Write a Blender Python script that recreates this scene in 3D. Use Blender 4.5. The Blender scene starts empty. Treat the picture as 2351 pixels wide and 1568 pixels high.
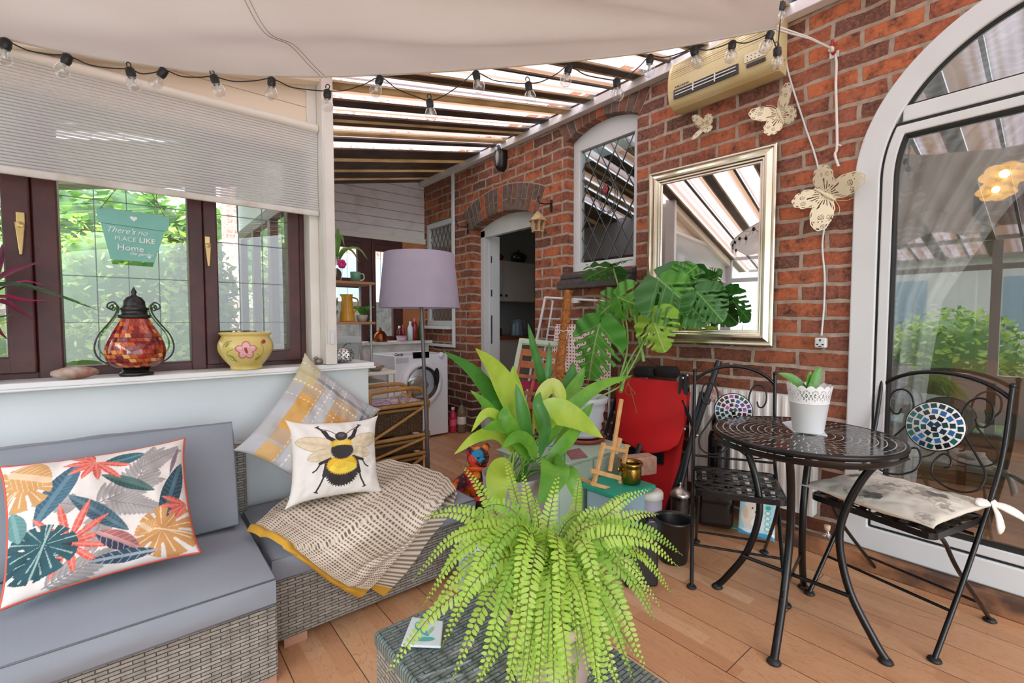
import bpy, math, random
import numpy as np
from mathutils import Vector, Matrix, noise
random.seed(7)
sc = bpy.context.scene
col = sc.collection
PI = math.pi
# ---------------------------------------------------------------- camera maths (places things where the photo shows them)
W, H, F, HZ, VX, CH = 2351, 1568, 1065., 735., 300., 1.2
pitch = math.atan((784-HZ)/F); th = math.atan((W/2-VX)/F*math.cos(pitch))
FW = Vector((math.sin(th)*math.cos(pitch), math.cos(th)*math.cos(pitch), -math.sin(pitch)))
RT = Vector((math.cos(th), -math.sin(th), 0)); UP = RT.cross(FW)
CO = Vector((0, 0, CH))
def ray(px, py): return FW + RT*((px-W/2)/F) + UP*((H/2-py)/F)
def onz(px, py, z): d = ray(px, py); return CO + d*((z-CH)/d.z)
def onx(px, py, x): d = ray(px, py); return CO + d*(x/d.x)
def ony(px, py, y): d = ray(px, py); return CO + d*(y/d.y)
def dep(px, py, t): return CO + ray(px, py)*t
cd = bpy.data.cameras.new('camera'); cam = bpy.data.objects.new('camera', cd); col.objects.link(cam)
cd.sensor_width = 36; cd.lens = 36*F/W; cd.clip_start = .02
R = Matrix((RT, UP, -FW)).transposed().to_4x4(); R.translation = CO
cam.matrix_world = R; sc.camera = cam
# ---------------------------------------------------------------- materials
def C(h, a=1):
    h = h.lstrip('#'); c = [int(h[i:i+2], 16)/255 for i in (0, 2, 4)]
    return tuple((x/12.92 if x <= .04045 else ((x+.055)/1.055)**2.4) for x in c) + (a,)
class NT:
    def __init__(s, name):
        s.m = bpy.data.materials.new(name); s.m.use_nodes = True; s.t = s.m.node_tree; s.t.nodes.clear()
        s.out = s.n('ShaderNodeOutputMaterial')
    def n(s, typ, ins=None, **kw):
        nd = s.t.nodes.new(typ)
        for k, v in kw.items(): setattr(nd, k, v)
        for k, v in (ins or {}).items(): s.set(nd, k, v)
        return nd
    def set(s, nd, k, v):
        i = nd.inputs[k]
        if isinstance(v, bpy.types.NodeSocket): s.t.links.new(v, i)
        elif isinstance(v, bpy.types.Node): s.t.links.new(v.outputs[0], i)
        else:
            if isinstance(v, str): v = C(v)
            if i.type == 'VECTOR' and hasattr(v, '__len__') and len(v) == 4: v = v[:3]
            i.default_value = v
    def math(s, op, a, b=0, c=0): return s.n('ShaderNodeMath', {0: a, 1: b, 2: c}, operation=op).outputs[0]
    def ramp(s, fac, stops, interp='LINEAR'):
        r = s.n('ShaderNodeValToRGB', {0: fac}); r.color_ramp.interpolation = interp
        e = r.color_ramp.elements
        while len(e) < len(stops): e.new(.5)
        for k, (p, c) in enumerate(stops): e[k].position = p; e[k].color = C(c) if isinstance(c, str) else c
        return r.outputs[0]
    def mix(s, fac, a, b, bt='MIX'):
        m = s.n('ShaderNodeMix', data_type='RGBA', blend_type=bt)
        for k, v in ((0, fac), (6, a), (7, b)):
            s.set(m, k, v)
        return m.outputs[2]
    def bump(s, h, st=.3, d=.01): return s.n('ShaderNodeBump', {'Height': h, 'Strength': st, 'Distance': d}).outputs[0]
    def P(s, color, rough=.5, metal=0, normal=None, **kw):
        p = s.n('ShaderNodeBsdfPrincipled', {'Base Color': color, 'Roughness': rough, 'Metallic': metal})
        if normal is not None: s.set(p, 'Normal', normal)
        for k, v in kw.items(): s.set(p, k, v)
        return p
    def surf(s, x): s.set(s.out, 'Surface', x); return s.m
MC = {}
def mat(name, color='#888888', rough=.5, metal=0, var=None, vs=8, bump=None, trans=0, coord='Object', **kw):
    if name in MC: return MC[name]
    t = NT(name); tc = t.n('ShaderNodeTexCoord').outputs[coord]; c = color; nr = None
    if var:
        nz = t.n('ShaderNodeTexNoise', {'Vector': tc, 'Scale': vs, 'Detail': 4.})
        c = t.mix(t.ramp(nz.outputs[0], [(.35, '#000000'), (.65, '#ffffff')]), color, var)
    if bump:
        nb = t.n('ShaderNodeTexNoise', {'Vector': tc, 'Scale': float(bump[0]), 'Detail': 3.})
        nr = t.bump(nb.outputs[0], bump[1], bump[2] if len(bump) > 2 else .005)
    p = t.P(c, rough, metal, nr, **kw)
    if trans:
        tr = t.n('ShaderNodeBsdfTranslucent', {'Color': c})
        p = t.n('ShaderNodeMixShader', {0: trans, 1: p, 2: tr})
    MC[name] = t.surf(p); return MC[name]
def attr_mat(name, rough=.8, weave=None, trans=0, sheen=0):
    t = NT(name); a = t.n('ShaderNodeAttribute', attribute_name='paint')
    tc = t.n('ShaderNodeTexCoord').outputs['Object']; nr = None
    if weave:
        nb = t.n('ShaderNodeTexNoise', {'Vector': tc, 'Scale': float(weave), 'Detail': 2.}); nr = t.bump(nb.outputs[0], .25, .002)
    p = t.P(a.outputs['Color'], rough, 0, nr)
    if trans:
        tr = t.n('ShaderNodeBsdfTranslucent', {'Color': a.outputs['Color']}); p = t.n('ShaderNodeMixShader', {0: trans, 1: p, 2: tr})
    return t.surf(p)
def alpha_mat(name, rough=.5):
    t = NT(name); a = t.n('ShaderNodeAttribute', attribute_name='paint')
    p = t.P(a.outputs['Color'], rough); tr = t.n('ShaderNodeBsdfTransparent', {'Color': (1, 1, 1, 1)})
    return t.surf(t.n('ShaderNodeMixShader', {0: t.math('GREATER_THAN', a.outputs['Alpha'], .5), 1: tr, 2: p}))
def glass_mat(name, tint=(1, 1, 1, 1), refl=1.0, rough=0., base=.03):
    t = NT(name)
    lw = t.n('ShaderNodeLayerWeight', {'Blend': .5}); f5 = t.math('POWER', lw.outputs[1], 4.)
    f = t.math('MULTIPLY_ADD', f5, refl*.9, base)
    g = t.n('ShaderNodeBsdfGlossy', {'Color': (1, 1, 1, 1), 'Roughness': rough}); tr = t.n('ShaderNodeBsdfTransparent', {'Color': tint})
    return t.surf(t.n('ShaderNodeMixShader', {0: f, 1: tr, 2: g}))
def brick_mat(name, stops, mortar, ax='y', bw=.235, rh=.0865, ms=.011, soot=True):
    t = NT(name); g = t.n('ShaderNodeNewGeometry'); sp = t.n('ShaderNodeSeparateXYZ', {0: g.outputs['Position']})
    u = sp.outputs[1 if ax == 'y' else 0]
    v = t.n('ShaderNodeCombineXYZ', {0: u, 1: sp.outputs[2], 2: 0.})
    nz = t.n('ShaderNodeTexNoise', {'Vector': g.outputs['Position'], 'Scale': 9., 'Detail': 3.})
    vv = t.n('ShaderNodeVectorMath', {0: nz.outputs[1], 1: (.5, .5, .5)}, operation='SUBTRACT')
    vs = t.n('ShaderNodeVectorMath', {0: vv.outputs[0], 'Scale': .026}, operation='SCALE')
    v2 = t.n('ShaderNodeVectorMath', {0: v.outputs[0], 1: vs.outputs[0]}, operation='ADD')
    b = t.n('ShaderNodeTexBrick', {'Vector': v2.outputs[0], 'Color1': '#000000', 'Color2': '#ffffff', 'Mortar': '#808080', 'Scale': 1., 'Mortar Size': ms, 'Mortar Smooth': .25, 'Bias': 0., 'Brick Width': bw, 'Row Height': rh})
    c = t.ramp(b.outputs[0], stops)
    n2 = t.n('ShaderNodeTexNoise', {'Vector': g.outputs['Position'], 'Scale': 14., 'Detail': 8., 'Roughness': .7})
    c = t.mix(t.ramp(n2.outputs[0], [(.34, '#ffffff'), (.56, '#000000')]), c, '#3a2018')
    n4 = t.n('ShaderNodeTexNoise', {'Vector': g.outputs['Position'], 'Scale': 60., 'Detail': 5., 'Roughness': .7})
    c = t.mix(t.ramp(n4.outputs[0], [(.45, '#000000'), (.75, (.45, .45, .45, 1))]), c, '#c88462')
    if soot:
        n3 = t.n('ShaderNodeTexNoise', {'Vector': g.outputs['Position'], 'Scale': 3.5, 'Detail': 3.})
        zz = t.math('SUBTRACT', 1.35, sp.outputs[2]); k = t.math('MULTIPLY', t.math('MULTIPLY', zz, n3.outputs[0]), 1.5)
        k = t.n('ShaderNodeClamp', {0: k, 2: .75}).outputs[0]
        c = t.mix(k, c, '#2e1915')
    n5 = t.n('ShaderNodeTexNoise', {'Vector': g.outputs['Position'], 'Scale': 25., 'Detail': 3.})
    mo = t.mix(n5.outputs[0], mortar, '#6f574a')
    c = t.mix(b.outputs[1], c, mo)
    h = t.math('SUBTRACT', t.math('MULTIPLY', n4.outputs[0], .25), b.outputs[1])
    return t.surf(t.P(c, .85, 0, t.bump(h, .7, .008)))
def weave_mat(name, c1, c2, dark, bw=.05, rh=.011, top=False, gloss=.45):
    t = NT(name); g = t.n('ShaderNodeNewGeometry'); sp = t.n('ShaderNodeSeparateXYZ', {0: g.outputs['Position']})
    u = sp.outputs[0] if top else t.math('ADD', sp.outputs[0], sp.outputs[1])
    v = t.n('ShaderNodeCombineXYZ', {0: u, 1: sp.outputs[1 if top else 2], 2: 0.})
    b = t.n('ShaderNodeTexBrick', {'Vector': v, 'Color1': c1, 'Color2': c2, 'Mortar': dark, 'Scale': 1., 'Mortar Size': rh*.16, 'Mortar Smooth': .9, 'Brick Width': bw, 'Row Height': rh}); b.offset = .5
    n2 = t.n('ShaderNodeTexNoise', {'Vector': g.outputs['Position'], 'Scale': 40., 'Detail': 3.})
    c = t.mix(t.math('MULTIPLY', n2.outputs[0], .6), b.outputs[0], dark)
    vr = t.math('SINE', t.math('MULTIPLY', u, 2*PI/bw)); 
    hh = t.math('ADD', t.math('MULTIPLY', b.outputs[1], -1.), t.math('MULTIPLY', vr, .25))
    return t.surf(t.P(c, gloss, 0, t.bump(hh, .9, .006)))
# ---------------------------------------------------------------- mesh builder
ORG = {}
class MB:
    def __init__(s): s.v = []; s.f = []; s.m = []; s.s = []; s.c = None
    def add(s, vs, fs, mi=0, sm=False):
        o = len(s.v); s.v += [tuple(x) for x in vs]
        for f in fs: s.f.append(tuple(i+o for i in f)); s.m.append(mi); s.s.append(sm)
        return s
    def box(s, x0, x1, y0, y1, z0, z1, mi=0):
        v = [(x, y, z) for z in (z0, z1) for y in (y0, y1) for x in (x0, x1)]
        return s.add(v, [(0, 2, 3, 1), (4, 5, 7, 6), (0, 1, 5, 4), (2, 6, 7, 3), (0, 4, 6, 2), (1, 3, 7, 5)], mi)
    def obox(s, c, a, b, d, mi=0):
        c, a, b, d = map(Vector, (c, a, b, d)); v = [c+a*i+b*j+d*k for k in (-1, 1) for j in (-1, 1) for i in (-1, 1)]
        return s.add(v, [(0, 2, 3, 1), (4, 5, 7, 6), (0, 1, 5, 4), (2, 6, 7, 3), (0, 4, 6, 2), (1, 3, 7, 5)], mi)
    def bar(s, p, q, w, h, mi=0, up=(0, 0, 1)):
        p, q = Vector(p), Vector(q); d = (q-p); L = d.length; d.normalize(); u = Vector(up)
        if abs(d.dot(u)) > .95: u = Vector((1, 0, 0))
        a = d.cross(u).normalized(); b = a.cross(d)
        return s.obox((p+q)/2, d*(L/2), a*(w/2), b*(h/2), mi)
    def tube(s, pts, r, n=8, mi=0, closed=False, cap=True, sy=1):
        pts = [Vector(p) for p in pts]; k = len(pts); rr = r if hasattr(r, '__len__') else [r]*k
        T = []
        for i in range(k):
            if closed: d = pts[(i+1) % k]-pts[i-1]
            else: d = pts[min(i+1, k-1)]-pts[max(i-1, 0)]
            T.append(d.normalized() if d.length > 1e-9 else Vector((0, 0, 1)))
        u = T[0].orthogonal().normalized(); vs = []
        for i in range(k):
            u = (u-T[i]*u.dot(T[i])); u = u.normalized() if u.length > 1e-6 else T[i].orthogonal().normalized(); w = T[i].cross(u)
            for j in range(n):
                a = 2*PI*j/n; vs.append(pts[i]+u*(rr[i]*math.cos(a))+w*(rr[i]*sy*math.sin(a)))
        fs = []
        for i in range(k if closed else k-1):
            i2 = (i+1) % k
            for j in range(n): fs.append((i*n+j, i*n+(j+1) % n, i2*n+(j+1) % n, i2*n+j))
        s.add(vs, fs, mi, True)
        if cap and not closed:
            s.add([vs[j] for j in range(n)], [tuple(range(n))[::-1]], mi); s.add([vs[(k-1)*n+j] for j in range(n)], [tuple(range(n))], mi)
        return s
    def lathe(s, prof, c=(0, 0, 0), n=28, mi=0, ax=(0, 0, 1), sm=True, sx=1, fn=None):
        c = Vector(c); a = Vector(ax).normalized(); u = a.orthogonal().normalized()
        if abs(a.z) > .99: u = Vector((1, 0, 0))
        w = a.cross(u); vs = []
        for (r, z) in prof:
            for j in range(n):
                t = 2*PI*j/n; q = fn(t, r, z) if fn else (r, z)
                vs.append(c+u*(q[0]*math.cos(t)*sx)+w*(q[0]*math.sin(t))+a*q[1])
        fs = [(i*n+j, i*n+(j+1) % n, (i+1)*n+(j+1) % n, (i+1)*n+j) for i in range(len(prof)-1) for j in range(n)]
        return s.add(vs, fs, mi, sm)
    def ball(s, c, r, nu=16, nv=10, mi=0, M=None):
        r = r if hasattr(r, '__len__') else (r, r, r); vs = []; c = Vector(c)
        for i in range(nv+1):
            p = PI*i/nv
            for j in range(nu):
                t = 2*PI*j/nu; q = Vector((r[0]*math.sin(p)*math.cos(t), r[1]*math.sin(p)*math.sin(t), -r[2]*math.cos(p)))
                if M: q = M @ q
                vs.append(c+q)
        return s.add(vs, [(i*nu+j, i*nu+(j+1) % nu, (i+1)*nu+(j+1) % nu, (i+1)*nu+j) for i in range(nv) for j in range(nu)], mi, True)
    def grid(s, fn, nu, nv, mi=0, sm=True):
        vs = [fn(i/nu, j/nv) for j in range(nv+1) for i in range(nu+1)]
        return s.add(vs, [(j*(nu+1)+i, j*(nu+1)+i+1, (j+1)*(nu+1)+i+1, (j+1)*(nu+1)+i) for j in range(nv) for i in range(nu)], mi, sm)
    def prism(s, pts, d, mi=0, sm=False):
        pts = [Vector(p) for p in pts]; d = Vector(d); n = len(pts)
        return s.add(pts+[p+d for p in pts], [tuple(range(n))[::-1], tuple(range(n, 2*n))]+[(i, (i+1) % n, (i+1) % n+n, i+n) for i in range(n)], mi, sm)
    def build(s, name, mats, parent=None, bevel=0, sub=0, org=None, solid=0, colors=None, seg=2):
        if not isinstance(mats, (list, tuple)): mats = [mats]
        if parent is not None: o0 = ORG[parent]
        else:
            xs, ys, zs = zip(*s.v); o0 = Vector(org) if org is not None else Vector(((min(xs)+max(xs))/2, (min(ys)+max(ys))/2, min(zs)))
        me = bpy.data.meshes.new(name); me.from_pydata([(x-o0.x, y-o0.y, z-o0.z) for x, y, z in s.v], [], s.f)
        for m in mats: me.materials.append(m)
        me.polygons.foreach_set('material_index', s.m); me.polygons.foreach_set('use_smooth', s.s)
        if colors is not None:
            a = me.color_attributes.new('paint', 'FLOAT_COLOR', 'POINT'); a.data.foreach_set('color', np.asarray(colors, dtype=np.float32).ravel())
        me.validate(); me.update()
        o = bpy.data.objects.new(name, me); col.objects.link(o)
        if parent is not None: o.parent = parent; ORG[o] = o0.copy()
        else: o.location = o0; ORG[o] = o0.copy()
        if bevel:
            b = o.modifiers.new('bevel', 'BEVEL'); b.width = bevel; b.segments = seg; b.limit_method = 'ANGLE'; b.angle_limit = math.radians(40)
        if solid: q = o.modifiers.new('solid', 'SOLIDIFY'); q.thickness = solid; q.offset = 0
        if sub: q = o.modifiers.new('sub', 'SUBSURF'); q.levels = q.render_levels = sub
        return o
def thing(name, label, cat, loc=(0, 0, 0), group=None):
    o = bpy.data.objects.new(name, None); col.objects.link(o); o.location = loc; o.empty_display_size = .05
    ORG[o] = Vector(loc); return tag(o, label, cat, group)
def tag(o, label, cat, group=None):
    o['label'] = label; o['category'] = cat
    if group: o['group'] = group
    return o
def st(o): o['kind'] = 'structure'; return o
def text(body, size, p, right, up, m, parent, name='lettering', ext=.0006, align='CENTER', bold=0, shear=0):
    cu = bpy.data.curves.new(name, 'FONT'); cu.body = body; cu.size = size; cu.extrude = ext; cu.align_x = align; cu.align_y = 'CENTER'; cu.offset = bold; cu.shear = shear
    cu.materials.append(m); tmp = bpy.data.objects.new(name, cu); col.objects.link(tmp); dg = bpy.context.evaluated_depsgraph_get()
    me = bpy.data.meshes.new_from_object(tmp.evaluated_get(dg)); bpy.data.objects.remove(tmp); o = bpy.data.objects.new(name, me); col.objects.link(o)
    if not me.materials: me.materials.append(m)
    r = Vector(right).normalized(); u = Vector(up); u = (u-r*u.dot(r)).normalized(); n = r.cross(u)
    M = Matrix((r, u, n)).transposed().to_4x4(); M.translation = Vector(p)-ORG[parent]
    o.parent = parent; o.matrix_local = M; ORG[o] = ORG[parent]; return o
def bez(pts, n=12):
    """smooth Catmull-Rom curve through points"""
    pts = [Vector(p) for p in pts]; q = [pts[0]*2-pts[1]]+pts+[pts[-1]*2-pts[-2]]; out = []
    for i in range(1, len(q)-2):
        for k in range(n):
            t = k/n; a, b, c, d = q[i-1:i+3]
            out.append(.5*((2*b)+(c-a)*t+(2*a-5*b+4*c-d)*t*t+(3*b-a-3*c+d)*t**3))
    out.append(pts[-1]); return out
def dup(root, loc=None, rotz=None, label=None):
    r = root.copy(); col.objects.link(r)
    if loc is not None: r.location = loc
    if rotz is not None: r.rotation_euler = (0, 0, rotz)
    if label: r['label'] = label
    for ch in list(root.children):
        c = ch.copy(); col.objects.link(c); c.parent = r
        for g in list(ch.children): d = g.copy(); col.objects.link(d); d.parent = c
    return r
# ---------------------------------------------------------------- painting prints as vertex colours
class Canvas:
    def __init__(s, u, v, base): s.u = u; s.v = v; s.c = np.tile(np.array(C(base)[:3]), (len(u), 1)); s.rn = np.random.RandomState(3)
    def put(s, m, color, a=1.):
        c = np.array(C(color)[:3]) if isinstance(color, str) else np.array(color); s.c[m] = s.c[m]*(1-a)+c*a
    def ell(s, cx, cy, rx, ry, rot, color, a=1., jag=0):
        x = s.u-cx; y = s.v-cy; c, n = math.cos(rot), math.sin(rot); X = (x*c+y*n)/rx; Y = (-x*n+y*c)/ry
        r = np.hypot(X, Y)
        if jag: an = np.arctan2(Y, X); r = r+jag*np.sin(an*37)+jag*.7*np.sin(an*61+1)
        s.put(r < 1, color, a)
    def line(s, pts, w, color, a=1.):
        for (x0, y0), (x1, y1) in zip(pts, pts[1:]):
            dx, dy = x1-x0, y1-y0; L2 = dx*dx+dy*dy+1e-12; t = np.clip(((s.u-x0)*dx+(s.v-y0)*dy)/L2, 0, 1)
            s.put(np.hypot(s.u-x0-t*dx, s.v-y0-t*dy) < w, color, a)
    def leaf(s, x0, y0, ang, L, Wd, color, vein=None, vn=14, bend=0, a=1., p=.8, dark=None):
        c, n = math.cos(ang), math.sin(ang); X = ((s.u-x0)*c+(s.v-y0)*n)/L; Y = (-(s.u-x0)*n+(s.v-y0)*c)-bend*X*X*L
        Xc = np.clip(X, 0, 1); m = (X > 0) & (X < 1) & (np.abs(Y) < Wd*np.sin(PI*Xc)**p)
        s.put(m, color, a)
        if dark: s.put(m & (Y > 0), dark, .55*a)
        if vein:
            q = (X*vn-np.abs(Y)/L*vn*.7) % 1
            s.put(m & ((q < .14) | (np.abs(Y) < .02*Wd/.1)), vein, .6*a)
    def monstera(s, x0, y0, ang, R, color, vein):
        c, n = math.cos(ang), math.sin(ang); X = ((s.u-x0)*c+(s.v-y0)*n); Y = (-(s.u-x0)*n+(s.v-y0)*c)
        r = np.hypot(X, Y); t = np.arctan2(Y, X); m = r < R*(.62+.38*np.cos(t*.5)**2)
        cut = (r > R*.42) & (np.sin(t*9) > .78); s.put(m & ~cut, color); s.put(m & ~cut & ((np.abs(Y) < .012) | ((np.sin(t*9+PI) > .96) & (r < R*.8))), vein, .8)
    def rgba(s): return np.c_[s.c, np.ones(len(s.c))]
def pillow(ctr, ax, ay, thick, n=150, pinch=.1, ear=.06, paint=None, seed=0, wr=.012, sag=0, back=None):
    """soft cushion: half axes ax, ay; returns MB and vertex colours"""
    ctr, ax, ay = Vector(ctr), Vector(ax), Vector(ay); nn = ax.cross(ay).normalized(); mb = MB(); us, vs2 = [], []
    def pt(u, v, side):
        e = max(0, (1-u*u))*max(0, (1-v*v)); k = e**.42
        cu = u*(1-pinch*(1-abs(u))*0-pinch*(1-v*v)*abs(u)); cv = v*(1-pinch*(1-u*u)*abs(v))
        cr = (abs(u)*abs(v))**6*ear; cu *= 1+cr; cv *= 1+cr
        q = Vector((u*2.2+seed*3, v*2.2, side*5+seed)); w = noise.noise(q)*wr+noise.noise(q*2.7)*wr*.5
        rad = math.atan2(v, u); w += wr*.8*math.sin(rad*9+seed)*max(0, abs(u*v)-.15)
        return ctr+ax*cu+ay*cv+nn*(side*(thick/2*k+w*min(1, k*2)))+Vector((0, 0, -sag*(1-v*v)*k))
    for side in (1, -1):
        o = len(mb.v)
        mb.grid(lambda a, b: pt(a*2-1, b*2-1, side), n, n)
        if side < 0:
            N = (n+1)*(n+1)
            for i in range(len(mb.f)-n*n, len(mb.f)): mb.f[i] = mb.f[i][::-1]
    g = np.linspace(-1, 1, n+1); V, U = np.meshgrid(g, g, indexing='ij')
    cv = Canvas(U.ravel(), V.ravel(), '#ffffff')
    if paint: paint(cv)
    fr = cv.rgba(); bk = np.tile(np.array(C(back or '#ffffff')), (len(fr), 1)) if back else fr
    return mb, np.r_[fr, bk], pt
# ================================================================ SETTING
BRICK = [(0, '#4e3028'), (.12, '#844936'), (.3, '#8f4a32'), (.5, '#a85634'), (.72, '#ba6238'), (.88, '#874c38'), (1, '#553830')]
m_brick = brick_mat('red_brick', BRICK, '#c0b09c')
m_white = mat('white_upvc', '#d6dbdd', .35, var='#cfd5d7', vs=3)
m_paint = mat('white_paint', '#dfe7ea', .6, var='#d3dee4', vs=1.5)
m_black = mat('black_metal', '#121212', .35, 0)
m_gasket = mat('black_gasket', '#0b0b0d', .6)
m_mahog = mat('mahogany_plastic', '#4a1a17', .45, var='#37120f', vs=14, bump=(60, .15))
m_lead = mat('lead_strip', '#7d868a', .5, .4)
m_clear = glass_mat('window_glass', base=.06)
m_door = glass_mat('door_glass', tint=(.78, .82, .82, 1), refl=1.3, base=.20)
RX = 2.75
def roofz(x): return 2.87-.2*(RX-x)
# --- laminate floor
t = NT('laminate_floor'); g = t.n('ShaderNodeNewGeometry'); sp = t.n('ShaderNodeSeparateXYZ', {0: g.outputs['Position']})
v = t.n('ShaderNodeCombineXYZ', {0: sp.outputs[1], 1: sp.outputs[0], 2: 0.})
b1 = t.n('ShaderNodeTexBrick', {'Vector': v, 'Color1': '#000000', 'Color2': '#ffffff', 'Mortar': '#808080', 'Scale': 1., 'Mortar Size': .0008, 'Mortar Smooth': 0., 'Brick Width': .42, 'Row Height': .064}); b1.offset = .37
b2 = t.n('ShaderNodeTexBrick', {'Vector': v, 'Color1': '#ffffff', 'Color2': '#ffffff', 'Mortar': '#000000', 'Scale': 1., 'Mortar Size': .0016, 'Mortar Smooth': 0., 'Brick Width': 1.26, 'Row Height': .192}); b2.offset = .43
c = t.ramp(b1.outputs[0], [(0, '#c28c64'), (.35, '#d2a076'), (.65, '#ca946a'), (1, '#dbb088')])
s2 = t.n('ShaderNodeMapping', {0: g.outputs['Position'], 3: (9., 1.1, 1.)})
off = t.n('ShaderNodeVectorMath', {0: s2.outputs[0], 1: b1.outputs[0]}, operation='ADD')
w = t.n('ShaderNodeTexNoise', {'Vector': off.outputs[0], 'Scale': 2.2, 'Detail': 6., 'Distortion': 1.8})
rg = t.math('FRACT', t.math('MULTIPLY', w.outputs[0], 9.))
c = t.mix(t.ramp(rg, [(0, '#000000'), (.8, (.12, .12, .12, 1)), (.93, (.55, .55, .55, 1)), (1, '#000000')]), c, '#96603c')
c = t.mix(b2.outputs[1], c, '#4a2f20')
m_floor = t.surf(t.P(c, .38, 0, None))
st(MB().box(-1.4, 5.3, -4, 5.3, -.05, 0).build('floor', m_floor))
# --- brick house wall with arched openings
PC, PR = (-.02, 1.85), .73
def arch_p(y): return PC[1]+math.sqrt(max(0, PR*PR-(y-PC[0])**2))
def seg(y0, y1, zs, rise):
    c = (y1-y0)/2; r = (c*c+rise*rise)/(2*rise); zc = zs+rise-r
    return lambda y: zc+math.sqrt(max(0, r*r-(y-(y0+y1)/2)**2))
a_win = seg(1.98, 2.645, 2.63, .085); a_door = seg(3.03, 4.015, 2.13, .1)
OP = [(-.75, .71, .09, arch_p, .02), (1.98, 2.645, 1.585, a_win, .09), (3.03, 4.015, -.01, a_door, .14), (4.36, 4.99, 1.13, lambda y: 2.34, .06)]
mb = MB(); y = -4.; Y1 = 5.05; ZT = 3.0
def q(ya, yb, za, zb, za2=None, zb2=None, x=RX):
    mb.add([(x, ya, za), (x, yb, za if za2 is None else za2), (x, yb, zb if zb2 is None else zb2), (x, ya, zb)], [(0, 3, 2, 1)])
for (ya, yb, zb, top, dp) in OP:
    q(y, ya, 0, ZT); n = 32
    for i in range(n):
        e = 1e-6; u, v2 = ya+(yb-ya)*i/n, ya+(yb-ya)*(i+1)/n; tu, tv = top(u+(e if i == 0 else 0)), top(v2-(e if i == n-1 else 0))
        q(u, v2, 0, max(zb, 0)); q(u, v2, tu, ZT, tv, ZT)
        mb.add([(RX, u, tu), (RX, v2, tv), (RX+dp+.05, v2, tv), (RX+dp+.05, u, tu)], [(0, 1, 2, 3)])
    for yy in (ya, yb):
        tz = top(yy)
        mb.add([(RX, yy, zb), (RX+dp+.05, yy, zb), (RX+dp+.05, yy, tz), (RX, yy, tz)], [(0, 1, 2, 3)])
    mb.add([(RX, ya, zb), (RX, yb, zb), (RX+dp+.05, yb, zb), (RX+dp+.05, ya, zb)], [(0, 1, 2, 3)]); y = yb
q(y, Y1, 0, ZT)
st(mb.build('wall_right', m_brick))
# brick arches (voussoirs)
vm = [mat('arch_brick_'+k, c, .85, var=v, vs=20, bump=(50, .4)) for k, c, v in (('grey', '#6f5d54', '#4f413c'), ('orange', '#b5613a', '#8c452a'), ('brown', '#7c5646', '#5c4238'), ('dark', '#85553f', '#6a4636'))]
m_mort = mat('mortar', '#a28a78', .9)
def voussoirs(y0, y1, zs, rise, L, nb, split, cols):
    c = (y1-y0)/2; r = (c*c+rise*rise)/(2*rise); cy, cz = (y0+y1)/2, zs+rise-r; a0 = math.asin(c/r)+.03; mb = MB()
    for i in range(nb):
        ta, tb = -a0+2*a0*(i+.06)/nb, -a0+2*a0*(i+.94)/nb
        rr = [(r, r+L)] if not (split and i % 2) else [(r, r+L*.42), (r+L*.45, r+L)]
        for (ra, rb) in rr:
            P = [(RX-.006, cy+ra*math.sin(ta), cz+ra*math.cos(ta)), (RX-.006, cy+ra*math.sin(tb), cz+ra*math.cos(tb)), (RX-.006, cy+rb*math.sin(tb), cz+rb*math.cos(tb)), (RX-.006, cy+rb*math.sin(ta), cz+rb*math.cos(ta))]
            mb.prism(P, (.09, 0, 0), random.choice(cols))
    n = 24
    for i in range(n):
        ta, tb = -a0+2*a0*i/n, -a0+2*a0*(i+1)/n
        P = [(RX-.002, cy+k*math.sin(a), cz+k*math.cos(a)) for a, k in ((ta, r), (tb, r), (tb, r+L+.01), (ta, r+L+.01))]
        mb.prism(P, (.02, 0, 0), 4)
    return st(mb.build('brick_arch', vm+[m_mort], bevel=.003))
voussoirs(3.03, 4.015, 2.13, .1, .235, 17, True, [0, 1, 2, 0, 0, 2])
voussoirs(1.98, 2.645, 2.63, .085, .17, 11, False, [3, 2, 3, 1, 0])
voussoirs(4.36, 5.0, 2.66, .06, .16, 10, False, [3, 2, 3])
# roof: corrugated strips between rafters
m_rw = NT('clear_corrugated_sheet'); g = m_rw.n('ShaderNodeNewGeometry'); sp = m_rw.n('ShaderNodeSeparateXYZ', {0: g.outputs['Position']})
wv = m_rw.math('SINE', m_rw.math('MULTIPLY', sp.outputs[1], 2*PI/.045)); nzr = m_rw.n('ShaderNodeTexNoise', {'Vector': g.outputs['Position'], 'Scale': 2., 'Detail': 3.})
n1d = m_rw.n('ShaderNodeTexNoise', {'W': m_rw.math('MULTIPLY', sp.outputs[1], 9.), 'Scale': 1., 'Detail': 2.}, noise_dimensions='1D')
cc = m_rw.mix(m_rw.math('MULTIPLY_ADD', wv, .22, .3), '#dcd3d9', '#b5a9ae'); cc = m_rw.mix(m_rw.ramp(n1d.outputs[0], [(.45, '#000000'), (.6, '#ffffff')]), cc, '#b39a86'); cc = m_rw.mix(m_rw.math('MULTIPLY', nzr.outputs[0], .25), cc, '#b0a094')
m_rwm = m_rw.surf(m_rw.n('ShaderNodeMixShader', {0: .85, 1: m_rw.P(cc, .4), 2: m_rw.n('ShaderNodeBsdfTranslucent', {'Color': cc})}))
m_rb = mat('brown_roof_strip', '#5c493c', .55, var='#3f3027', vs=6, trans=.15)
m_rc = mat('cream_rafter_edge', '#c9b28e', .5, trans=.3, var='#a98f6c', vs=5)
strips = []
yy = -4.0
seq = [(.17, 0), (.012, 2), (.075, 1), (.012, 2), (.15, 0), (.02, 1)]
k = 0
while yy < 2.45: strips.append((yy, yy+seq[k % 6][0], seq[k % 6][1])); yy += seq[k % 6][0]; k += 1
yb0 = yy
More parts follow.
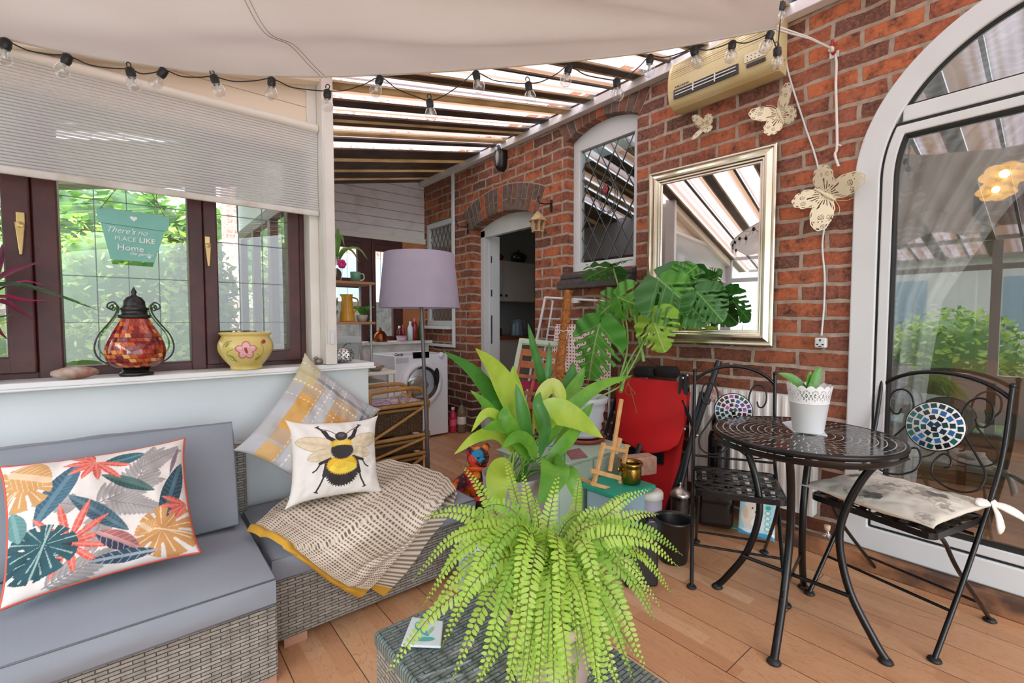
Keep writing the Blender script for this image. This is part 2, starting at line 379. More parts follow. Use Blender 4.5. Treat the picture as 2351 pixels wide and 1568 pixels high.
for ye, kk in ((2.54, 0), (2.64, 2), (2.79, 0), (2.89, 1), (3.03, 0), (3.10, 1), (3.14, 2), (3.22, 1), (3.35, 0), (3.42, 2), (3.49, 0), (3.57, 1), (3.76, 0), (4.02, 1), (4.11, 2), (4.40, 1), (4.48, 2), (4.75, 1), (4.82, 2), (5.06, 1)):
    strips.append((yb0, ye, kk)); yb0 = ye
mb = MB()
for (a, b, kk) in strips:
    dz = {0: 0, 1: -.03, 2: -.035}[kk]
    if a > 5.05: continue
    for x0, x1 in ((-1.9, RX+.05),):
        mb.box(x0, x1, a, min(b, 5.06), 0, .012, kk)
        for i in range(len(mb.v)-8, len(mb.v)):
            x_, y_, z_ = mb.v[i]; mb.v[i] = (x_, y_, z_+roofz(x_)+dz)
st(mb.build('roof', [m_rwm, m_rb, m_rc]))
st(MB().box(RX-.07, RX-.005, -4, 4.98, 2.775, 2.835).build('trim_1', mat('gutter_board', '#d9d8da', .5), bevel=.004))
st(MB().box(RX-.05, RX-.005, -4, 4.98, 2.835, 2.88).build('trim_dark_gap', mat('dark_gap_strip', '#2a2422', .7)))  # dark strip standing in for the shaded gap above the gutter board
# back wall boards
m_boards = NT('white_boards'); g = m_boards.n('ShaderNodeNewGeometry'); sp = m_boards.n('ShaderNodeSeparateXYZ', {0: g.outputs['Position']})
fz = m_boards.math('FRACT', m_boards.math('DIVIDE', sp.outputs[2], .098)); ln = m_boards.ramp(fz, [(0, '#000000'), (.05, '#ffffff'), (.95, '#ffffff'), (1, '#000000')])
nb = m_boards.n('ShaderNodeTexNoise', {'Vector': g.outputs['Position'], 'Scale': 5., 'Detail': 6.})
cb = m_boards.mix(m_boards.ramp(nb.outputs[0], [(.5, '#000000'), (.8, '#ffffff')]), '#e3dfe2', '#c3b6ae'); cb = m_boards.mix(ln, '#8d857f', cb)
m_bd = m_boards.surf(m_boards.P(cb, .6, 0, m_boards.bump(ln, .6, .01)))
mb = MB()
for (x0, x1, z0, z1) in ((.8, 2.75, 2.14, 3.0), (.8, 1.45, 0, 2.14), (1.45, 2.46, 0, .95), (2.46, 2.75, 0, .95)): mb.box(x0, x1, 5., 5.06, z0, z1)
st(mb.build('wall_back', m_bd))
st(MB().box(1.4, 2.75, 4.975, 5., 2.10, 2.16).build('trim_3', mat('cream_board', '#ddd8d0', .6), bevel=.003))
st(MB().box(2.455, 2.745, 4.985, 5.04, .95, 2.11).build('wall_panel', mat('bare_timber', '#b9774a', .6, var='#9a5c34', vs=6)))
st(MB().box(1.3, 2.735, 4.80, 5.0, .93, .965).box(1.3, 2.72, 4.86, 5.0, .4, .93).build('window_sill', mat('old_sill', '#d6d3cd', .6, var='#b9b0a5', vs=9), bevel=.006))
# --- window_2 (brown window in the back wall)
def timber(name, frames, panes, leads, mf=m_mahog, lead=.006, mg=None, ml=None):
    """frames: boxes; panes: boxes; leads: bars"""
    mb = MB()
    for i_, f_ in enumerate(frames): e_ = .0005*(i_ % 9); mb.box(f_[0]+e_, f_[1]-e_, f_[2]+e_, f_[3]-e_, f_[4]+e_, f_[5]-e_)
    o = st(mb.build(name, mf, bevel=.006))
    ORGo = o
    for p in panes: MB().box(*p).build('pane', mg or m_clear, o)
    if leads:
        mb = MB()
        for a, b in leads: mb.bar(a, b, lead, .003 if lead < .008 else .004)
        mb.build('leading', ml or m_lead, o)
    return o
Yb = 5.03
fr = [(1.45, 2.46, 5, 5.06, 2.03, 2.12), (1.45, 2.46, 5, 5.06, .95, 1.02), (1.45, 1.52, 5, 5.06, .95, 2.1), (2.39, 2.46, 5, 5.06, .95, 2.1), (1.96, 2.09, 4.99, 5.06, .95, 2.1), (1.5, 1.98, 4.995, 5.06, 1.55, 1.66), (1.52, 1.57, 4.99, 5.04, 1.6, 2.05), (1.92, 1.98, 4.985, 5.04, 1.6, 2.05), (1.52, 1.98, 4.985, 5.04, 1.98, 2.05),
      (2.09, 2.13, 4.985, 5.04, 1.0, 2.06), (2.33, 2.39, 4.985, 5.04, 1.0, 2.06), (2.09, 2.39, 4.985, 5.04, 1.97, 2.05)]
ld = [((x, 5.02, 1.0), (x, 5.02, 2.03)) for x in (1.68, 1.82, 2.2, 2.29)]+[((1.5, 5.02, z), (1.95, 5.02, z)) for z in (1.25,)]+[((2.1, 5.02, z), (2.38, 5.02, z)) for z in (1.3, 1.62)]
timber('window_2', fr, [(1.5, 1.98, 5.03, 5.034, 1.0, 2.04), (2.09, 2.39, 5.03, 5.034, 1., 2.04)], ld)
# --- window wall (left): dado, sill, timber window, fascia, post
YW = 2.5
st(MB().box(-1.3, .985, 2.42, 2.62, 0, .945).build('wall_left', m_paint, bevel=.004))
mb = MB(); mb.box(-1.3, 1.005, 2.365, 2.62, .945, .955)
mb.box(-1.3, 1.0, 2.375, 2.62, .955, .976)
st(mb.build('trim_4', mat('white_sill', '#e6eaeb', .35), bevel=.008, seg=3))
m_casc = m_mahog
fr = [(-1.3, .735, 2.47, 2.54, .975, 1.02), (-1.3, .735, 2.47, 2.54, 1.98, 2.06), (.655, .735, 2.46, 2.54, .975, 2.06), (-1.3, -1.22, 2.46, 2.54, .975, 2.06), (-.275, -.20, 2.46, 2.54, .975, 2.06), (.20, .262, 2.46, 2.54, .975, 2.06),
      # opening casements
      (-.35, -.27, 2.445, 2.52, 1.0, 2.03), (-1.2, -.3, 2.445, 2.52, 1.0, 1.07), (-1.22, -1.15, 2.445, 2.52, 1., 2.03), (-1.2, -.3, 2.445, 2.52, 1.96, 2.03),
      (.258, .31, 2.445, 2.52, 1.0, 2.03), (.6, .655, 2.445, 2.52, 1.0, 2.03), (.258, .655, 2.445, 2.52, 1.0, 1.055), (.258, .655, 2.445, 2.52, 1.97, 2.03), (-.3, .3, 2.45, 2.52, 1.99, 2.03)]
ld = [((x, 2.5, 1.0), (x, 2.5, 2.0)) for x in (-.1, 0.0, .1, .40, .50, -.45, -.6)]+[((x0, 2.5, z), (x1, 2.5, z)) for z in (1.19, 1.375, 1.555, 1.68) for x0, x1 in ((-1.2, -.33), (-.2, .2), (.3, .6))]
KW = 1.03
kb = lambda b: (b[0]*KW, b[1]*KW, b[2]*KW, b[3]*KW, CH+(b[4]-CH)*KW, CH+(b[5]-CH)*KW)
kp = lambda p: (p[0]*KW, p[1]*KW, CH+(p[2]-CH)*KW)
win1 = timber('window_1', [kb(b) for b in fr], [kb(b) for b in [(-1.17, -.34, 2.505, 2.509, 1.05, 1.98), (-.21, .21, 2.505, 2.509, 1.0, 1.99), (.30, .61, 2.505, 2.509, 1.04, 1.98)]], [(kp(a), kp(b)) for a, b in ld])
m_brass = mat('aged_brass', '#b9a06a', .3, 1)
for (px, py, s_) in ((49, 540, 1.), (477, 580, .85)):
    p = ony(px, py, 2.515); mb = MB(); dy_ = 2.515-2.443
    mb.prism([(p.x-.012*s_, 2.443+dy_, p.z+.085*s_), (p.x+.012*s_, 2.443+dy_, p.z+.085*s_), (p.x+.012*s_, 2.443+dy_, p.z+.02*s_), (p.x-.012*s_, 2.443+dy_, p.z+.02*s_)], (0, -.004, 0))
    mb.prism([(p.x-.014*s_, 2.43+dy_, p.z+.045*s_), (p.x+.014*s_, 2.43+dy_, p.z+.045*s_), (p.x+.004, 2.425+dy_, p.z-.075*s_), (p.x-.004, 2.425+dy_, p.z-.075*s_)], (0, -.01, 0))
    mb.lathe([(0, -.02), (.013*s_, -.02), (.013*s_, .006), (0, .008)], (p.x, 2.425+dy_, p.z+.035*s_), 14, ax=(0, -1, 0))
    mb.build('window_handle', m_brass, win1, bevel=.002)
# fascia above the blind, follows roof slope
m_fas = NT('cream_fascia'); g = m_fas.n('ShaderNodeNewGeometry'); sp = m_fas.n('ShaderNodeSeparateXYZ', {0: g.outputs['Position']})
fz = m_fas.math('FRACT', m_fas.math('DIVIDE', sp.outputs[2], .075)); ln = m_fas.ramp(fz, [(0, '#000000'), (.06, '#ffffff')])
cf = m_fas.mix(ln, '#8a7a66', '#e9dcc6'); m_fasm = m_fas.surf(m_fas.P(cf, .6, 0, m_fas.bump(ln, .5, .01)))
mb = MB(); mb.prism([(-1.3, 2.46, 2.04), (.74, 2.46, 2.04), (.74, 2.46, roofz(.74)-.03), (-1.3, 2.46, roofz(-1.3)-.03)], (0, .16, 0))
st(mb.build('wall_fascia', m_fasm))
mb = MB(); mb.box(.745, .80, 2.36, 2.46, .978, roofz(.8)-.02); mb.box(.70, .745, 2.44, 2.62, .978, 2.4)
post = st(mb.build('trim_5', mat('white_post', '#e4e2dc', .55, var='#d9d5cd', vs=4), bevel=.004))
for p0, p1 in (((727, 175), (-60, 55)),):
    a, b = ony(*p0, 2.42), ony(*p1, 2.42)
st(MB().prism([(-1.3, 2.38, roofz(-1.3)-.11), (.76, 2.38, roofz(.76)-.11), (.76, 2.38, roofz(.76)-.03), (-1.3, 2.38, roofz(-1.3)-.03)], (0, .06, 0)).build('trim_6', mat('cream_beam', '#e6d8c2', .6), bevel=.003))
# wing wall seen through window 1 (projecting back part of the room)
fr = [(.80, .86, 2.62, 5.0, .95, 1.03), (.80, .86, 2.62, 5.0, 1.93, 2.02)]+[(.80, .86, y_, y_+.09, .95, 2.02) for y_ in (2.62, 3.15, 3.75, 4.35, 4.9)]
ld = [((.83, y_, 1), (.83, y_, 1.95)) for y_ in (2.8, 2.98, 3.35, 3.55, 3.95, 4.15)]
timber('window_3', fr, [(.83, .834, 2.6, 4.95, 1, 1.95)], ld)
st(MB().box(.80, .86, 2.62, 5.06, 0, .95).box(.80, .86, 2.62, 5.06, 2.02, 2.5).build('wall_wing', m_paint))
# --- left end wall of the conservatory (seen in mirror and door glass)
m_grey = mat('grey_upvc', '#aab2b8', .4)
XL = -1.3
fr = [(XL-.06, XL, 2.36, 2.5, 0, 2.1), (XL-.06, XL, -4, 2.5, .55, .63), (XL-.06, XL, -4, 2.5, 1.72, 1.78), (XL-.06, XL, -4, 2.5, 2.02, 2.1)]+[(XL-.06, XL, y_, y_+.08, 0, 2.1) for y_ in (-4, -3.1, -2.2, -1.3, -.4, .5, 1.4)]
timber('window_4', fr, [(XL-.035, XL-.031, -3.9, 2.4, .6, 2.05)], [], mf=m_white)
st(MB().box(XL-.06, XL, -4, 2.5, 0, .55).build('wall_end', m_paint))
# --- patio door with arched head
def ringx(mb, out, inn, x0, x1, mi=0):
    n = len(out); vs = [(x0, *p) for p in out]+[(x0, *p) for p in inn]+[(x1, *p) for p in out]+[(x1, *p) for p in inn]
    fs = []
    for i in range(n):
        j = (i+1) % n; fs += [(i, j, n+j, n+i), (2*n+i, 3*n+i, 3*n+j, 2*n+j), (n+i, n+j, 3*n+j, 3*n+i), (i, 2*n+i, 2*n+j, j)]
    mb.add(vs, fs, mi)
def arched(y, R, zb, ztop=None, n=36):
    cy, cz = PC; a1 = PI/2 if ztop is None else math.asin((ztop-cz)/R)
    L = [(cy+R*math.cos(a), cz+R*math.sin(a)) for a in [a1*i/n for i in range(n+1)]]
    L = [(cy+R, zb)]+L; Rr = [(2*cy-p[0], p[1]) for p in L[::-1]]
    return L+Rr
mb = MB(); ringx(mb, arched(0, .732, .09), arched(0, .632, .20), RX-.02, RX+.06)
A = math.sqrt(.64**2-(2.165-1.85)**2); mb.box(RX-.012, RX+.05, PC[0]-A, PC[0]+A, 2.10, 2.17)
d1 = st(mb.build('door_1', m_white, bevel=.007, seg=3))
mb = MB(); ringx(mb, arched(0, .634, .198, 2.10), arched(0, .622, .212, 2.085), RX-.006, RX+.05, 0)
lun_o = [(PC[0]+.632*math.cos(a), PC[1]+.632*math.sin(a)) for a in [math.asin(.32/.632)+(PI-2*math.asin(.32/.632))*i/40 for i in range(41)]]
lun_i = [(PC[0]+(p[0]-PC[0])*.98, 2.17+(p[1]-2.17)*.965+.006) for p in lun_o]; ringx(mb, lun_o, lun_i, RX-.004, RX+.03)
mb.build('gasket', m_gasket, d1)
mb = MB(); ringx(mb, arched(0, .622, .212, 2.085), arched(0, .582, .255, 2.045), RX-.016, RX+.05)
mb.build('door_sash', m_white, d1, bevel=.005)
mb = MB(); ringx(mb, arched(0, .583, .254, 2.046), arched(0, .574, .262, 2.038), RX-.008, RX+.05)
mb.build('glazing_seal', m_gasket, d1)
ga = arched(0, .585, .25, 2.05); MB().add([(RX+.03, *p) for p in ga], [tuple(range(len(ga)))]).build('pane', m_door, d1)
MB().add([(RX+.02, *p) for p in lun_o], [tuple(range(len(lun_o)))]).build('pane', m_door, d1)
# timber plinth under door
st(MB().box(2.685, 2.745, -4, 1.35, 0, .085).build('baseboard_right', mat('weathered_timber', '#a9744c', .7, var='#4a3224', vs=7, bump=(20, .4)), bevel=.006))
# dining room behind patio door
m_dark = mat('dim_wall', '#6d6a58', .8); m_dgreen = mat('sage_panel', '#8f9a86', .6)
mb = MB(); mb.box(2.97, 5.2, -2.2, -2.15, 0, 2.9); mb.box(5.15, 5.2, -2.2, 1.9, 0, 2.9); mb.box(2.97, 5.2, 1.85, 1.9, 0, 2.9); mb.box(2.97, 5.2, -2.2, 1.9, 2.85, 2.9)
st(mb.build('wall_inner', m_dark))
mb = MB(); mb.box(5.05, 5.1, .15, .95, 0, 2.0); mb.box(5.03, 5.05, .25, .5, .3, 1.8); mb.box(5.03, 5.05, .6, .85, .3, 1.8)
st(mb.build('door_2', m_dgreen, bevel=.01))
# --- doorway to kitchen
m_wood = mat('worktop_wood', '#7a4526', .5, var='#5d321b', vs=9)
mb = MB(); X0 = RX+.14
n = 24; top = seg(3.03, 4.015, 2.13, .1); P0 = []; P1 = []
for i in range(n+1): yv = 3.03+.985*i/n; P0.append((yv, top(yv)))
mb.box(X0-.02, X0+.03, 3.94, 4.015, 0, 2.13); mb.box(X0-.02, X0+.03, 3.03, 3.05, 0, 2.13)
for i in range(n):
    (a, za), (b, zb) = P0[i], P0[i+1]; lo = 2.06
    mb.add([(X0-.02, a, lo), (X0-.02, b, lo), (X0-.02, b, zb), (X0-.02, a, za), (X0+.03, a, lo), (X0+.03, b, lo)], [(0, 3, 2, 1), (0, 1, 5, 4)])
dr = st(mb.build('door_3', m_white, bevel=.003))
mb = MB(); mb.box(X0+.03, X0+.17, 3.93, 3.99, 0, 2.08); mb.build('door_jamb', m_white, dr, bevel=.004)
mb = MB()
for z in (.4, 1.1, 1.45, 1.8): mb.box(X0+.05, X0+.06, 3.922, 3.93, z, z+.07)
mb.box(X0+.05, X0+.06, 3.92, 3.93, .95, 1.25); mb.build('lock_strip', mat('dark_steel', '#4a4643', .4, .8), dr)
mk = mat('kitchen_wall', '#9aa0a2', .8)
mb = MB(); mb.box(2.95, 5.1, 5.2, 5.25, 0, 2.6); mb.box(5.05, 5.1, 1.95, 5.25, 0, 2.6); mb.box(2.95, 5.1, 1.95, 2.0, 0, 2.6); mb.box(2.95, 5.1, 1.95, 5.25, 2.5, 2.6)
st(mb.build('wall_kitchen', mk))
# ================================================================ OUTSIDE
st(MB().box(-30, .8, 2.56, 30, -.1, -.05).box(.8, 30, 5.1, 30, -.1, -.05).box(-30, -4, -30, 2.56, -.1, -.05).build('ground_outside', mat('garden_ground', '#7c8068', .9, var='#8f8b80', vs=.6)))
def leafmass(name, label, boxes, n, size, m, seed, wl='leaves', cat='shrub', group=None):
    rn = random.Random(seed); mb = MB()
    for _ in range(n):
        b = rn.choice(boxes); th_ = rn.random()*2*PI; u = rn.uniform(-1, 1); rr = .75+.25*rn.random(); s_ = math.sqrt(1-u*u)
        c = Vector((b[0]+b[3]*rr*s_*math.cos(th_), b[1]+b[4]*rr*s_*math.sin(th_), b[2]+b[5]*rr*u))
        if c.z < -.04: continue
        a = Vector((rn.uniform(-1, 1), rn.uniform(-1, 1), rn.uniform(-.6, .6))).normalized(); w_ = a.orthogonal().normalized(); w_.rotate(Matrix.Rotation(rn.random()*6, 3, a)); s1 = size*rn.uniform(.6, 1.3)
        mb.add([c-a*s1, c+w_*s1*.5-a*s1*.2, c+a*s1, c-w_*s1*.5-a*s1*.2], [(0, 1, 2, 3)], rn.choice((0, 0, 1, 2)))
    for b in boxes: mb.ball((b[0], b[1], b[2]), (b[3]*.78, b[4]*.78, b[5]*.78), 12, 8, 1)
    o = mb.build(name, m); tag(o, label, cat, group); return o
lg = [mat('leaf_lime', '#9fc04e', .5, trans=.35), mat('leaf_mid', '#5f9140', .5, trans=.3), mat('leaf_pale', '#bccf78', .5, trans=.35)]
lg2 = [mat('leaf_green', '#6fa046', .5, trans=.3), mat('leaf_deep', '#3f6b33', .6, trans=.2), mat('leaf_fresh', '#9cc45c', .5, trans=.35)]
leafmass('ivy_bush', 'bright green ivy mass behind the middle window pane, right of the hanging sign', [(.0, 5.6, 1.45, .75, .5, .75), (.1, 5.5, .8, .65, .5, .9), (.46, 4.7, 1.2, .28, .28, .8)], 4500, .04, lg, 1)
leafmass('garden_shrub', 'yellow green feathery shrub outside low in the middle window', [(-.7, 4.6, .5, .6, .4, .75), (-.3, 4.5, .6, .5, .4, .65)], 4200, .03, lg, 2)
leafmass('garden_shrub', 'tall rounded green shrub outside at the upper left of the middle window', [(-1.0, 7.4, 1.15, .95, .7, 1.2), (-2.2, 7.5, 1.2, 1., .7, 1.3)], 5000, .035, lg, 3)
leafmass('tree', 'dark green tree crown outside behind the lower edge of the blind', [(-.3, 10, 2.6, 1.6, .9, .9), (1.4, 10., 2.4, 1.3, .8, .9), (-3, 10, 2.2, 1.6, .9, 1.1)], 3600, .1, lg2, 4, cat='tree')
leafmass('garden_shrub', 'low green plants outside in the far left window pane', [(-1.6, 4.6, .8, .7, .5, .8), (-1.2, 5, 1., .5, .4, .6)], 2500, .04, lg, 5)
leafmass('garden_hedge', 'yellow green hedge outside the end windows, reflected in the patio door', [(-4.5, -1.5, .6, .8, 1.6, .9), (-4.2, 1.2, .6, .8, .9, .8)], 3000, .06, lg, 6, cat='hedge')
tag(MB().box(-4, .6, 6.3, 6.5, -.05, 1.35).build('garden_wall', brick_mat('garden_stone', [(0, '#8f8c88'), (1, '#b5b0a8')], '#9c9890', 'x', .4, .16, .02, soot=False)), 'grey stone garden wall outside behind the shrubs', 'wall')
mb = MB(); mb.box(-.30, .60, 3.2, 3.5, -.05, .94)
tag(mb.build('planter_trough', mat('grey_planter', '#a9b0b3', .7), bevel=.01), 'pale grey raised planter outside just below the window', 'planter')
# brick neighbour behind back window
hs = thing('neighbour_house', 'pinkish brick house with white framed windows beyond the back window', 'house', (4, 8.5, 0))
MB().box(1.2, 6.5, 8.5, 9, .0, 5.5).build('wall', brick_mat('pink_brick', [(0, '#d09a8c'), (1, '#e0b0a2')], '#e8d8d0', 'x', .235, .08, .012, soot=False), hs)
for (a, b_, c_, d_) in ((2.8, 3.35, 1.5, 2.4), (3.62, 4.15, 1.25, 2.35)):
    w_ = MB().box(a, b_, 8.46, 8.5, c_, d_).build('window', m_white, hs); MB().box(a+.08, b_-.08, 8.45, 8.46, c_+.1, d_-.1).build('pane', mat('blue_pane', '#9fb8c8', .2), w_)
tag(MB().box(1.5, 3.6, 6.2, 6.3, -.05, 1.45).build('garden_wall', mat('rough_grey_render', '#80817f', .9, var='#5f605e', vs=12, bump=(30, .5))), 'rough dark grey wall outside the back window', 'wall')
w2 = thing('white_house', 'white rendered house with tiled roof reflected in the mirror', 'house', (-8, 0, 0))
MB().box(-9, -8.5, -3, 3.5, 0, 2.6).build('wall', mat('white_render', '#e8e6e0', .8), w2)
mb = MB(); mb.prism([(-8.3, -3.3, 2.5), (-8.3, 3.8, 2.5), (-10, 3.8, 4.), (-10, -3.3, 4.)], (0, 0, .1)); mb.build('roof', mat('grey_tiles', '#8b8580', .7), w2)
for y_ in (-2, .2, 2.2): MB().box(-8.5, -8.45, y_, y_+.8, 1., 2.1).build('window', mat('blue_pane', '#9fb8c8', .2), w2)
w3 = thing('brick_house', 'red brick house reflected in the patio door glass', 'house', (-8, -7, 0))
MB().box(-8.5, -8, -10, -4, 0, 3.4).build('wall', brick_mat('far_brick', [(0, '#a8604a'), (1, '#c07a60')], '#c8b0a0', 'y', .235, .08, .012, soot=False), w3)
mb = MB(); mb.prism([(-7.8, -10.3, 3.3), (-7.8, -3.7, 3.3), (-9.5, -3.7, 4.6), (-9.5, -10.3, 4.6)], (0, 0, .1)); mb.build('roof', mat('grey_tiles', '#8b8580', .7), w3)
# ================================================================ SOFAS
m_wick = weave_mat('grey_wicker', '#bdbab2', '#9a9890', '#55534e', .052, .0115)
m_wickt = weave_mat('teal_grey_wicker', '#8aa09b', '#6d807d', '#3c4745', .045, .011, top=True, gloss=.3)
m_cush = mat('grey_cushion_fabric', '#858d98', .75, var='#8d95a0', vs=2, bump=(300, .12, .002))
m_pipe = mat('grey_piping', '#6f7680', .7)
def seatpad(name, x0, x1, y0, y1, z0, z1, parent, crown=.02, r=.03, lean=None, wrk=.004, seed=0):
    """boxed seat cushion with soft crowned faces and piping"""
    mb = MB(); nx, ny = 44, 30; cx, cy = (x0+x1)/2, (y0+y1)/2
    def top(u, v, s_):
        a, b = u*2-1, v*2-1; k = ((1-a**6)*(1-b**6)); z = (z1 if s_ > 0 else z0)+s_*crown*k-(0 if s_ > 0 else 0)
        w = noise.noise(Vector((u*5+seed, v*4, s_*4)))*wrk*k
        return Vector((cx+(x1-x0)/2*a, cy+(y1-y0)/2*b, z+w))
    mb.grid(lambda u, v: top(u, v, 1), nx, ny); mb.grid(lambda u, v: top(1-u, v, -1), nx, ny)
    P = [(x0, y0), (x1, y0), (x1, y1), (x0, y1), (x0, y0)]
    for i in range(4):
        (ax, ay), (bx, by) = P[i], P[i+1]; nrm = Vector((by-ay, ax-bx, 0)).normalized(); L = math.hypot(bx-ax, by-ay)
        def side(u, v):
            bul = .012*math.sin(PI*v)*(1-abs(2*u-1)**8); w = noise.noise(Vector((u*L*9+seed+i, v*2, 3+u*L*3)))*.006*math.sin(PI*v)
            return Vector((ax+(bx-ax)*u, ay+(by-ay)*u, z0+(z1-z0)*v))+nrm*(bul+w)
        mb.grid(side, 40, 6)
    pp = MB()
    for z in (z0, z1): pp.tube([(x0, y0, z), (x1, y0, z), (x1, y1, z), (x0, y1, z)], .003, 6, closed=True)
    if lean:
        for M_ in (mb, pp): M_.v = [tuple(lean @ Vector(v_)) for v_ in M_.v]
    o = mb.build(name, m_cush, parent); pp.build('piping', m_pipe, o); return o
# long sofa on the left
s1 = thing('rattan_sofa', 'grey rattan sofa with deep grey seat cushion in the left foreground', 'sofa', (-.5, 2., 0))
mb = MB(); mb.box(-1.2, .345, 1.635, 2.36, .025, .285)
mb.build('base', m_wick, s1, bevel=.008)
MB().box(-1.2, .38, 2.31, 2.375, .285, .665).build('backrest', m_wick, s1, bevel=.02, seg=3)
seatpad('seat_cushion', -1.2, .335, 1.60, 2.25, .292, .372, s1, seed=2)
L = Matrix.Translation((0, 2.22, .38)) @ Matrix.Rotation(math.radians(-78), 4, 'X') @ Matrix.Translation((0, -2.22, -.38))
lean = Matrix.Translation((0, 2.12, .385)) @ Matrix.Rotation(math.radians(76), 4, 'X')
seatpad('back_cushion', -.95, .305, 0, .40, -.055, .055, s1, crown=.035, lean=lean, seed=5)
mf_ = mat('wood_foot', '#b98e74', .6)
for x_ in (.27, -1.1): MB().box(x_, x_+.07, 1.645, 1.70, 0, .03).build('leg', mf_, s1)
s2 = thing('rattan_sofa', 'grey rattan sofa section under the bee cushion and knitted throw', 'sofa', (.8, 2.1, 0))
MB().box(.365, 1.245, 1.795, 2.38, .03, .265).build('base', m_wick, s2, bevel=.012)
seatpad('seat_cushion', .36, 1.235, 1.775, 2.36, .272, .352, s2, seed=8)
for x_ in (.40, 1.15): MB().box(x_, x_+.08, 1.80, 1.86, 0, .035).build('leg', mf_, s2)
# ---- cushions
def tropical(c):
    c.ell(0, 0, 3, 3, 0, '#e9e3df')
    rn = random.Random(4)
    def palm(x, y, an, L_, colr='#a9a5a5', n=11):
        for i in range(n):
            t_ = (i+1)/n; px_, py_ = x+math.cos(an)*L_*t_, y+math.sin(an)*L_*t_
            for s_ in (1, -1): c.leaf(px_-.03*math.cos(an), py_-.03*math.sin(an), an+s_*(.95-.45*t_), L_*.42*(1.15-t_*.6), .035, colr, p=.7, dark='#8b8888')
        c.line([(x, y), (x+math.cos(an)*L_, y+math.sin(an)*L_)], .008, '#8b8888')
    palm(-.1, .05, .35, .75); palm(.3, .15, 1.1, .75); palm(-.25, .1, 2.7, .45); palm(.0, -.1, 4.4, .5); palm(.45, .55, .5, .5); palm(-.65, -.95, .3, .7); palm(.05, .1, -.5, .6)
    c.leaf(-.72, -.05, 1.05, 1.05, .15, '#3d6478', '#6b8fa0', 16, dark='#2f4f66'); c.leaf(.95, -.1, 2.5, .01, .01, '#3d6478')
    c.leaf(.25, -.45, 2.25, .95, .11, '#3f6072', '#6b8a98', 16, dark='#2e4a5c'); c.leaf(.62, -.5, 1.25, 1.1, .13, '#2b4a5a', '#5b8290', 14, dark='#203a4a')
    c.leaf(.0, .55, -.65, .75, .09, '#27484a', '#55756f', 14, dark='#5f7f78'); c.leaf(.02, .75, .15, .5, .12, '#2b5a63', '#6a929a', 10)
    c.monstera(-.8, .62, -2.3, .42, '#cf9a5e', '#f0dcc0'); c.leaf(-.95, .85, -.5, .5, .25, '#cf9a5e', '#f0dcc0', 8)
    c.monstera(.62, -.55, -.4, .5, '#cf9558', '#f2dfc0'); c.leaf(.5, -.55, 2.2, .2, .16, '#d79e60', '#f0dcc0', 5)
    def flower(x, y, an0, n, L_, sp):
        for i in range(n): c.leaf(x, y, an0+sp*(i/(n-1)-.5), L_*rn.uniform(.75, 1.1), .045, '#d9564c', '#f0a090', 6, dark='#e8776a')
    flower(-.38, -.42, .1, 9, .6, 4.2); flower(-.05, .8, 3.9, 8, .42, 4.0); flower(.98, -.2, 3.3, 4, .35, 1.4)
    c.ell(-.42, -.4, .09, .13, 0, '#39313a')
    c.monstera(-.68, -.5, 2.9, .42, '#1f4650', '#a9c9c4'); c.monstera(-.62, -.35, -1.9, .45, '#23505a', '#a9c9c4')
    c.leaf(-.1, -.35, -.75, .62, .13, '#27374f', '#e8b0ac', 8, dark='#d98078'); c.leaf(.55, -.85, 3.05, .75, .1, '#2d4a60', '#c0d0d8', 8)
    c.leaf(-.95, .25, -1.4, .5, .12, '#5a8a8c', '#86b0ac', 8); c.leaf(.8, .35, 1.3, .5, .03, '#8d7f8d', '#55505a', 20)
def put_pillow(name, label, cat, px4, y4, thick, paint, rough=.85, **k):
    P = [ony(px, py, y) for (px, py), y in zip(px4, y4)]  # TL TR BR BL
    ctr = sum(P, Vector())/4; ax = ((P[1]-P[0])+(P[2]-P[3]))/4; ay = ((P[0]-P[3])+(P[1]-P[2]))/4
    mb, cl, pt = pillow(ctr, ax, ay, thick, paint=paint, **k)
    return mb, cl, pt, ctr, ax, ay
mb, cl, pt, ctr, ax, ay = put_pillow('cushion', '', '', [(5, 1072), (420, 1015), (452, 1262), (8, 1398)], [2.02, 2.02, 1.82, 1.82], .15, tropical, seed=1, pinch=.05, ear=.03, wr=.012, n=230)
tp = thing('scatter_cushion', 'white oblong cushion printed with tropical leaves and piped in coral', 'cushion', ctr)
mb.build('cover', attr_mat('tropical_print', .8, 400), tp, colors=cl)
edge = [pt(u, v, 1) for u, v in [(-1+2*i/40, -1) for i in range(40)]+[(1, -1+2*i/30) for i in range(30)]+[(1-2*i/40, 1) for i in range(40)]+[(-1, 1-2*i/30) for i in range(30)]]
MB().tube(edge, .0045, 6, closed=True).build('piping', mat('coral_piping', '#cf5540', .6), tp)
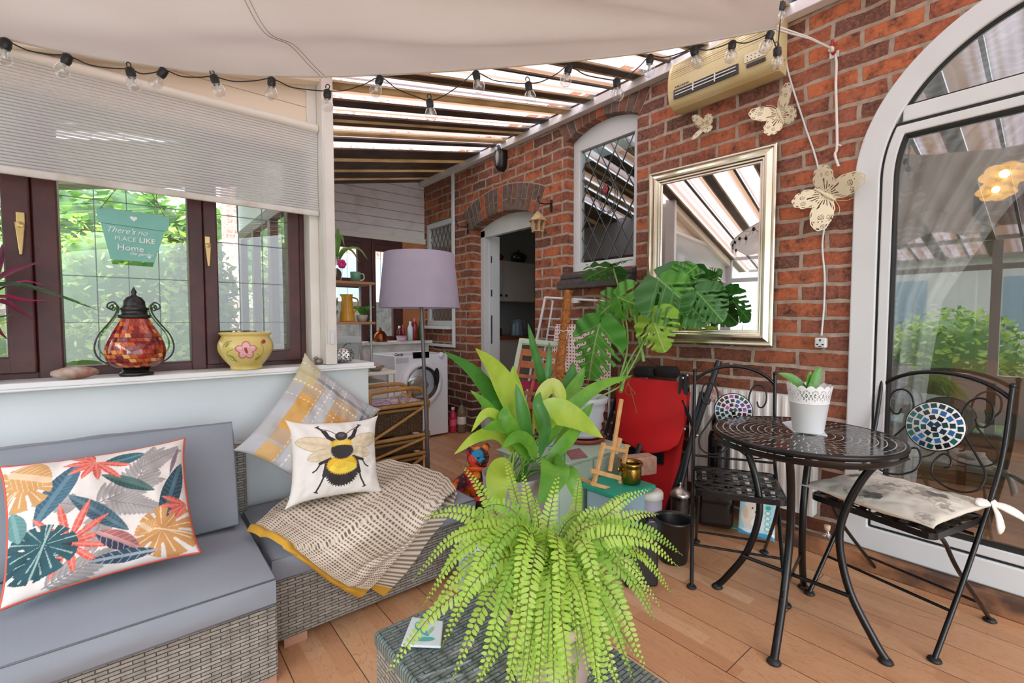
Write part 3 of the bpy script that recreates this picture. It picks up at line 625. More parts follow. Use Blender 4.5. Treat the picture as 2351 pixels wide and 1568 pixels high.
def bee(c):
    c.u = (c.u-.03)/1.16; c.v = c.v/1.1
    wing = '#e3d3b4'
    for sx in (-1, 1):
        c.leaf(sx*.1-.02, .2, PI/2+sx*-1.25 if sx > 0 else PI/2+1.25, .78, .19, '#b9aa8c', p=.55); c.leaf(sx*.1-.02, .2, PI/2-1.25*sx, .77, .175, wing, '#cdbd98', 5, p=.55)
        c.leaf(sx*.1-.02, .1, PI/2-1.75*sx, .56, .14, '#b9aa8c', p=.6); c.leaf(sx*.1-.02, .1, PI/2-1.75*sx, .55, .125, wing, '#cdbd98', 4, p=.6)
    k = '#2b262a'
    for sx in (-1, 1):
        c.line([(sx*.15, .38), (sx*.26, .47), (sx*.32, .62)], .045, k); c.line([(sx*.31, .58), (sx*.37, .7), (sx*.43, .76)], .022, k); c.line([(sx*.4, .79), (sx*.47, .76)], .012, k)
        c.line([(sx*.1, .52), (sx*.2, .62), (sx*.34, .7)], .009, k)
        c.line([(sx*.22, -.05), (sx*.42, -.13)], .035, k); c.line([(sx*.4, -.11), (sx*.5, -.27), (sx*.56, -.31)], .016, k)
        c.line([(sx*.28, -.12), (sx*.34, -.42)], .045, k); c.line([(sx*.33, -.38), (sx*.42, -.62), (sx*.47, -.76)], .018, k); c.line([(sx*.44, -.79), (sx*.5, -.76)], .014, k)
    c.ell(0, -.35, .33, .36, 0, k, jag=.05); c.ell(0, -.21, .29, .23, 0, '#e5b72a', jag=.05); c.ell(.02, -.28, .27, .13, 0, '#f1d84a', jag=.04); c.ell(-.05, -.2, .12, .1, 0, '#ecc33a')
    c.ell(0, .12, .22, .2, 0, k, jag=.06); c.ell(0, .3, .22, .11, 0, '#e7b92e', jag=.06); c.ell(0, .31, .16, .07, 0, '#efcf58', jag=.06)
    c.ell(0, .18, .2, .08, 0, k, jag=.08); c.ell(0, .48, .13, .11, 0, '#322c30', jag=.04); c.ell(0, .5, .07, .05, 0, '#5b525a')
    c.ell(-.93, -.66, .02, .03, 0, '#3a2a22')
mb, cl, pt, ctr, ax, ay = put_pillow('c', '', '', [(668, 972), (858, 962), (872, 1126), (662, 1160)], [2.16, 2.16, 2.03, 2.03], .14, lambda c: (c.ell(0, 0, 3, 3, 0, '#ece9e4'), bee(c)), seed=3, pinch=.06, ear=.1, wr=.012, n=210, back='#dcb65c')
o = mb.build('scatter_cushion', attr_mat('bee_print', .8, 500), colors=cl); tag(o, 'white square cushion printed with a large bumble bee', 'cushion')
def tartan(c):
    c.ell(0, 0, 3, 3, 0, '#bda487'); U, V = c.u, c.v
    for lo, hi, cl_, a_ in ((-1.1, -.78, '#a9adb4', 1), (-.72, -.62, '#6d7178', 1), (-.55, -.3, '#b9bfc9', .9), (.32, .6, '#b9c3d0', .9), (.6, .95, '#c9bd84', .7), (.95, 1.2, '#b3bac2', .9)): c.put((V > lo) & (V < hi) & (hi-lo > 0), cl_, a_*.0)
    # bands across (U) and along (V)
    for lo, hi, cl_, a_ in ((-1.2, -.75, '#aeb6be', .8), (-.35, -.05, '#b9c2cc', .75), (.55, .85, '#aab2bb', .85), (.68, .74, '#6b6e75', .9)): c.put((U > lo) & (U < hi), cl_, a_)
    for lo, hi, cl_, a_ in ((.62, 1.2, '#b4bcc4', .75), (.66, .74, '#6f6a62', .6), (-.3, .02, '#b7c0ca', .45), (-1.2, -.7, '#b7bfc8', .5)): c.put((V > lo) & (V < hi), cl_, a_)
    c.put((U > -.75) & (U < -.4) & (V > -.45) & (V < .3), '#dba23c', .8); c.put((U > 0) & (U < .5) & (V > -.5) & (V < .3), '#d2902f', .75); c.put((U > -1.1) & (U < -.6) & (V > .45) & (V < 1.2), '#cdbf7e', .6); c.put((U > -.75) & (U < -.4) & (V < -.75), '#dfab48', .7)
    for u_ in (-.4, -.22, .12, .9): c.put((np.abs(U-u_) < .008) & (np.sin(V*70) > 0), '#ece6dc')
    for v_ in (.5, .2, .85): c.put((np.abs(V-v_) < .008) & (np.sin(U*70) > 0), '#ece6dc')
P = [ony(690, 826, 2.36), ony(872, 940, 2.30), ony(668, 1105, 2.10), ony(566, 1025, 2.2)]
TLp, TRp, BRp = P[0], P[1], ony(700, 1150, 2.16)
P = [ony(692, 822, 2.345), ony(872, 942, 2.32), ony(745, 1150, 2.10), ony(566, 1028, 2.15)]
ctr = sum(P, Vector())/4; ax = ((P[1]-P[0])+(P[2]-P[3]))/4; ay = ((P[0]-P[3])+(P[1]-P[2]))/4
mb, cl, pt = pillow(ctr, ax*1.0, ay*1.0, .13, paint=tartan, seed=6, pinch=.05, ear=.09, wr=.014, n=150)
tag(mb.build('scatter_cushion', attr_mat('tartan_weave', .9, 300), colors=cl), 'beige, blue and mustard checked cushion leaning on its corner against the wall', 'cushion')
# ---- knitted throw
ZB, YB = .396, 1.752
def drape(px, py, lift=0):
    p = onz(px, py, ZB+lift)
    if p.y < YB: p = ony(px, py, YB-lift*.5)
    if p.y > 2.35: p = ony(px, py, 2.35)
    return p
rowsT = [  # each row runs A->D side (back) to B->C side (front hem), left to right
    [(885, 1058), (940, 1068), (985, 1080), (1025, 1100), (1047, 1127)],
    [(800, 1090), (870, 1110), (930, 1140), (985, 1170), (1003, 1165)],
    [(715, 1120), (790, 1155), (860, 1200), (925, 1245), (948, 1236)],
    [(640, 1160), (715, 1205), (790, 1255), (845, 1290), (903, 1288)],
    [(600, 1196), (670, 1235), (735, 1290), (806, 1335), (862, 1336)],
    [(568, 1226), (640, 1252), (700, 1290), (760, 1335), (822, 1370)]]
CPT = [[drape(*p) for p in r_] for r_ in rowsT]
def crow(r_, s): q = bez(r_, 10); k = s*(len(q)-1); i = min(int(k), len(q)-2); return q[i].lerp(q[i+1], k-i)
_tc = {}
def throw(s, t_):
    if t_ not in _tc: _tc[t_] = bez([crow([CPT[i][j] for i in range(6)], t_) for j in range(5)], 10)
    q = _tc[t_]; k = s*(len(q)-1); i = min(int(k), len(q)-2); return q[i].lerp(q[i+1], k-i)
def throwf(s, t_):
    p = throw(s, t_); w = .006*math.sin(s*13+t_*5)+.004*math.sin(s*31+t_*3); e = max(0, (t_-.9)/.1)
    top_ = p.y > YB+.02
    return p+(Vector((0, 0, 1)) if top_ else Vector((0, -1, .1)))*(abs(w)+.004+.012*math.sin(PI*min(1, e)))
ns, nt_ = 300, 336
mb = MB(); mb.grid(throwf, ns, nt_)
S, T_ = np.meshgrid(np.linspace(0, 1, ns+1), np.linspace(0, 1, nt_+1)); S = S.ravel(); T_ = T_.ravel()
rows_ = np.floor(T_*84).astype(int); dots = (np.sin(S*280+rows_*PI) > 0); base = np.where((rows_ % 2 == 0)[:, None], np.array(C('#e4dac8')[:3]), np.where(dots[:, None], np.array(C('#6d6358')[:3]), np.array(C('#cfc2ac')[:3])))
cl = np.c_[base, np.ones(len(S))]; cl[T_ > .885] = C('#c9982f')
th1 = thing('knitted_throw', 'cream and brown knitted throw with mustard border draped over the sofa edge', 'throw', (.8, 1.9, .35))
mk_ = attr_mat('knit', .95, 250)
mb.build('top_layer', mk_, th1, colors=cl, solid=.006)
und = [[(1020, 1095), (1052, 1130)], [(975, 1180), (1035, 1180)], [(930, 1240), (990, 1235)], [(885, 1290), (950, 1295)], [(850, 1330), (912, 1340)], [(846, 1345), (884, 1369)]]
U3 = [[drape(p[0], p[1])+Vector((0, .012, -.006)) for p in r_] for r_ in und]
def under(s, t_): a = crow([r_[0] for r_ in U3], t_); b = crow([r_[1] for r_ in U3], t_); return a.lerp(b, s)
mb = MB(); mb.grid(under, 30, 110); S2, T2 = np.meshgrid(np.linspace(0, 1, 31), np.linspace(0, 1, 111)); r2 = np.floor(T2.ravel()*52).astype(int)
cl = np.c_[np.where((r2 % 2 == 0)[:, None], np.array(C('#e4dac8')[:3]), np.array(C('#857869')[:3])), np.ones(len(r2))]; cl[T2.ravel() > .86] = C('#c9982f')
mb.build('under_layer', mk_, th1, colors=cl, solid=.005)
# ================================================================ COFFEE TABLE
ct = thing('coffee_table', 'low teal grey wicker coffee table with glass top in the foreground', 'table', (.68, .74, 0))
X0c, X1c, Y0c, Y1c, ZC = .462, .90, .30, 1.13, .395
mb = MB()
mb.prism([(X0c, Y0c, ZC), (X1c, Y0c, ZC), (X1c, Y1c, ZC), (X0c, Y1c, ZC)], (0, 0, -.04)); mb.build('top', m_wickt, ct, bevel=.01, seg=3)
MB().box(X0c+.004, X1c-.004, Y0c+.004, Y1c-.004, .03, ZC-.04).build('body', m_wick, ct, bevel=.008)
MB().add([(X0c+.012, Y0c+.012, ZC+.006), (X1c-.012, Y0c+.012, ZC+.006), (X1c-.012, Y1c-.012, ZC+.006), (X0c+.012, Y1c-.012, ZC+.006)], [(0, 1, 2, 3)]).build('glass_top', glass_mat('table_glass', base=.02), ct)
# coaster
p = onz(968, 1456, ZC+.012); co = thing('coaster', 'square pale blue coaster with a turquoise bird print on the coffee table', 'coaster', p)
cs = [onz(*q_, ZC+.007) for q_ in ((946, 1420), (1018, 1430), (1012, 1490), (920, 1486))]
MB().prism(cs, (0, 0, .006)).build('tile', mat('pale_blue_tile', '#d8e8ea', .3), co, bevel=.004)
mb = MB(); c0 = sum(cs, Vector())/4+Vector((0, 0, .0068)); rx = (cs[1]-cs[0])/2; ry = (cs[0]-cs[3])/2
def blob(mb, cx, cy, r1, r2, an, mi, n=18):
    mb.add([c0+rx*(cx+r1*math.cos(a)*math.cos(an)-r2*math.sin(a)*math.sin(an))+ry*(cy+r1*math.cos(a)*math.sin(an)+r2*math.sin(a)*math.cos(an)) for a in [2*PI*i/n for i in range(n)]], [tuple(range(n))], mi)
for a in ((-.1, .0, .5, .16, -.5, 0), (.2, -.5, .55, .14, .2, 0), (-.5, .3, .18, .3, .4, 0), (.35, .1, .3, .1, 1.2, 1), (-.2, -.55, .3, .1, .5, 1), (.1, .65, .3, .1, .2, 2)): blob(mb, *a); c0.z += .0002
mb.build('print', [mat('turquoise', '#4bb3ac', .5), mat('print_green', '#8fc7a0', .5), mat('print_sand', '#cdbb98', .5)], co)
# ================================================================ BLIND, SAIL, FESTOON
bl = thing('roller_blind', 'white striped roller blind pulled half down over the left window', 'blind', (-.28, 2.42, 1.72))
t = NT('blind_fabric'); g = t.n('ShaderNodeNewGeometry'); sp = t.n('ShaderNodeSeparateXYZ', {0: g.outputs['Position']})
fz = t.math('FRACT', t.math('DIVIDE', sp.outputs[2], .0118)); k_ = t.ramp(fz, [(0, '#ffffff'), (.24, '#ffffff'), (.34, '#000000'), (.92, '#000000'), (1, '#ffffff')])
pb = t.n('ShaderNodeMixShader', {0: .6, 1: t.P('#eef0f2', .8), 2: t.n('ShaderNodeBsdfTranslucent', {'Color': '#f4f5f6'})})
gap = t.n('ShaderNodeMixShader', {0: .35, 1: t.P('#a9a8a6', .8), 2: t.n('ShaderNodeBsdfTransparent', {'Color': (1, 1, 1, 1)})})
m_bl = t.surf(t.n('ShaderNodeMixShader', {0: k_, 1: pb, 2: gap}))
MB().grid(lambda u, v: Vector((-1.25+1.99*u, 2.42+.006*math.sin(v*3)+.004*math.sin(u*9)*v, 2.13-.405*v)), 30, 12).build('fabric', m_bl, bl)
MB().tube([(-1.27, 2.425, 2.145), (.742, 2.425, 2.145)], .021, 14).build('roller', mat('white_roller', '#ded9cf', .5), bl)
MB().box(-1.25, .74, 2.414, 2.426, 1.716, 1.742).build('bottom_bar', mat('dusty_white', '#dcdad4', .6, var='#b5b0a6', vs=8), bl, bevel=.004)
MB().tube([(.748, 2.35, 2.1), (.749, 2.35, 1.6), (.750, 2.35, 1.08)], .0022, 5).build('bead_chain', m_white, bl)
MB().box(.765, .785, 2.35, 2.36, 1.08, 1.15).build('chain_holder', m_white, bl, bevel=.003)
E_ = [dep(*p) for p in [(-420, 5, 1.15), (-150, 55, 1.3), (0, 88, 1.38), (160, 124, 1.47), (300, 147, 1.54), (500, 171, 1.62), (740, 178, 1.68), (1000, 168, 1.70), (1250, 148, 1.69), (1480, 123, 1.68), (1782, 68, 1.65)]]
EC = bez(E_, 8); Cn = E_[-1]
def edge_at(t_): k = t_*(len(EC)-1); i = min(int(k), len(EC)-2); return EC[i].lerp(EC[i+1], k-i)
B0, B1 = Vector((-1.25, -.4, 2.25)), Vector((-.25, -.25, 2.62))
def sail(t_, s_):
    p = edge_at(t_).lerp(B0.lerp(B1, t_), s_); d = p-Cn; r = math.hypot(d.x, d.y); ph = math.atan2(d.y, d.x)
    fo = math.sin(ph*21+.6)*.5+math.sin(ph*37+2)*.3+noise.noise(Vector((ph*9, r*.8, 0)))*.5
    e = min(1, s_*9)*min(1, r*3)
    return p+Vector((0, 0, -.05*math.sin(PI*min(1, s_*1.5))+.06*fo*e*min(1.2, r)))+Vector((0, 0, noise.noise(p*1.6)*.03*e))
sl_ = thing('shade_sail', 'cream fabric shade sail stretched overhead and tied to the brick wall', 'shade sail', (.4, .6, 2.2))
mb = MB(); mb.grid(sail, 220, 90); mb.build('canopy', mat('sail_cloth', '#dcd8d2', .85, var='#d6d0c8', vs=1.2, trans=.3), sl_)
MB().tube([sail(i/90, .004)+Vector((0, 0, -.001)) for i in range(91)], .0035, 6).build('hem', mat('sail_hem', '#d6ccc0', .8), sl_)
for o_ in (0, .004):
    MB().tube([sail(.60+o_-.30*s_*.9, s_)+Vector((0, 0, -.0015)) for s_ in [i/150*.7 for i in range(151)]], .0011, 5).build('seam', mat('seam_thread', '#a79c8e', .8), sl_)
hook = onx(1912, 100, RX-.03)
rp_ = MB()
for dz in (0, .012): rp_.tube([Cn+Vector((0, 0, dz)), Cn.lerp(hook, .5)+Vector((0, 0, dz*.5-.004)), hook+Vector((-.005, 0, -.03+dz*.5))], .0035, 6)
pts = [hook+Vector((-.01, 0, -.03))]+[onx(*p, RX-.018) for p in ((1920, 140), (1919, 200), (1922, 330), (1917, 355), (1925, 382))]
rp_.tube(bez(pts, 6), .006, 7); rp_.ball(hook+Vector((-.02, 0, -.035)), .014, 8, 6)
k2 = onx(1921, 332, RX-.018); rp_.tube([k2, k2+Vector((-.004, -.02, -.012))], .004, 6)
rp_.build('rope', mat('white_rope', '#e4e0da', .8, bump=(120, .4)), sl_)
hk = thing('wall_hook', 'red metal hook on the brick wall holding the white sail rope', 'hook', hook)
MB().tube(bez([onx(1911, 92, RX-.006), onx(1911, 112, RX-.012), onx(1912, 124, RX-.035), onx(1918, 118, RX-.045)], 6), .006, 8).build('hook', mat('red_hook', '#b0161c', .4), hk)
MB().box(RX-.006, RX-.001, hook.y-.02, hook.y+.02, hook.z-.06, hook.z-.03).build('plate', m_white, hk)
# festoon lights
fl = thing('festoon_lights', 'black festoon cable with clear globe bulbs hung along the sail edge', 'string lights', E_[6])
m_bulb = glass_mat('bulb_glass', tint=(.93, .93, .93, 1), refl=1.6, base=.12); m_fil = mat('filament_glass', '#e8e8e6', .3); m_hold = mat('black_rubber', '#17181a', .45)
BL = [((15, 88), (10, 124), 0), ((158, 124), (147, 152), 0), ((297, 155), (305, 186), 1), ((380, 157), (366, 178), 0), ((489, 172), (502, 206), 1), ((624, 177), (623, 202), 0), ((752, 205), (751, 234), 1), ((875, 174), (865, 201), 0), ((986, 227), (989, 260), 1), ((1091, 163), (1097, 187), 0), ((1212, 188), (1217, 220), 1), ((1307, 148), (1302, 171), 0), ((1415, 180), (1419, 214), 1), ((1493, 125), (1491, 151), 0), ((1590, 107), (1598, 131), 0), ((1682, 93), (1679, 119), 0), ((1771, 72), (1762, 95), 0), ((1784, 108), (1786, 143), 1), ((1796, 5), (1787, 41), 0), ((1812, -70), (1815, -30), 0)]
def eddep(px):
    best = min(EC, key=lambda p: abs(W/2+F*(p-CO).dot(RT)/(p-CO).dot(FW)-px)); return (best-CO).dot(FW)
cab = []
def bulb_profile(r, hl=.004): return [(r*.45, 0), (r*.5, .004), (r*.8, .012), (r, .027), (r*.97, .038), (r*.75, .05), (r*.35, .057), (0, .059)]
for i, (a, b, hangs) in enumerate(BL):
    dd = eddep(min(a[0], 1782))-.02; A, B_ = dep(*a, dd), dep(*b, dd); ax_ = (B_-A).normalized(); L_ = (B_-A).length
    s_ = min(1.25, max(.8, L_/.052)); r = .021
    hmb = MB(); hmb.lathe([(0, 0), (.006, 0), (.0135, .006), (.0135, .026), (.0115, .03), (.0115, .034), (0, .034)], A, 14, ax=ax_)
    if hangs:
        q = A; u_ = ax_.orthogonal().normalized(); hmb.tube([q-ax_*(.009-.009*math.cos(t_))+RT*(.007*math.sin(t_)) for t_ in [i_/12*2*PI for i_ in range(11)]], .0018, 6)
    h_ = hmb.build('lamp_holder', m_hold, fl)
    c0 = A+ax_*(max(.030, L_-.024)); gb = MB().lathe([(r_*1., z_*.85) for r_, z_ in bulb_profile(r)], A+ax_*.031, 18, ax=ax_); gb.build('bulb', m_bulb, h_)
    MB().lathe([(0, .0), (.005, .001), (.004, .016), (.006, .022), (0, .026)], A+ax_*.031, 8, ax=ax_).build('filament', m_fil, h_)
    cab.append(A+ax_*.006)
order = cab[:17]+[cab[17], cab[18], cab[19]]
cp = []
for i in range(len(order)-1):
    a, b = order[i], order[i+1]; L_ = (b-a).length; sag = Vector((0, 0, -.015 if L_ > .06 else -.003))
    cp += [a, a.lerp(b, .33)+sag*.9, a.lerp(b, .7)+sag*.6]
cp.append(order[-1]); MB().tube(bez(cp, 5), .0021, 6).build('cable', m_hold, fl)
# ================================================================ ON THE WINDOW SILL
ZS = .977
# hanging sign
def SG(px, py, y=2.478): return ony(px, py, y)
sg = thing('hanging_sign', 'teal flowerpot shaped wooden sign with white lettering hung in the window', 'sign', SG(305, 540))
m_teal = mat('teal_wood', '#7cc2b5', .6, var='#74b8ac', vs=10)
out = bez([SG(*p) for p in ((222, 480), (232, 474), (300, 486), (380, 496), (388, 508), (386, 528), (378, 531))], 4)+[SG(355, 603), SG(254, 595), SG(231, 512), SG(222, 504)]
MB().prism(out, (0, .006, 0)).build('board', m_teal, sg)
MB().tube([SG(233, 511, 2.4765), SG(376, 531, 2.4765)], .0008, 4).build('groove', mat('dark_teal', '#3a6f66', .7), sg)
RV = (SG(380, 531)-SG(232, 512)); UV_ = Vector((0, 0, 1))
mw = mat('sign_white', '#eef3f0', .6)
for (bd, px, py, sz, k) in (("There's no", 291, 531, .030, dict(shear=.4)), ('PLACE', 288, 549, .024, {}), ('LIKE', 338, 554, .028, dict(bold=.0005)), ('Home', 300, 570, .034, {}), ('the garden', 325, 584, .018, dict(shear=.4))):
    text(bd, sz, SG(px, py, 2.4762), RV, UV_, mw, sg, **k)
mbh = MB(); mbh.tube([SG(272, 577, 2.4762), SG(298, 572, 2.4762), SG(325, 567, 2.4762)], .0005, 4); mbh.build('strike_line', mw, sg)
def heart(c, s_, nrm=(0, -1, 0)):
    return [Vector(c)+Vector((s_*.062*16*math.sin(t_)**3, 0, s_*.062*(13*math.cos(t_)-5*math.cos(2*t_)-2*math.cos(3*t_)-math.cos(4*t_)))) for t_ in [2*PI*i/28 for i in range(28)]]
for c_, s_ in ((SG(307, 502, 2.4765), .012), (SG(343, 591, 2.4765), .006)): MB().add(heart(c_, s_), [tuple(range(28))]).build('heart', mw, sg)
for a, b in (((230, 479), (268, 432)), ((378, 497), (342, 432))): MB().tube([SG(*a, 2.474), SG(*b, 2.475)], .0014, 5).build('string', mat('jute', '#7a6248', .9), sg)
# mosaic lantern
MLS = 1.06
lp = Vector((.013, 2.425, ZS)); ln_ = thing('mosaic_lantern', 'red and amber mosaic glass lantern with black scrolled metal handle', 'lantern', lp)
prof = [(.03, .0), (.05, .0), (.052, .012), (.043, .016), (.04, .028)]
MB().lathe([(0, 0), (.052, 0), (.054, .008), (.05, .013), (.043, .016), (.042, .03), (0, .03)], lp, 28).build('base', m_black, ln_)
gp = [(.045, .03), (.065, .035), (.083, .05), (.093, .075), (.094, .095), (.088, .125), (.074, .16), (.058, .19), (.046, .212), (.042, .222)]
t = NT('mosaic_red'); uvn = t.n('ShaderNodeAttribute', attribute_name='paint'); m_mos = t.surf(t.P(uvn.outputs['Color'], .12, 0, None, **{'Coat Weight': .5}))
def dense(pr, n):
    out_ = []
    for i in range(len(pr)-1):
        for k in range(n): f_ = k/n; out_.append((pr[i][0]*(1-f_)+pr[i+1][0]*f_, pr[i][1]*(1-f_)+pr[i+1][1]*f_))
    return out_+[pr[-1]]
gs = [Vector((r_, 0, z_)) for r_, z_ in gp]; gc = [(p.x, p.z) for p in bez(gs, 12)]; N_ = 260
mb = MB(); mb.lathe(gc, lp, N_); cl = []; rn = random.Random(5); cols_ = ['#7e1712', '#a8301a', '#c4521e', '#d9822e', '#8a3a3a', '#6e100e', '#b23a20', '#e6a55a', '#983038']; cc_ = {}
arc = 0; pv = gc[0]
for (r_, z_) in gc:
    arc += math.hypot(r_-pv[0], z_-pv[1]); pv = (r_, z_); row = int(arc/.016)
    for j in range(N_):
        nn_ = 26; u = (j/N_*nn_+row*.5+arc*18) % nn_; key = (row, int(u))
        if key not in cc_: d_ = (int(u)*2+row) % 9; cc_[key] = rn.choice(cols_[:3]+['#7e1712']) if (int(u)-row//1+row) % 3 and rn.random() < .55 else rn.choice(cols_)
        gr = (arc/.016) % 1 < .1 or u % 1 < .1; cl.append(C('#2a0f0c') if gr else C(cc_[key]))
mb.build('glass_body', m_mos, ln_, colors=cl)
MB().lathe([(.045, .218), (.05, .22), (.05, .23), (.04, .232), (.04, .248), (.046, .252), (.035, .262), (.034, .27), (.033, .282), (.024, .297), (.01, .303), (.006, .31), (.01, .316), (.004, .33), (0, .338)], lp, 24).build('cap', m_black, ln_)
hb = MB()
for s_ in (-1, 1):
    P_ = [(.048, .03), (.10, .06), (.118, .10), (.108, .15), (.075, .20), (.055, .235), (.05, .262), (.06, .278), (.075, .272), (.078, .258), (.066, .252), (.061, .262), (.067, .268)]
    hb.tube(bez([lp+Vector((s_*a, 0, b)) for a, b in P_], 6), .0028, 7)
hb.build('handle', m_black, ln_)
ln_.scale = (MLS,)*3
# jardiniere
jp = Vector((.405, 2.415, ZS)); jd = thing('jardiniere', 'yellow ceramic bowl planter with pink hibiscus painted on the front', 'planter', jp)
jprof = [(0, 0), (.055, 0), (.06, .006), (.062, .016), (.08, .038), (.10, .07), (.106, .095), (.102, .118), (.093, .135), (.09, .142), (.098, .15), (.1, .156), (.094, .158), (.086, .15), (.084, .14), (.09, .11), (.06, .03), (0, .02)]
MB().lathe([(p.x, p.z) for p in bez([Vector((a, 0, b)) for a, b in jprof], 3)], jp, 48).build('bowl', mat('yellow_glaze', '#dfcc7e', .18, var='#d3bb62', vs=9), jd)
def onbowl(a, z):
    r_ = np.interp(z, [.016, .038, .07, .095, .118, .135], [.062, .08, .10, .106, .102, .093]); return jp+Vector((math.sin(a)*r_*1.012, -math.cos(a)*r_*1.012, z))
a0 = math.atan2(-jp.x, jp.y)
def petal(cx, cz, r1, r2, an, mi, mb, k=18, wob=0):
    pts = [(cx+r1*math.cos(t_)*math.cos(an)-r2*math.sin(t_)*math.sin(an), cz+r1*math.cos(t_)*math.sin(an)+r2*math.sin(t_)*math.cos(an)) for t_ in [2*PI*i/k for i in range(k)]]
    c_ = onbowl(a0+cx/.1, cz); vs = [c_]+[onbowl(a0+x_/.1, z_) for x_, z_ in pts]; off = Vector((math.sin(a0), -math.cos(a0), 0))*.0004*(mi+1); mb.add([v_+off for v_ in vs], [(0, i+1, (i+1) % k+1) for i in range(k)], mi)
mb = MB()
for i in range(5): an = PI/2+2*PI*i/5; petal(.0+.02*math.cos(an), .085+.02*math.sin(an), .020, .016, an, 0, mb)
for i in range(5): an = PI/2+2*PI*i/5; petal(.0+.019*math.cos(an), .085+.019*math.sin(an), .016, .012, an, 1, mb)
petal(0, .085, .005, .014, .3, 2, mb); petal(.07, .12, .012, .008, .6, 2, mb); petal(-.07, .11, .012, .005, 1, 3, mb); petal(-.06, .06, .013, .005, -.5, 3, mb); petal(.05, .05, .014, .006, .5, 3, mb); petal(-.05, .045, .01, .004, 2.2, 3, mb)
for P_ in ([(-.045, .09), (-.07, .08), (-.075, .055), (-.06, .042), (-.05, .055), (-.055, .062)], [(.04, .07), (.06, .06), (.065, .09), (.055, .115), (.07, .125)], [(-.09, .1), (-.075, .12), (-.05, .125)]):
    mb.tube([onbowl(a0+p.x/.1, p.z) for p in bez([Vector((a, 0, b)) for a, b in P_], 6)], .0012, 5, 3)
mb.build('painted_flower', [mat('flower_edge', '#b96a70', .3), mat('flower_pink', '#e8b0ae', .3), mat('flower_red', '#a8333c', .3), mat('vine_green', '#8f9a3a', .3)], jd)
jd.scale = (1.06,)*3
# pebble
def pebble(u, v):
    a = 2*PI*u; b = PI*v; n_ = 1+.12*noise.noise(Vector((math.cos(a)*2, math.sin(a)*2, math.cos(b)*2))); c_ = Vector((-.168, 2.405, ZS+.024)); return c_+Vector((.068*math.sin(b)*math.cos(a)*n_, .034*math.sin(b)*math.sin(a)*n_, -.024*math.cos(b)*n_))
tag(MB().grid(pebble, 30, 16).build('pebble', mat('streaked_stone', '#b9ada0', .7, var='#8d5a44', vs=22, bump=(40, .3))), 'flat streaked brown and grey pebble on the window sill', 'stone')
# red leaved plant at left edge
bp = Vector((-.50, 2.405, ZS)); tr_ = thing('spiderwort_plant', 'potted plant with magenta and dark green blade leaves at the left edge', 'plant', bp)
MB().lathe([(0, 0), (.05, 0), (.065, .1), (.07, .1), (.07, .115), (.06, .115), (.055, .095), (0, .095)], bp, 24).build('pot', mat('terracotta', '#9c5638', .8), tr_)
def blade(mb, pts, wmax, mi=0, fold=.25, up=(0, 0, 1), n=14, tipw=.0, prof=None, roll=0, mi2=None, curl=0):
    c = bez(pts, max(2, n//(len(pts)-1))); k = len(c); upv = Vector(up); vs = []
    for i in range(k):
        d = (c[min(i+1, k-1)]-c[max(i-1, 0)]).normalized(); s_ = d.cross(upv)
        if s_.length < .1: s_ = d.cross(Vector((0, 1, 0)))
        s_.normalize(); nn_ = s_.cross(d)
        if roll: rq = Matrix.Rotation(roll, 3, d); s_ = rq @ s_; nn_ = rq @ nn_
        t_ = i/(k-1); w_ = wmax*(prof(t_) if prof else max(.02, math.sin(PI*min(1, t_**.75))**.75))
        for e in (-1, -.5, 0, .5, 1): vs.append(c[i]+s_*(w_*e)+nn_*(abs(e)*w_*fold)+nn_*(curl*w_*math.sin(i*.9+e*2)))
    fs = [(i*5+j, i*5+j+1, i*5+j+6, i*5+j+5) for i in range(k-1) for j in range(4)]
    return mb.add(vs, fs, mi, True)
def fd(*p, y): return [ony(a, b, y+c) for a, b, c in p]
rl = [mat('magenta_leaf', '#7a1440', .4, var='#4a1230', vs=12, trans=.2), mat('dark_green_leaf', '#24402c', .35, var='#3f6240', vs=10, trans=.15), mat('pink_leaf', '#b52a66', .4, trans=.3)]
for pts_, w_, m_ in (([(-60, 700, .05), (0, 640, 0), (60, 612, 0), (124, 598, -.02)], .020, 0), ([(-60, 710, 0), (0, 655, -.02), (100, 668, -.04), (205, 706, -.05)], .017, 1), ([(-60, 720, 0), (0, 682, 0), (60, 690, 0), (108, 690, -.01)], .012, 2), ([(-60, 720, 0), (0, 692, -.03), (45, 715, -.04), (82, 738, -.04)], .014, 0), ([(-40, 690, 0), (0, 600, .02), (5, 560, .02)], .014, 0), ([(-60, 740, 0), (-10, 730, -.03), (20, 725, -.04), (30, 720, -.05)], .008, 1), ([(-60, 750, 0), (-20, 740, -.03), (2, 765, -.03), (18, 780, -.03)], .008, 0), ([(-60, 700, 0), (-30, 600, 0), (-10, 520, .02)], .016, 1), ([(-60, 705, 0), (40, 648, -.01), (105, 655, -.02)], .007, 2), ([(-80, 720, 0), (-120, 640, 0), (-180, 600, 0)], .018, 0)):
    blade(MB(), [bp+Vector((0, 0, .1))]+fd(*pts_, y=2.38), w_, 0, up=(0, -.6, 1)).build('leaf', rl[m_], tr_)
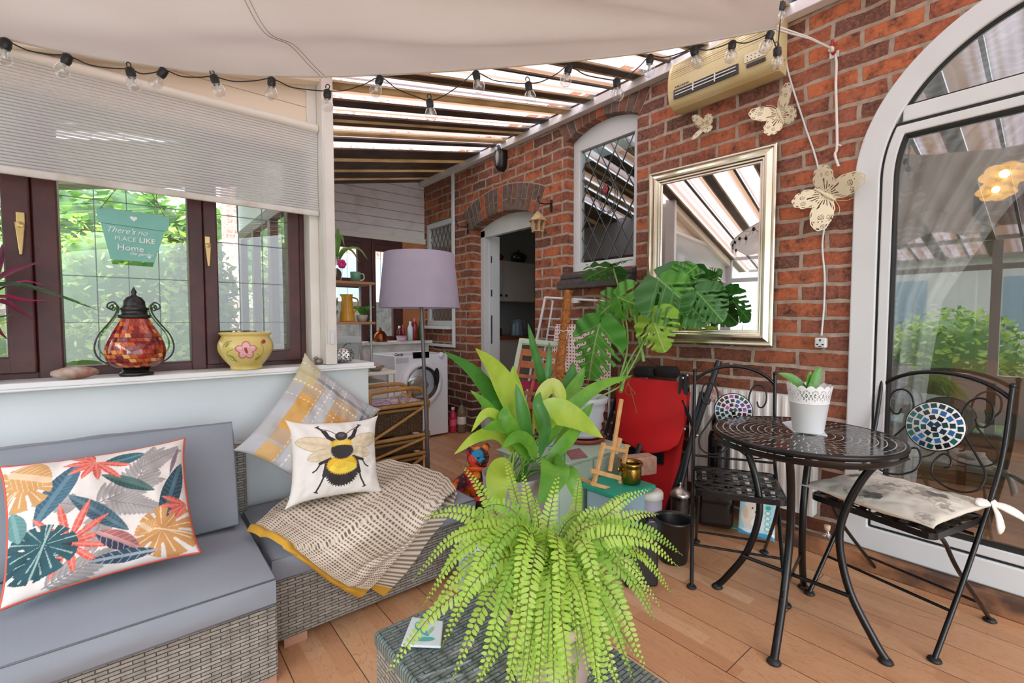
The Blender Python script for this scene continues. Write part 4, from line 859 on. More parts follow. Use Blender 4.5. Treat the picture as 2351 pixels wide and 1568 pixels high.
# mirrored pumpkin tealight + birds
m_chr = mat('mirror_silver', '#dfe2e2', .12, 1, bump=(160, .8)); pp_ = onz(776, 826, ZS)
pp_ = Vector((.862, 2.46, ZS)); pk = thing('pumpkin_tealight', 'silver pierced pumpkin shaped tealight holder on the end of the sill', 'candle holder', pp_)
MB().lathe([(.02, .0), (.035, .004), (.048, .02), (.052, .04), (.046, .06), (.03, .074), (.012, .078)], pp_, 40, fn=lambda t_, r_, z_: (r_*(1+.05*math.cos(t_*10)), z_)).build('body', [m_chr], pk)
db = MB()
for i in range(6):
    for j in range(14):
        a = 2*PI*(j+.5*(i % 2))/14; z_ = .012+.0105*i; r_ = np.interp(z_, [0, .004, .02, .04, .06, .074], [.02, .035, .048, .052, .046, .03])*1.045
        c_ = pp_+Vector((math.cos(a)*r_, math.sin(a)*r_, z_)); db.ball(c_, .0038, 6, 4)
db.build('piercing', mat('dark_hole', '#3a3d3c', .6), pk)
mb = MB(); mb.tube(bez([pp_+Vector((0, 0, .075)), pp_+Vector((.008, 0, .09)), pp_+Vector((.02, 0, .094))], 4), .003, 6); blade(mb, [pp_+Vector((.01, 0, .085)), pp_+Vector((.025, -.01, .1)), pp_+Vector((.04, -.01, .092))], .012); mb.build('stem', mat('pewter', '#6a635c', .4, .8), pk)
for (px_, lab) in ((706, 'small pewter bird figurine partly behind the raised tip of the checked cushion'), (732, 'small pewter bird figurine beside the pumpkin tealight, tail to the right')):
    p = Vector((ony(px_, 820, 2.42).x, 2.42, ZS)); bd = MB(); s_ = .9
    bd.ball(p+Vector((0, 0, .016)), (.02, .013, .015), 14, 10); bd.ball(p+Vector((-.012, 0, .032)), .0095, 10, 8); bd.lathe([(.004, 0), (0, .01)], p+Vector((-.019, 0, .033)), 8, ax=(-1, 0, -.1))
    blade(bd, [p+Vector((.012, 0, .018)), p+Vector((.028, 0, .02)), p+Vector((.042, 0, .019))], .006)
    tag(bd.build('bird_figurine', mat('pewter_bird', '#8d8074', .35, .7)), lab, 'figurine')
# ================================================================ ON THE BRICK WALL
def ring_frame(mb, c, ax, ay, nn, prof, mi=0):
    """prof: list of (inset, height); mitred rectangular frame"""
    L = []
    for ins, h_ in prof:
        a = ax*(1-ins/ax.length); b = ay*(1-ins/ay.length); L.append([c-a-b+nn*h_, c+a-b+nn*h_, c+a+b+nn*h_, c-a+b+nn*h_])
    for i in range(len(L)-1): mb.add(L[i]+L[i+1], [(k, (k+1) % 4, 4+(k+1) % 4, 4+k) for k in range(4)], mi)
AM = math.radians(5.2); MN = Vector((2.735, 1.058, 0)); md = Vector((-math.sin(AM), math.cos(AM), 0)); mn = Vector((-math.cos(AM), -math.sin(AM), 0))
def onmir(px, py): d = ray(px, py); t_ = (MN-CO).dot(mn)/d.dot(mn); return CO+d*t_
q4 = [onmir(*p) for p in ((1493, 405), (1792, 325), (1792, 797), (1505, 783))]
wM = ((q4[0]-q4[1]).dot(md)+(q4[3]-q4[2]).dot(md))/2; z1_ = (q4[0].z+q4[1].z)/2; z0_ = (q4[2].z+q4[3].z)/2
cM = MN+md*(wM/2)+Vector((0, 0, (z0_+z1_)/2)); axm = md*(-wM/2); aym = Vector((0, 0, (z1_-z0_)/2))
mi_ = thing('wall_mirror', 'large rectangular mirror in a stepped champagne silver frame on the brick wall', 'mirror', cM)
mb = MB(); ring_frame(mb, cM, axm, aym, mn, [(0, -.01), (0, .028), (.006, .034), (.014, .034), (.02, .026), (.045, .04), (.056, .038), (.062, .028), (.07, .028), (.076, .018), (.084, .018), (.087, .006)])
mb.build('frame', mat('champagne_silver', '#d9d0bc', .22, 1, var='#c9bfa8', vs=5), mi_)
ax2 = axm*(1-.086/axm.length); ay2 = aym*(1-.086/aym.length); MB().add([cM-ax2-ay2+mn*.008, cM+ax2-ay2+mn*.008, cM+ax2+ay2+mn*.008, cM-ax2+ay2+mn*.008], [(0, 1, 2, 3)]).build('mirror_glass', mat('silvered_glass', '#e8eaea', .01, 1), mi_)
MB().add([cM-axm-aym-mn*.008, cM+axm-aym-mn*.008, cM+axm+aym-mn*.008, cM-axm+aym-mn*.008], [(0, 3, 2, 1)]).build('backing', m_black, mi_)
# heater
ht = thing('wall_heater', 'long cream wall heater with black louvre mounted high on the brick wall', 'heater', (2.65, 1.34, 2.48))
HY0, HY1 = 1.03, 1.645
hp = [(2.742, 2.80), (2.70, 2.80), (2.65, 2.785), (2.612, 2.75), (2.59, 2.70), (2.582, 2.64), (2.585, 2.585), (2.595, 2.54), (2.615, 2.515), (2.65, 2.50), (2.742, 2.50)]
hc = [(p.x, p.z) for p in bez([Vector((a, 0, b)) for a, b in hp[:-1]], 3)]+[(2.742, 2.50)]
m_ht = mat('aged_cream_plastic', '#dccf9f', .4, var='#cdb980', vs=3)
mb = MB(); mb.prism([(a, HY1, b) for a, b in hc], (0, HY0-HY1, 0), sm=False); mb.build('casing', m_ht, ht, bevel=.006, seg=3)
mb = MB()
for k in range(9): z_ = 2.66+.013*k; x_ = np.interp(z_, [2.64, 2.70, 2.75, 2.785], [2.581, 2.589, 2.611, 2.649]); mb.box(x_-.0015, x_+.003, HY0+.02, HY1-.02, z_, z_+.002)
mb.build('grille_lines', mat('tan_groove', '#b5a270', .5), ht)
MB().prism([(2.579, 1.60, 2.535), (2.579, 1.60, 2.588), (2.579, 1.215, 2.588), (2.579, 1.215, 2.535)], (.008, 0, 0)).prism([(2.578, 1.17, 2.545), (2.578, 1.17, 2.562), (2.578, 1.075, 2.562), (2.578, 1.075, 2.545)], (.008, 0, 0)).build('louvre', m_black, ht)
mb = MB()
for z_ in (2.552, 2.57): mb.box(2.574, 2.579, 1.225, 1.59, z_, z_+.005)
for y_ in (1.34, 1.47): mb.box(2.573, 2.579, y_, y_+.006, 2.54, 2.585)
mb.build('louvre_fin', mat('fin_white', '#d8d8d0', .4), ht)
mb = MB().prism([(2.5775, 1.18, 2.572), (2.5775, 1.18, 2.615), (2.5775, 1.07, 2.615), (2.5775, 1.07, 2.572)], (.006, 0, 0)); mb.build('control_panel', mat('panel_cream', '#e3dcc0', .4), ht)
mb = MB()
for j in range(2):
    for i in range(5): mb.ball((2.577, 1.165-.02*i, 2.582+.018*j), .0028, 8, 6)
mb.build('button', m_black, ht)
mb = MB()
for y_, w_ in ((1.59, .008), (1.575, .012), (1.555, .005), (1.545, .008), (1.532, .008), (1.520, .005), (1.511, .008)): mb.box(2.577, 2.5795, y_-w_, y_, 2.599, 2.605)
mb.build('maker_mark', m_black, ht)
cpts = [Vector((2.73, HY0+.005, 2.72)), onx(1803, 120, RX-.01), onx(1812, 175, RX-.01), onx(1845, 280, RX-.01), onx(1872, 360, RX-.01), onx(1885, 420, RX-.012), onx(1897, 480, RX-.012), onx(1888, 560, RX-.01), onx(1893, 630, RX-.01), onx(1892, 700, RX-.01), onx(1886, 770, RX-.012)]
MB().tube(bez(cpts, 6), .0045, 7).build('power_cord', m_white, ht)
pg = onx(1885, 787, RX-.02); mb = MB(); mb.box(pg.x-.015, pg.x+.018, pg.y-.026, pg.y+.026, pg.z-.026, pg.z+.026); pl_ = mb.build('plug', m_white, ht, bevel=.008, seg=3)
mb = MB()
for dy, dz, w_, h_ in ((0, .014, .003, .006), (-.012, -.008, .004, .003), (.012, -.008, .004, .003), (.0, -.018, .006, .002)): mb.box(pg.x-.017, pg.x-.014, pg.y+dy-w_, pg.y+dy+w_, pg.z+dz-h_, pg.z+dz+h_)
mb.build('pin_marking', m_gasket, pl_)
# butterflies
def wingcols(n, mir=1):
    g_ = np.linspace(0, 1, n+1); V, U = np.meshgrid(g_*2-1, g_, indexing='ij'); u, v = U.ravel(), V.ravel()
    def el(cx, cy, rx, ry, r): x = u-cx; y = v-cy; c, s_ = math.cos(r), math.sin(r); return ((x*c+y*s_)/rx)**2+((-x*s_+y*c)/ry)**2
    th_ = np.arctan2(v, u+.02); rr = np.hypot(u, v)
    up_ = (el(.50, .38, .60, .33, .66)+.05*np.sin(th_*30) < 1) & (v > -.02); lo_ = (el(.36, -.34, .44, .33, -.8)+.09*np.sin(th_*26) < 1) & (v < .12)
    a = up_ | lo_
    eu, elw = el(.50, .38, .60, .33, .66), el(.36, -.34, .44, .33, -.8)
    holes = np.zeros_like(a)
    slit = (np.sin(th_*24) > .25) & (rr > .10) & (rr < .42+.1*np.sin(th_*7)); holes |= slit & ((eu < .6) | (elw < .55))
    e_ = np.where(v > .02, eu, elw); k = np.sin(th_*34); holes |= (e_ > .72) & (e_ < .86) & (k > .1)
    for cx, cy, s_ in ((.62, .45, .1), (.80, .72, .085), (.5, .62, .08), (.42, -.5, .075), (.55, -.33, .08)):
        x = u-cx; y = v-cy; r_ = np.hypot(x, y); t_ = np.arctan2(y, x); holes |= (r_ < s_) & (np.abs(((r_/s_*2-t_/(2*PI)) % 1)-.5) < .2) & (r_ > .012)
    for i in range(9): t_ = .35+.09*i; holes |= (((u-(.35+.07*i))**2+(v-(.78-.03*i*i*.25+.0))**2) < .0004)
    a &= ~holes; return np.c_[np.tile(C('#e6dcbb')[:3], (len(u), 1)), a.astype(float)]
m_but = alpha_mat('cream_cut_metal', .4)
def butterfly(px, py, size, rot, d1_, d2_, label, s1_=1, s2_=1):
    c = onx(px, py, RX-.03); o = thing('butterfly_ornament', label, 'wall ornament', c, 'cream cut metal butterflies on the brick wall')
    X = Vector((0, -1, 0)); Z = Vector((0, 0, 1)); N = Vector((-1, 0, 0)); Rm = Matrix.Rotation(rot, 3, Vector((1, 0, 0)))
    bx_, bz_ = Rm @ X, Rm @ Z; n = 110; cl = wingcols(n)
    for sd, dh, sc_ in ((1, d1_, s1_), (-1, d2_, s2_)):
        w_ = (bx_*sd*math.cos(dh)+N*math.sin(dh)).normalized()
        mb = MB(); mb.grid(lambda a, b: c+w_*(a*size*sc_)+bz_*((b*2-1)*size*.95*sc_)+N*(.012*math.sin(a*2)), n, n); mb.build('wing', m_but, o, colors=cl)
    mb = MB(); mb.lathe([(0, -.42*size), (.035*size, -.3*size), (.04*size, -.05*size), (.07*size, .05*size), (.06*size, .2*size), (.035*size, .25*size), (.05*size, .32*size), (0, .38*size)], c+N*.006, 12, ax=bz_)
    for sd in (-1, 1): mb.tube(bez([c+bz_*(.33*size), c+bz_*(.6*size)+bx_*(sd*.12*size), c+bz_*(.75*size)+bx_*(sd*.3*size)+N*.01], 4), .0012, 5)
    mb.build('body', mat('cream_metal', '#e6dcbb', .4), o)
butterfly(1620, 291, .082, math.radians(-90), .5, .5, 'small cream filigree butterfly ornament just below the left end of the heater')
butterfly(1792, 265, .128, math.radians(-22), .55, .45, 'medium cream filigree butterfly ornament above the top right corner of the mirror')
butterfly(1896, 447, .158, math.radians(130), .25, .35, 'large cream filigree butterfly ornament beside the patio door frame')
# leaded windows in the brick wall
m_lg = glass_mat('old_leaded_glass', tint=(.6, .64, .62, 1), refl=1.6, base=.24)
m_ldk = mat('dark_lead', '#5d6264', .5, .3)
def diamonds(mb, y0, y1, z0, z1, x, dy, dz, r):
    def clip(a, b):
        (ya, za), (yb, zb) = a, b; t0, t1 = 0., 1.
        for p_, q_, lo, hi in ((ya, yb-ya, y0, y1), (za, zb-za, z0, z1)):
            if abs(q_) < 1e-9: continue
            u, v = (lo-p_)/q_, (hi-p_)/q_; u, v = min(u, v), max(u, v); t0, t1 = max(t0, u), min(t1, v)
        return None if t0 >= t1 else ((ya+(yb-ya)*t0, za+(zb-za)*t0), (ya+(yb-ya)*t1, za+(zb-za)*t1))
    n = 40
    for i in range(-n, n):
        for s_ in (1, -1):
            A_ = (y0+i*dy, z0); B_ = (y0+i*dy+s_*(z1-z0)/dz*dy, z1); k = clip(A_, B_)
            if k: mb.bar((x, *k[0]), (x, *k[1]), .003, r)
def leadwin(name, y0, y1, z0, z1, x, fw, dy, dz, topf=None):
    mb = MB(); mb.box(x, x+.05, y0, y1, z0, z0+fw); mb.box(x, x+.05, y0, y1, z1-fw, z1); mb.box(x+.001, x+.049, y0, y0+fw, z0, z1-.001); mb.box(x+.001, x+.049, y1-fw, y1, z0, z1-.001)
    if topf:
        n = 20
        for i in range(n):
            a, b = y0+(y1-y0)*i/n, y0+(y1-y0)*(i+1)/n; mb.add([(x+.004, a, z1-.01), (x+.004, b, z1-.01), (x+.004, b, topf(b)), (x+.004, a, topf(a))], [(0, 3, 2, 1)])
    o = st(mb.build(name, m_white, bevel=.004)); f = fw-.004
    MB().add([(x+.03, y0+f, z0+f), (x+.03, y1-f, z0+f), (x+.03, y1-f, z1-f), (x+.03, y0+f, z1-f)], [(0, 1, 2, 3)]).build('pane', m_lg, o)
    mb = MB(); diamonds(mb, y0+f, y1-f, z0+f, z1-f, x+.026, dy, dz, .005); mb.build('leading', m_ldk, o); return o
w5 = leadwin('window_5', 1.985, 2.645, 1.59, 2.62, RX+.07, .07, .135, .235, a_win)
oc = onx(1394, 450, RX+.092); mb = MB()
for r1, r2 in ((.085, .135), (.07, .12)): mb.tube([oc+Vector((0, r1*math.cos(t_), r2*math.sin(t_))) for t_ in [2*PI*i/36 for i in range(36)]], .0025, 5, closed=True)
for t_ in (.5, 1.2, 1.9, 2.6, 3.7, 4.5, 5.3, 6.1): mb.tube([oc+Vector((0, .07*math.cos(t_), .12*math.sin(t_))), oc+Vector((0, .085*math.cos(t_), .135*math.sin(t_)))], .002, 5)
mb.tube(bez([oc+Vector((0, .01, .03)), oc+Vector((0, .02, -.02)), oc+Vector((0, -.02, -.06)), oc+Vector((0, .0, -.11))], 6), .0015, 5)
mb.build('oval_motif', m_ldk, w5)
mb = MB()
for i in range(6): a = 2*PI*i/6; mb.ball(oc+Vector((-.002, .02+.016*math.cos(a), .055+.02*math.sin(a))), (.003, .014, .017), 10, 6)
mb.build('red_rose', mat('ruby_glass', '#8c2630', .15), w5)
mb = MB(); mb.prism([(2.66, 1.975, 1.445), (2.66, 1.975, 1.50), (2.70, 1.975, 1.525), (2.70, 1.975, 1.545), (2.86, 1.975, 1.592), (2.86, 1.975, 1.445)], (0, .70, 0)); mb.prism([(2.69, 1.973, 1.525), (2.69, 1.973, 1.56), (2.80, 1.973, 1.59), (2.80, 1.973, 1.525)], (0, .69, 0))
st(mb.build('trim_7', mat('black_brick_sill', '#35302f', .6, var='#4a4341', vs=20, bump=(50, .3)), bevel=.008))
w6 = leadwin('window_6', 4.37, 4.985, 1.135, 2.335, RX+.02, .06, .085, .16)
st(MB().box(2.66, RX+.02, 4.36, 4.985, 1.10, 1.135).build('trim_8', m_white, bevel=.005))
st(MB().box(2.715, 2.745, 4.315, 4.345, .90, 2.80).box(2.716, 2.744, 4.316, 4.98, .90, .93).build('trim_9', m_white, bevel=.003))
# bulkhead lamp
bk = thing('bulkhead_lamp', 'black oval outdoor bulkhead lamp near the roof line on the brick wall', 'wall lamp', (2.7, 3.47, 2.58))
mb = MB(); mb.lathe([(0, 0), (.062, 0), (.062, .05), (.05, .075), (.032, .08), (.03, .07)], (2.745, 3.47, 2.715), 28, ax=(-1, 0, 0)); mb.v = [(x, y, 2.715+(z-2.715)*2.05) for x, y, z in mb.v]; mb.build('housing', m_black, bk)
MB().ball((2.68, 3.47, 2.715), (.02, .030, .075), 18, 12).build('diffuser', mat('frosted_glass', '#a5a39a', .25), bk)
MB().box(2.652, 2.67, 3.455, 3.485, 2.765, 2.80).build('emblem', mat('grey_plate', '#a8a8a4', .4), bk, bevel=.01)
# wrought hooks and little lantern
for k, (pa, lab) in enumerate((((1243, 455), 'black scrolled wrought iron wall hook carrying the little wooden lantern'), ((1052, 508), 'black wrought iron wall hook without anything hanging, left of the doorway arch'))):
    hA = onx(pa[0]+22, pa[1]+12, RX-.006); T_0 = hA+Vector((-.12, .03, .02)); mb = MB(); mb.tube(bez([hA, hA+Vector((-.05, .01, -.01)), hA+Vector((-.11, .025, -.005)), hA+Vector((-.125, .03, .03)), hA+Vector((-.105, .03, .045))], 6), .006, 7)
    mb.box(RX-.006, RX-.001, hA.y-.012, hA.y+.012, hA.z-.07, hA.z+.03); tag(mb.build('wall_hook', m_black), lab, 'hook')
    if k == 0: hook1 = hA+Vector((-.122, .03, .0))
lc = Vector((hook1.x, hook1.y, 1.93)); wl = thing('wooden_lantern', 'tiny hanging wooden lantern with a twig roof by the doorway', 'lantern', lc)
mt_ = mat('pale_twig', '#c9ab84', .8, var='#a98a62', vs=40)
MB().tube([hook1, lc+Vector((0, 0, .17))], .002, 5).build('cord', mat('jute', '#7a6248', .9), wl)
mb = MB(); mb.lathe([(.075, .085), (.078, .09), (.01, .165), (0, .17)], lc, 6, sm=False); mb.build('roof', mt_, wl)
mb = MB(); mb.lathe([(0, 0), (.042, 0), (.045, .008), (0, .008)], lc, 6, sm=False)
for i in range(6): a = 2*PI*i/6; mb.bar(lc+Vector((.040*math.cos(a), .040*math.sin(a), .0)), lc+Vector((.055*math.cos(a), .055*math.sin(a), .09)), .022, .006)
mb.build('cage', mt_, wl)
# radiator
rd = thing('radiator', 'white ridged panel radiator on the brick wall behind the mosaic bistro set', 'radiator', (2.7, 1.16, .19))
ry0, ry1, rz0, rz1 = .825, 1.515, .19, .80
mb = MB(); mb.grid(lambda u, v: Vector((2.675+.0045*max(-1, min(1, 2.2*math.sin(u*2*PI*15)))*min(1, v*14)*min(1, (1-v)*14), ry1-(ry1-ry0)*u, rz0+(rz1-rz0)*v)), 240, 28); mb.build('panel', mat('radiator_white', '#e3e3e0', .4, var='#d5d3cc', vs=5), rd)
MB().box(2.683, 2.735, ry0, ry1, rz0, rz1).build('back_panel', m_white, rd, bevel=.006)
MB().tube([(2.70, ry1+.03, .03), (2.70, ry1+.03, .27), (2.70, ry1, .27)], .009, 8).build('pipe', mat('pipe_white', '#d5d3cf', .4), rd)
# ---- kitchen seen through the doorway
kc = ony(1125, 690, 4.75); kd = ony(1224, 690, 4.75); ktz = ony(1175, 600, 4.75).z
kt = thing('kitchen_cabinet', 'pale grey wall cabinet with two doors inside the kitchen doorway', 'cabinet', (kc.x, 4.95, kc.z))
MB().box(kc.x-.3, kd.x+.02, 4.75, 5.1, kc.z-.005, ktz).build('carcass', mat('kitchen_grey', '#aeb2b0', .5), kt)
xm = ony(1155, 650, 4.73).x
for a, b in ((kc.x-.28, xm-.004), (xm+.004, kd.x+.01)):
    dd_ = MB().box(a, b, 4.73, 4.75, kc.z, ktz-.01).build('door', mat('kitchen_door', '#c3c7c5', .45), kt, bevel=.004)
    MB().box(a+.05, b-.05, 4.722, 4.73, kc.z+.08, ktz-.08).build('raised_panel', mat('kitchen_door', ''), dd_, bevel=.006)
    kx = (b-.04) if a < xm-.1 else (a+.04); MB().ball((kx, 4.715, kc.z+.07), .018, 10, 8).build('knob', m_black, dd_)
for px_, r_, c__, lab in ((1143, .07, '#6e1f1c', 'dark red teapot on top of the kitchen wall cabinet'), (1190, .11, '#23282a', 'large dark green lidded pot on top of the kitchen wall cabinet')):
    p = ony(px_, 600, 4.88); p.z = ktz+.001
    tag(MB().lathe([(0, 0), (r_*.7, 0), (r_, r_*.5), (r_*.9, r_*1.1), (r_*.4, r_*1.4), (r_*.1, r_*1.45), (r_*.15, r_*1.6), (0, r_*1.7)], p, 20).tube(bez([p+Vector((r_*.9, 0, r_*.5)), p+Vector((r_*1.4, 0, r_*.9)), p+Vector((r_*.9, 0, r_*1.2))], 4), .008, 6).build('teapot' if r_ < .1 else 'lidded_pot', mat('glaze_'+c__[1:], c__, .25)), lab, 'pot')
wt = ony(1175, 772, 4.5).z
kb2 = thing('kitchen_base_unit', 'pale kitchen base unit with dark worktop inside the doorway', 'cabinet', (3.9, 4.8, 0))
MB().box(3.2, 5.04, 4.55, 5.15, 0, wt-.04).build('carcass', mat('kitchen_grey', ''), kb2); MB().box(3.2, 5.04, 4.5, 5.19, wt-.04, wt).build('worktop', m_wood, kb2, bevel=.004)
p = ony(1188, 772, 4.62); p.z = wt; ke = thing('electric_kettle', 'grey blue electric kettle on the kitchen worktop', 'kettle', p); mkb = mat('kettle_blue', '#6f8798', .3)
MB().lathe([(0, 0), (.08, 0), (.078, .02), (.07, .17), (.06, .2), (.02, .215), (0, .22)], p, 24).build('body', mkb, ke); MB().tube(bez([p+Vector((.065, 0, .19)), p+Vector((.12, 0, .18)), p+Vector((.125, 0, .1)), p+Vector((.078, 0, .05))], 6), .009, 8).build('handle', mkb, ke)
MB().lathe([(0, 0), (.02, .02), (0, .03)], p+Vector((-.065, 0, .17)), 8, ax=(-1, 0, .5)).build('spout', mkb, ke)
for px_, c__, h_ in ((1135, '#8a9088', .07), (1147, '#3a2622', .1)):
    p = ony(px_, 772, 4.62); p.z = wt; tag(MB().lathe([(0, 0), (.03, 0), (.032, h_*.8), (.025, h_), (0, h_)], p, 16).build('storage_jar', mat('jar_'+c__[1:], c__, .4)), ('pale' if c__ == '#8a9088' else 'dark brown')+' jar on the kitchen worktop beside the kettle', 'jar')
# ---- dining room seen through the patio glass
cu = thing('voile_curtain', 'sheer white leaf patterned voile curtain swept to the left behind the patio door', 'curtain', (3.0, 0, 2.5))
t = NT('voile'); g = t.n('ShaderNodeNewGeometry'); sp = t.n('ShaderNodeSeparateXYZ', {0: g.outputs['Position']})
wv = t.n('ShaderNodeTexWave', {'Vector': g.outputs['Position'], 'Scale': 9., 'Distortion': 9., 'Detail': 2.}); wv.bands_direction = 'Z'
nz = t.n('ShaderNodeTexNoise', {'Vector': g.outputs['Position'], 'Scale': 4.}); k_ = t.math('MULTIPLY', t.math('GREATER_THAN', wv.outputs[1], .7), t.math('GREATER_THAN', nz.outputs[0], .5))
fac = t.math('MULTIPLY_ADD', k_, .14, .6)
dfm = t.n('ShaderNodeMixShader', {0: .5, 1: t.n('ShaderNodeBsdfDiffuse', {'Color': '#f2f4f4'}), 2: t.n('ShaderNodeBsdfTranslucent', {'Color': '#f2f4f4'})})
m_vo = t.surf(t.n('ShaderNodeMixShader', {0: fac, 1: t.n('ShaderNodeBsdfTransparent', {'Color': (1, 1, 1, 1)}), 2: dfm}))
def curt(u, v):
    z = 2.7-2.45*v; yl = .72; yr = np.interp(z, [.2, .9, 1.3, 1.7, 2.0, 2.25, 2.7], [.50, .46, .42, .22, -.02, -.5, -.9]); y_ = yl+(yr-yl)*u
    return Vector((3.02+.03*math.sin(u*26+v*1.5)+.015*math.sin(u*51), y_, z))
MB().grid(curt, 120, 40).build('drape', m_vo, cu)
fw_ = thing('pendant_lamp', 'glowing amber flower shaped ceiling lamp inside the dining room', 'lamp', (4.0, .3, 2.1))
me_ = NT('amber_glow'); m_amb = me_.surf(me_.n('ShaderNodeMixShader', {0: .5, 1: me_.P('#e8b04c', .4), 2: me_.n('ShaderNodeEmission', {0: '#ffb545', 1: 2.2})}))
for (px_, py_, r_) in ((2308, 402, .105), (2288, 438, .085)):
    c = onx(px_, py_, 3.9); mb = MB()
    for i in range(7): a = 2*PI*i/7; mb.ball(c+Vector((.0, r_*.62*math.cos(a), r_*.42*math.sin(a))), (r_*.35, r_*.45, r_*.3), 12, 8)
    mb.build('petal_shade', m_amb, fw_)
    me2 = MC.get('hot_bulb') or None
    if not me2: t2 = NT('hot_bulb'); MC['hot_bulb'] = me2 = t2.surf(t2.n('ShaderNodeEmission', {0: '#fff0c8', 1: 6.}))
    MB().ball(c+Vector((-.04, 0, 0)), r_*.22, 10, 8).build('bulb', me2, fw_)
tag(MB().lathe([(0, 0), (.2, 0), (.22, .03), (.03, .06), (.03, .68), (.5, .70), (.52, .74), (0, .74)], (4.2, -.35, 0), 36).build('dining_table', mat('dining_wood', '#7a563c', .4)), 'round wooden dining table dimly visible behind the patio glass', 'table')
for (x_, y_) in ((3.85, .25), (3.6, -.5)):
    ch_ = MB(); ch_.box(x_-.2, x_+.2, y_-.2, y_+.2, .44, .48)
    for a, b in ((-.18, -.18), (.18, -.18), (-.18, .18), (.18, .18)): ch_.bar((x_+a, y_+b, 0), (x_+a, y_+b, .45), .035, .035)
    for b in (-.18, .18): ch_.bar((x_-.18, y_+b, .45), (x_-.22, y_+b, 1.0), .035, .035)
    ch_.box(x_-.235, x_-.2, y_-.18, y_+.18, .7, .98); tag(ch_.build('dining_chair', mat('dining_wood', '')), 'brown wooden dining chair behind the patio glass, '+('nearer the curtain' if y_ > 0 else 'further right near the frame edge'), 'chair')
# ================================================================ BISTRO SET
TC = Vector((2.075, .685)); FC = Vector((2.0, .684)); TZ = .745; TR = .33
bt = thing('bistro_table', 'round bistro table with black and white mosaic top and curved black iron legs', 'table', (2.03, .69, 0))
m_iron = mat('black_iron', '#08080a', .3, .0, **{'Specular IOR Level': .35})
cT = Vector((TC.x, TC.y, 0))
MB().lathe([(0, TZ-.02), (TR-.012, TZ-.02), (TR, TZ-.012), (TR+.002, TZ-.004), (TR-.002, TZ+.003), (TR-.009, TZ+.003), (TR-.011, TZ), (0, TZ)], cT, 72).lathe([(TR-.03, TZ-.045), (TR-.012, TZ-.045), (TR-.004, TZ-.035), (TR-.004, TZ-.02)], cT, 72).build('rim', m_iron, bt)
MB().lathe([(0, TZ+.0012), (TR-.012, TZ+.0012)], cT, 72).build('grout', mat('white_grout', '#d9d8d4', .5), bt)
mb = MB(); rn = random.Random(9); r_ = TR-.014; rw = .0262; ri = 0
while r_ > rw:
    n = max(5, int(2*PI*r_/.043)); off_ = rn.random()*6; g_ = .0022
    for i in range(n):
        a, b = 2*PI*i/n+off_+g_/r_, 2*PI*(i+1)/n+off_-g_/r_; ro, rI = r_, r_-rw+.0036
        mb.add([cT+Vector((q_*math.cos(t_), q_*math.sin(t_), TZ+.0022)) for q_, t_ in ((ro, a), (ro, (a+b)/2), (ro, b), (rI, b), (rI, (a+b)/2), (rI, a))], [(0, 1, 2, 3, 4, 5)], rn.choice((0, 0, 0, 1, 2)))
    r_ -= rw; ri += 1
mb.build('mosaic_tiles', [mat('tile_black', '#15120f', .08), mat('tile_brown', '#2c1d17', .08), mat('tile_slate', '#1b2026', .1)], bt)
for k, an in enumerate((190, 272, 90, 10)):
    a = math.radians(an); d = Vector((math.cos(a), math.sin(a), 0)); c_ = lambda rr, z: Vector((FC.x, FC.y, 0)).lerp(cT, z/TZ)+d*rr+Vector((0, 0, z))
    P = bez([c_(.265, TZ-.03), c_(.205, .62), c_(.155, .48), c_(.145, .36), c_(.185, .20), c_(.265, .06), c_(.30, .012)], 6)
    lg_ = MB().tube(P, .0138, 10).build('leg', m_iron, bt)
    MB().lathe([(0, 0), (.02, 0), (.024, .005), (.02, .012), (.012, .02), (0, .02)], c_(.30, 0), 18).build('foot_cap', m_gasket, lg_)
for a0_, a1_, flat in ((90, 272, 0), (190, 10, 1)):
    P = [Vector((FC.x, FC.y, 0))+Vector((math.cos(math.radians(q_)), math.sin(math.radians(q_)), 0))*.19+Vector((0, 0, .19+.004*flat)) for q_ in (a0_, a1_)]
    (MB().bar(P[0], P[1], .005, .022) if flat else MB().tube(P, .008, 8)).build('stretcher', m_iron, bt)
MB().tube([cT+Vector((.25*math.cos(t_), .25*math.sin(t_), TZ-.028)) for t_ in [2*PI*i/40 for i in range(40)]], .006, 6, closed=True).build('support_ring', m_iron, bt)
tilem = [mat('tile_'+n_, c_, .08) for n_, c_ in (('navy', '#14304e'), ('teal', '#12605f'), ('ink', '#121820'), ('petrol', '#0f3d46'), ('violet', '#5a3f93'), ('azure', '#2565a0'), ('plum', '#3f2b3c'), ('magenta', '#a04fb0'))]
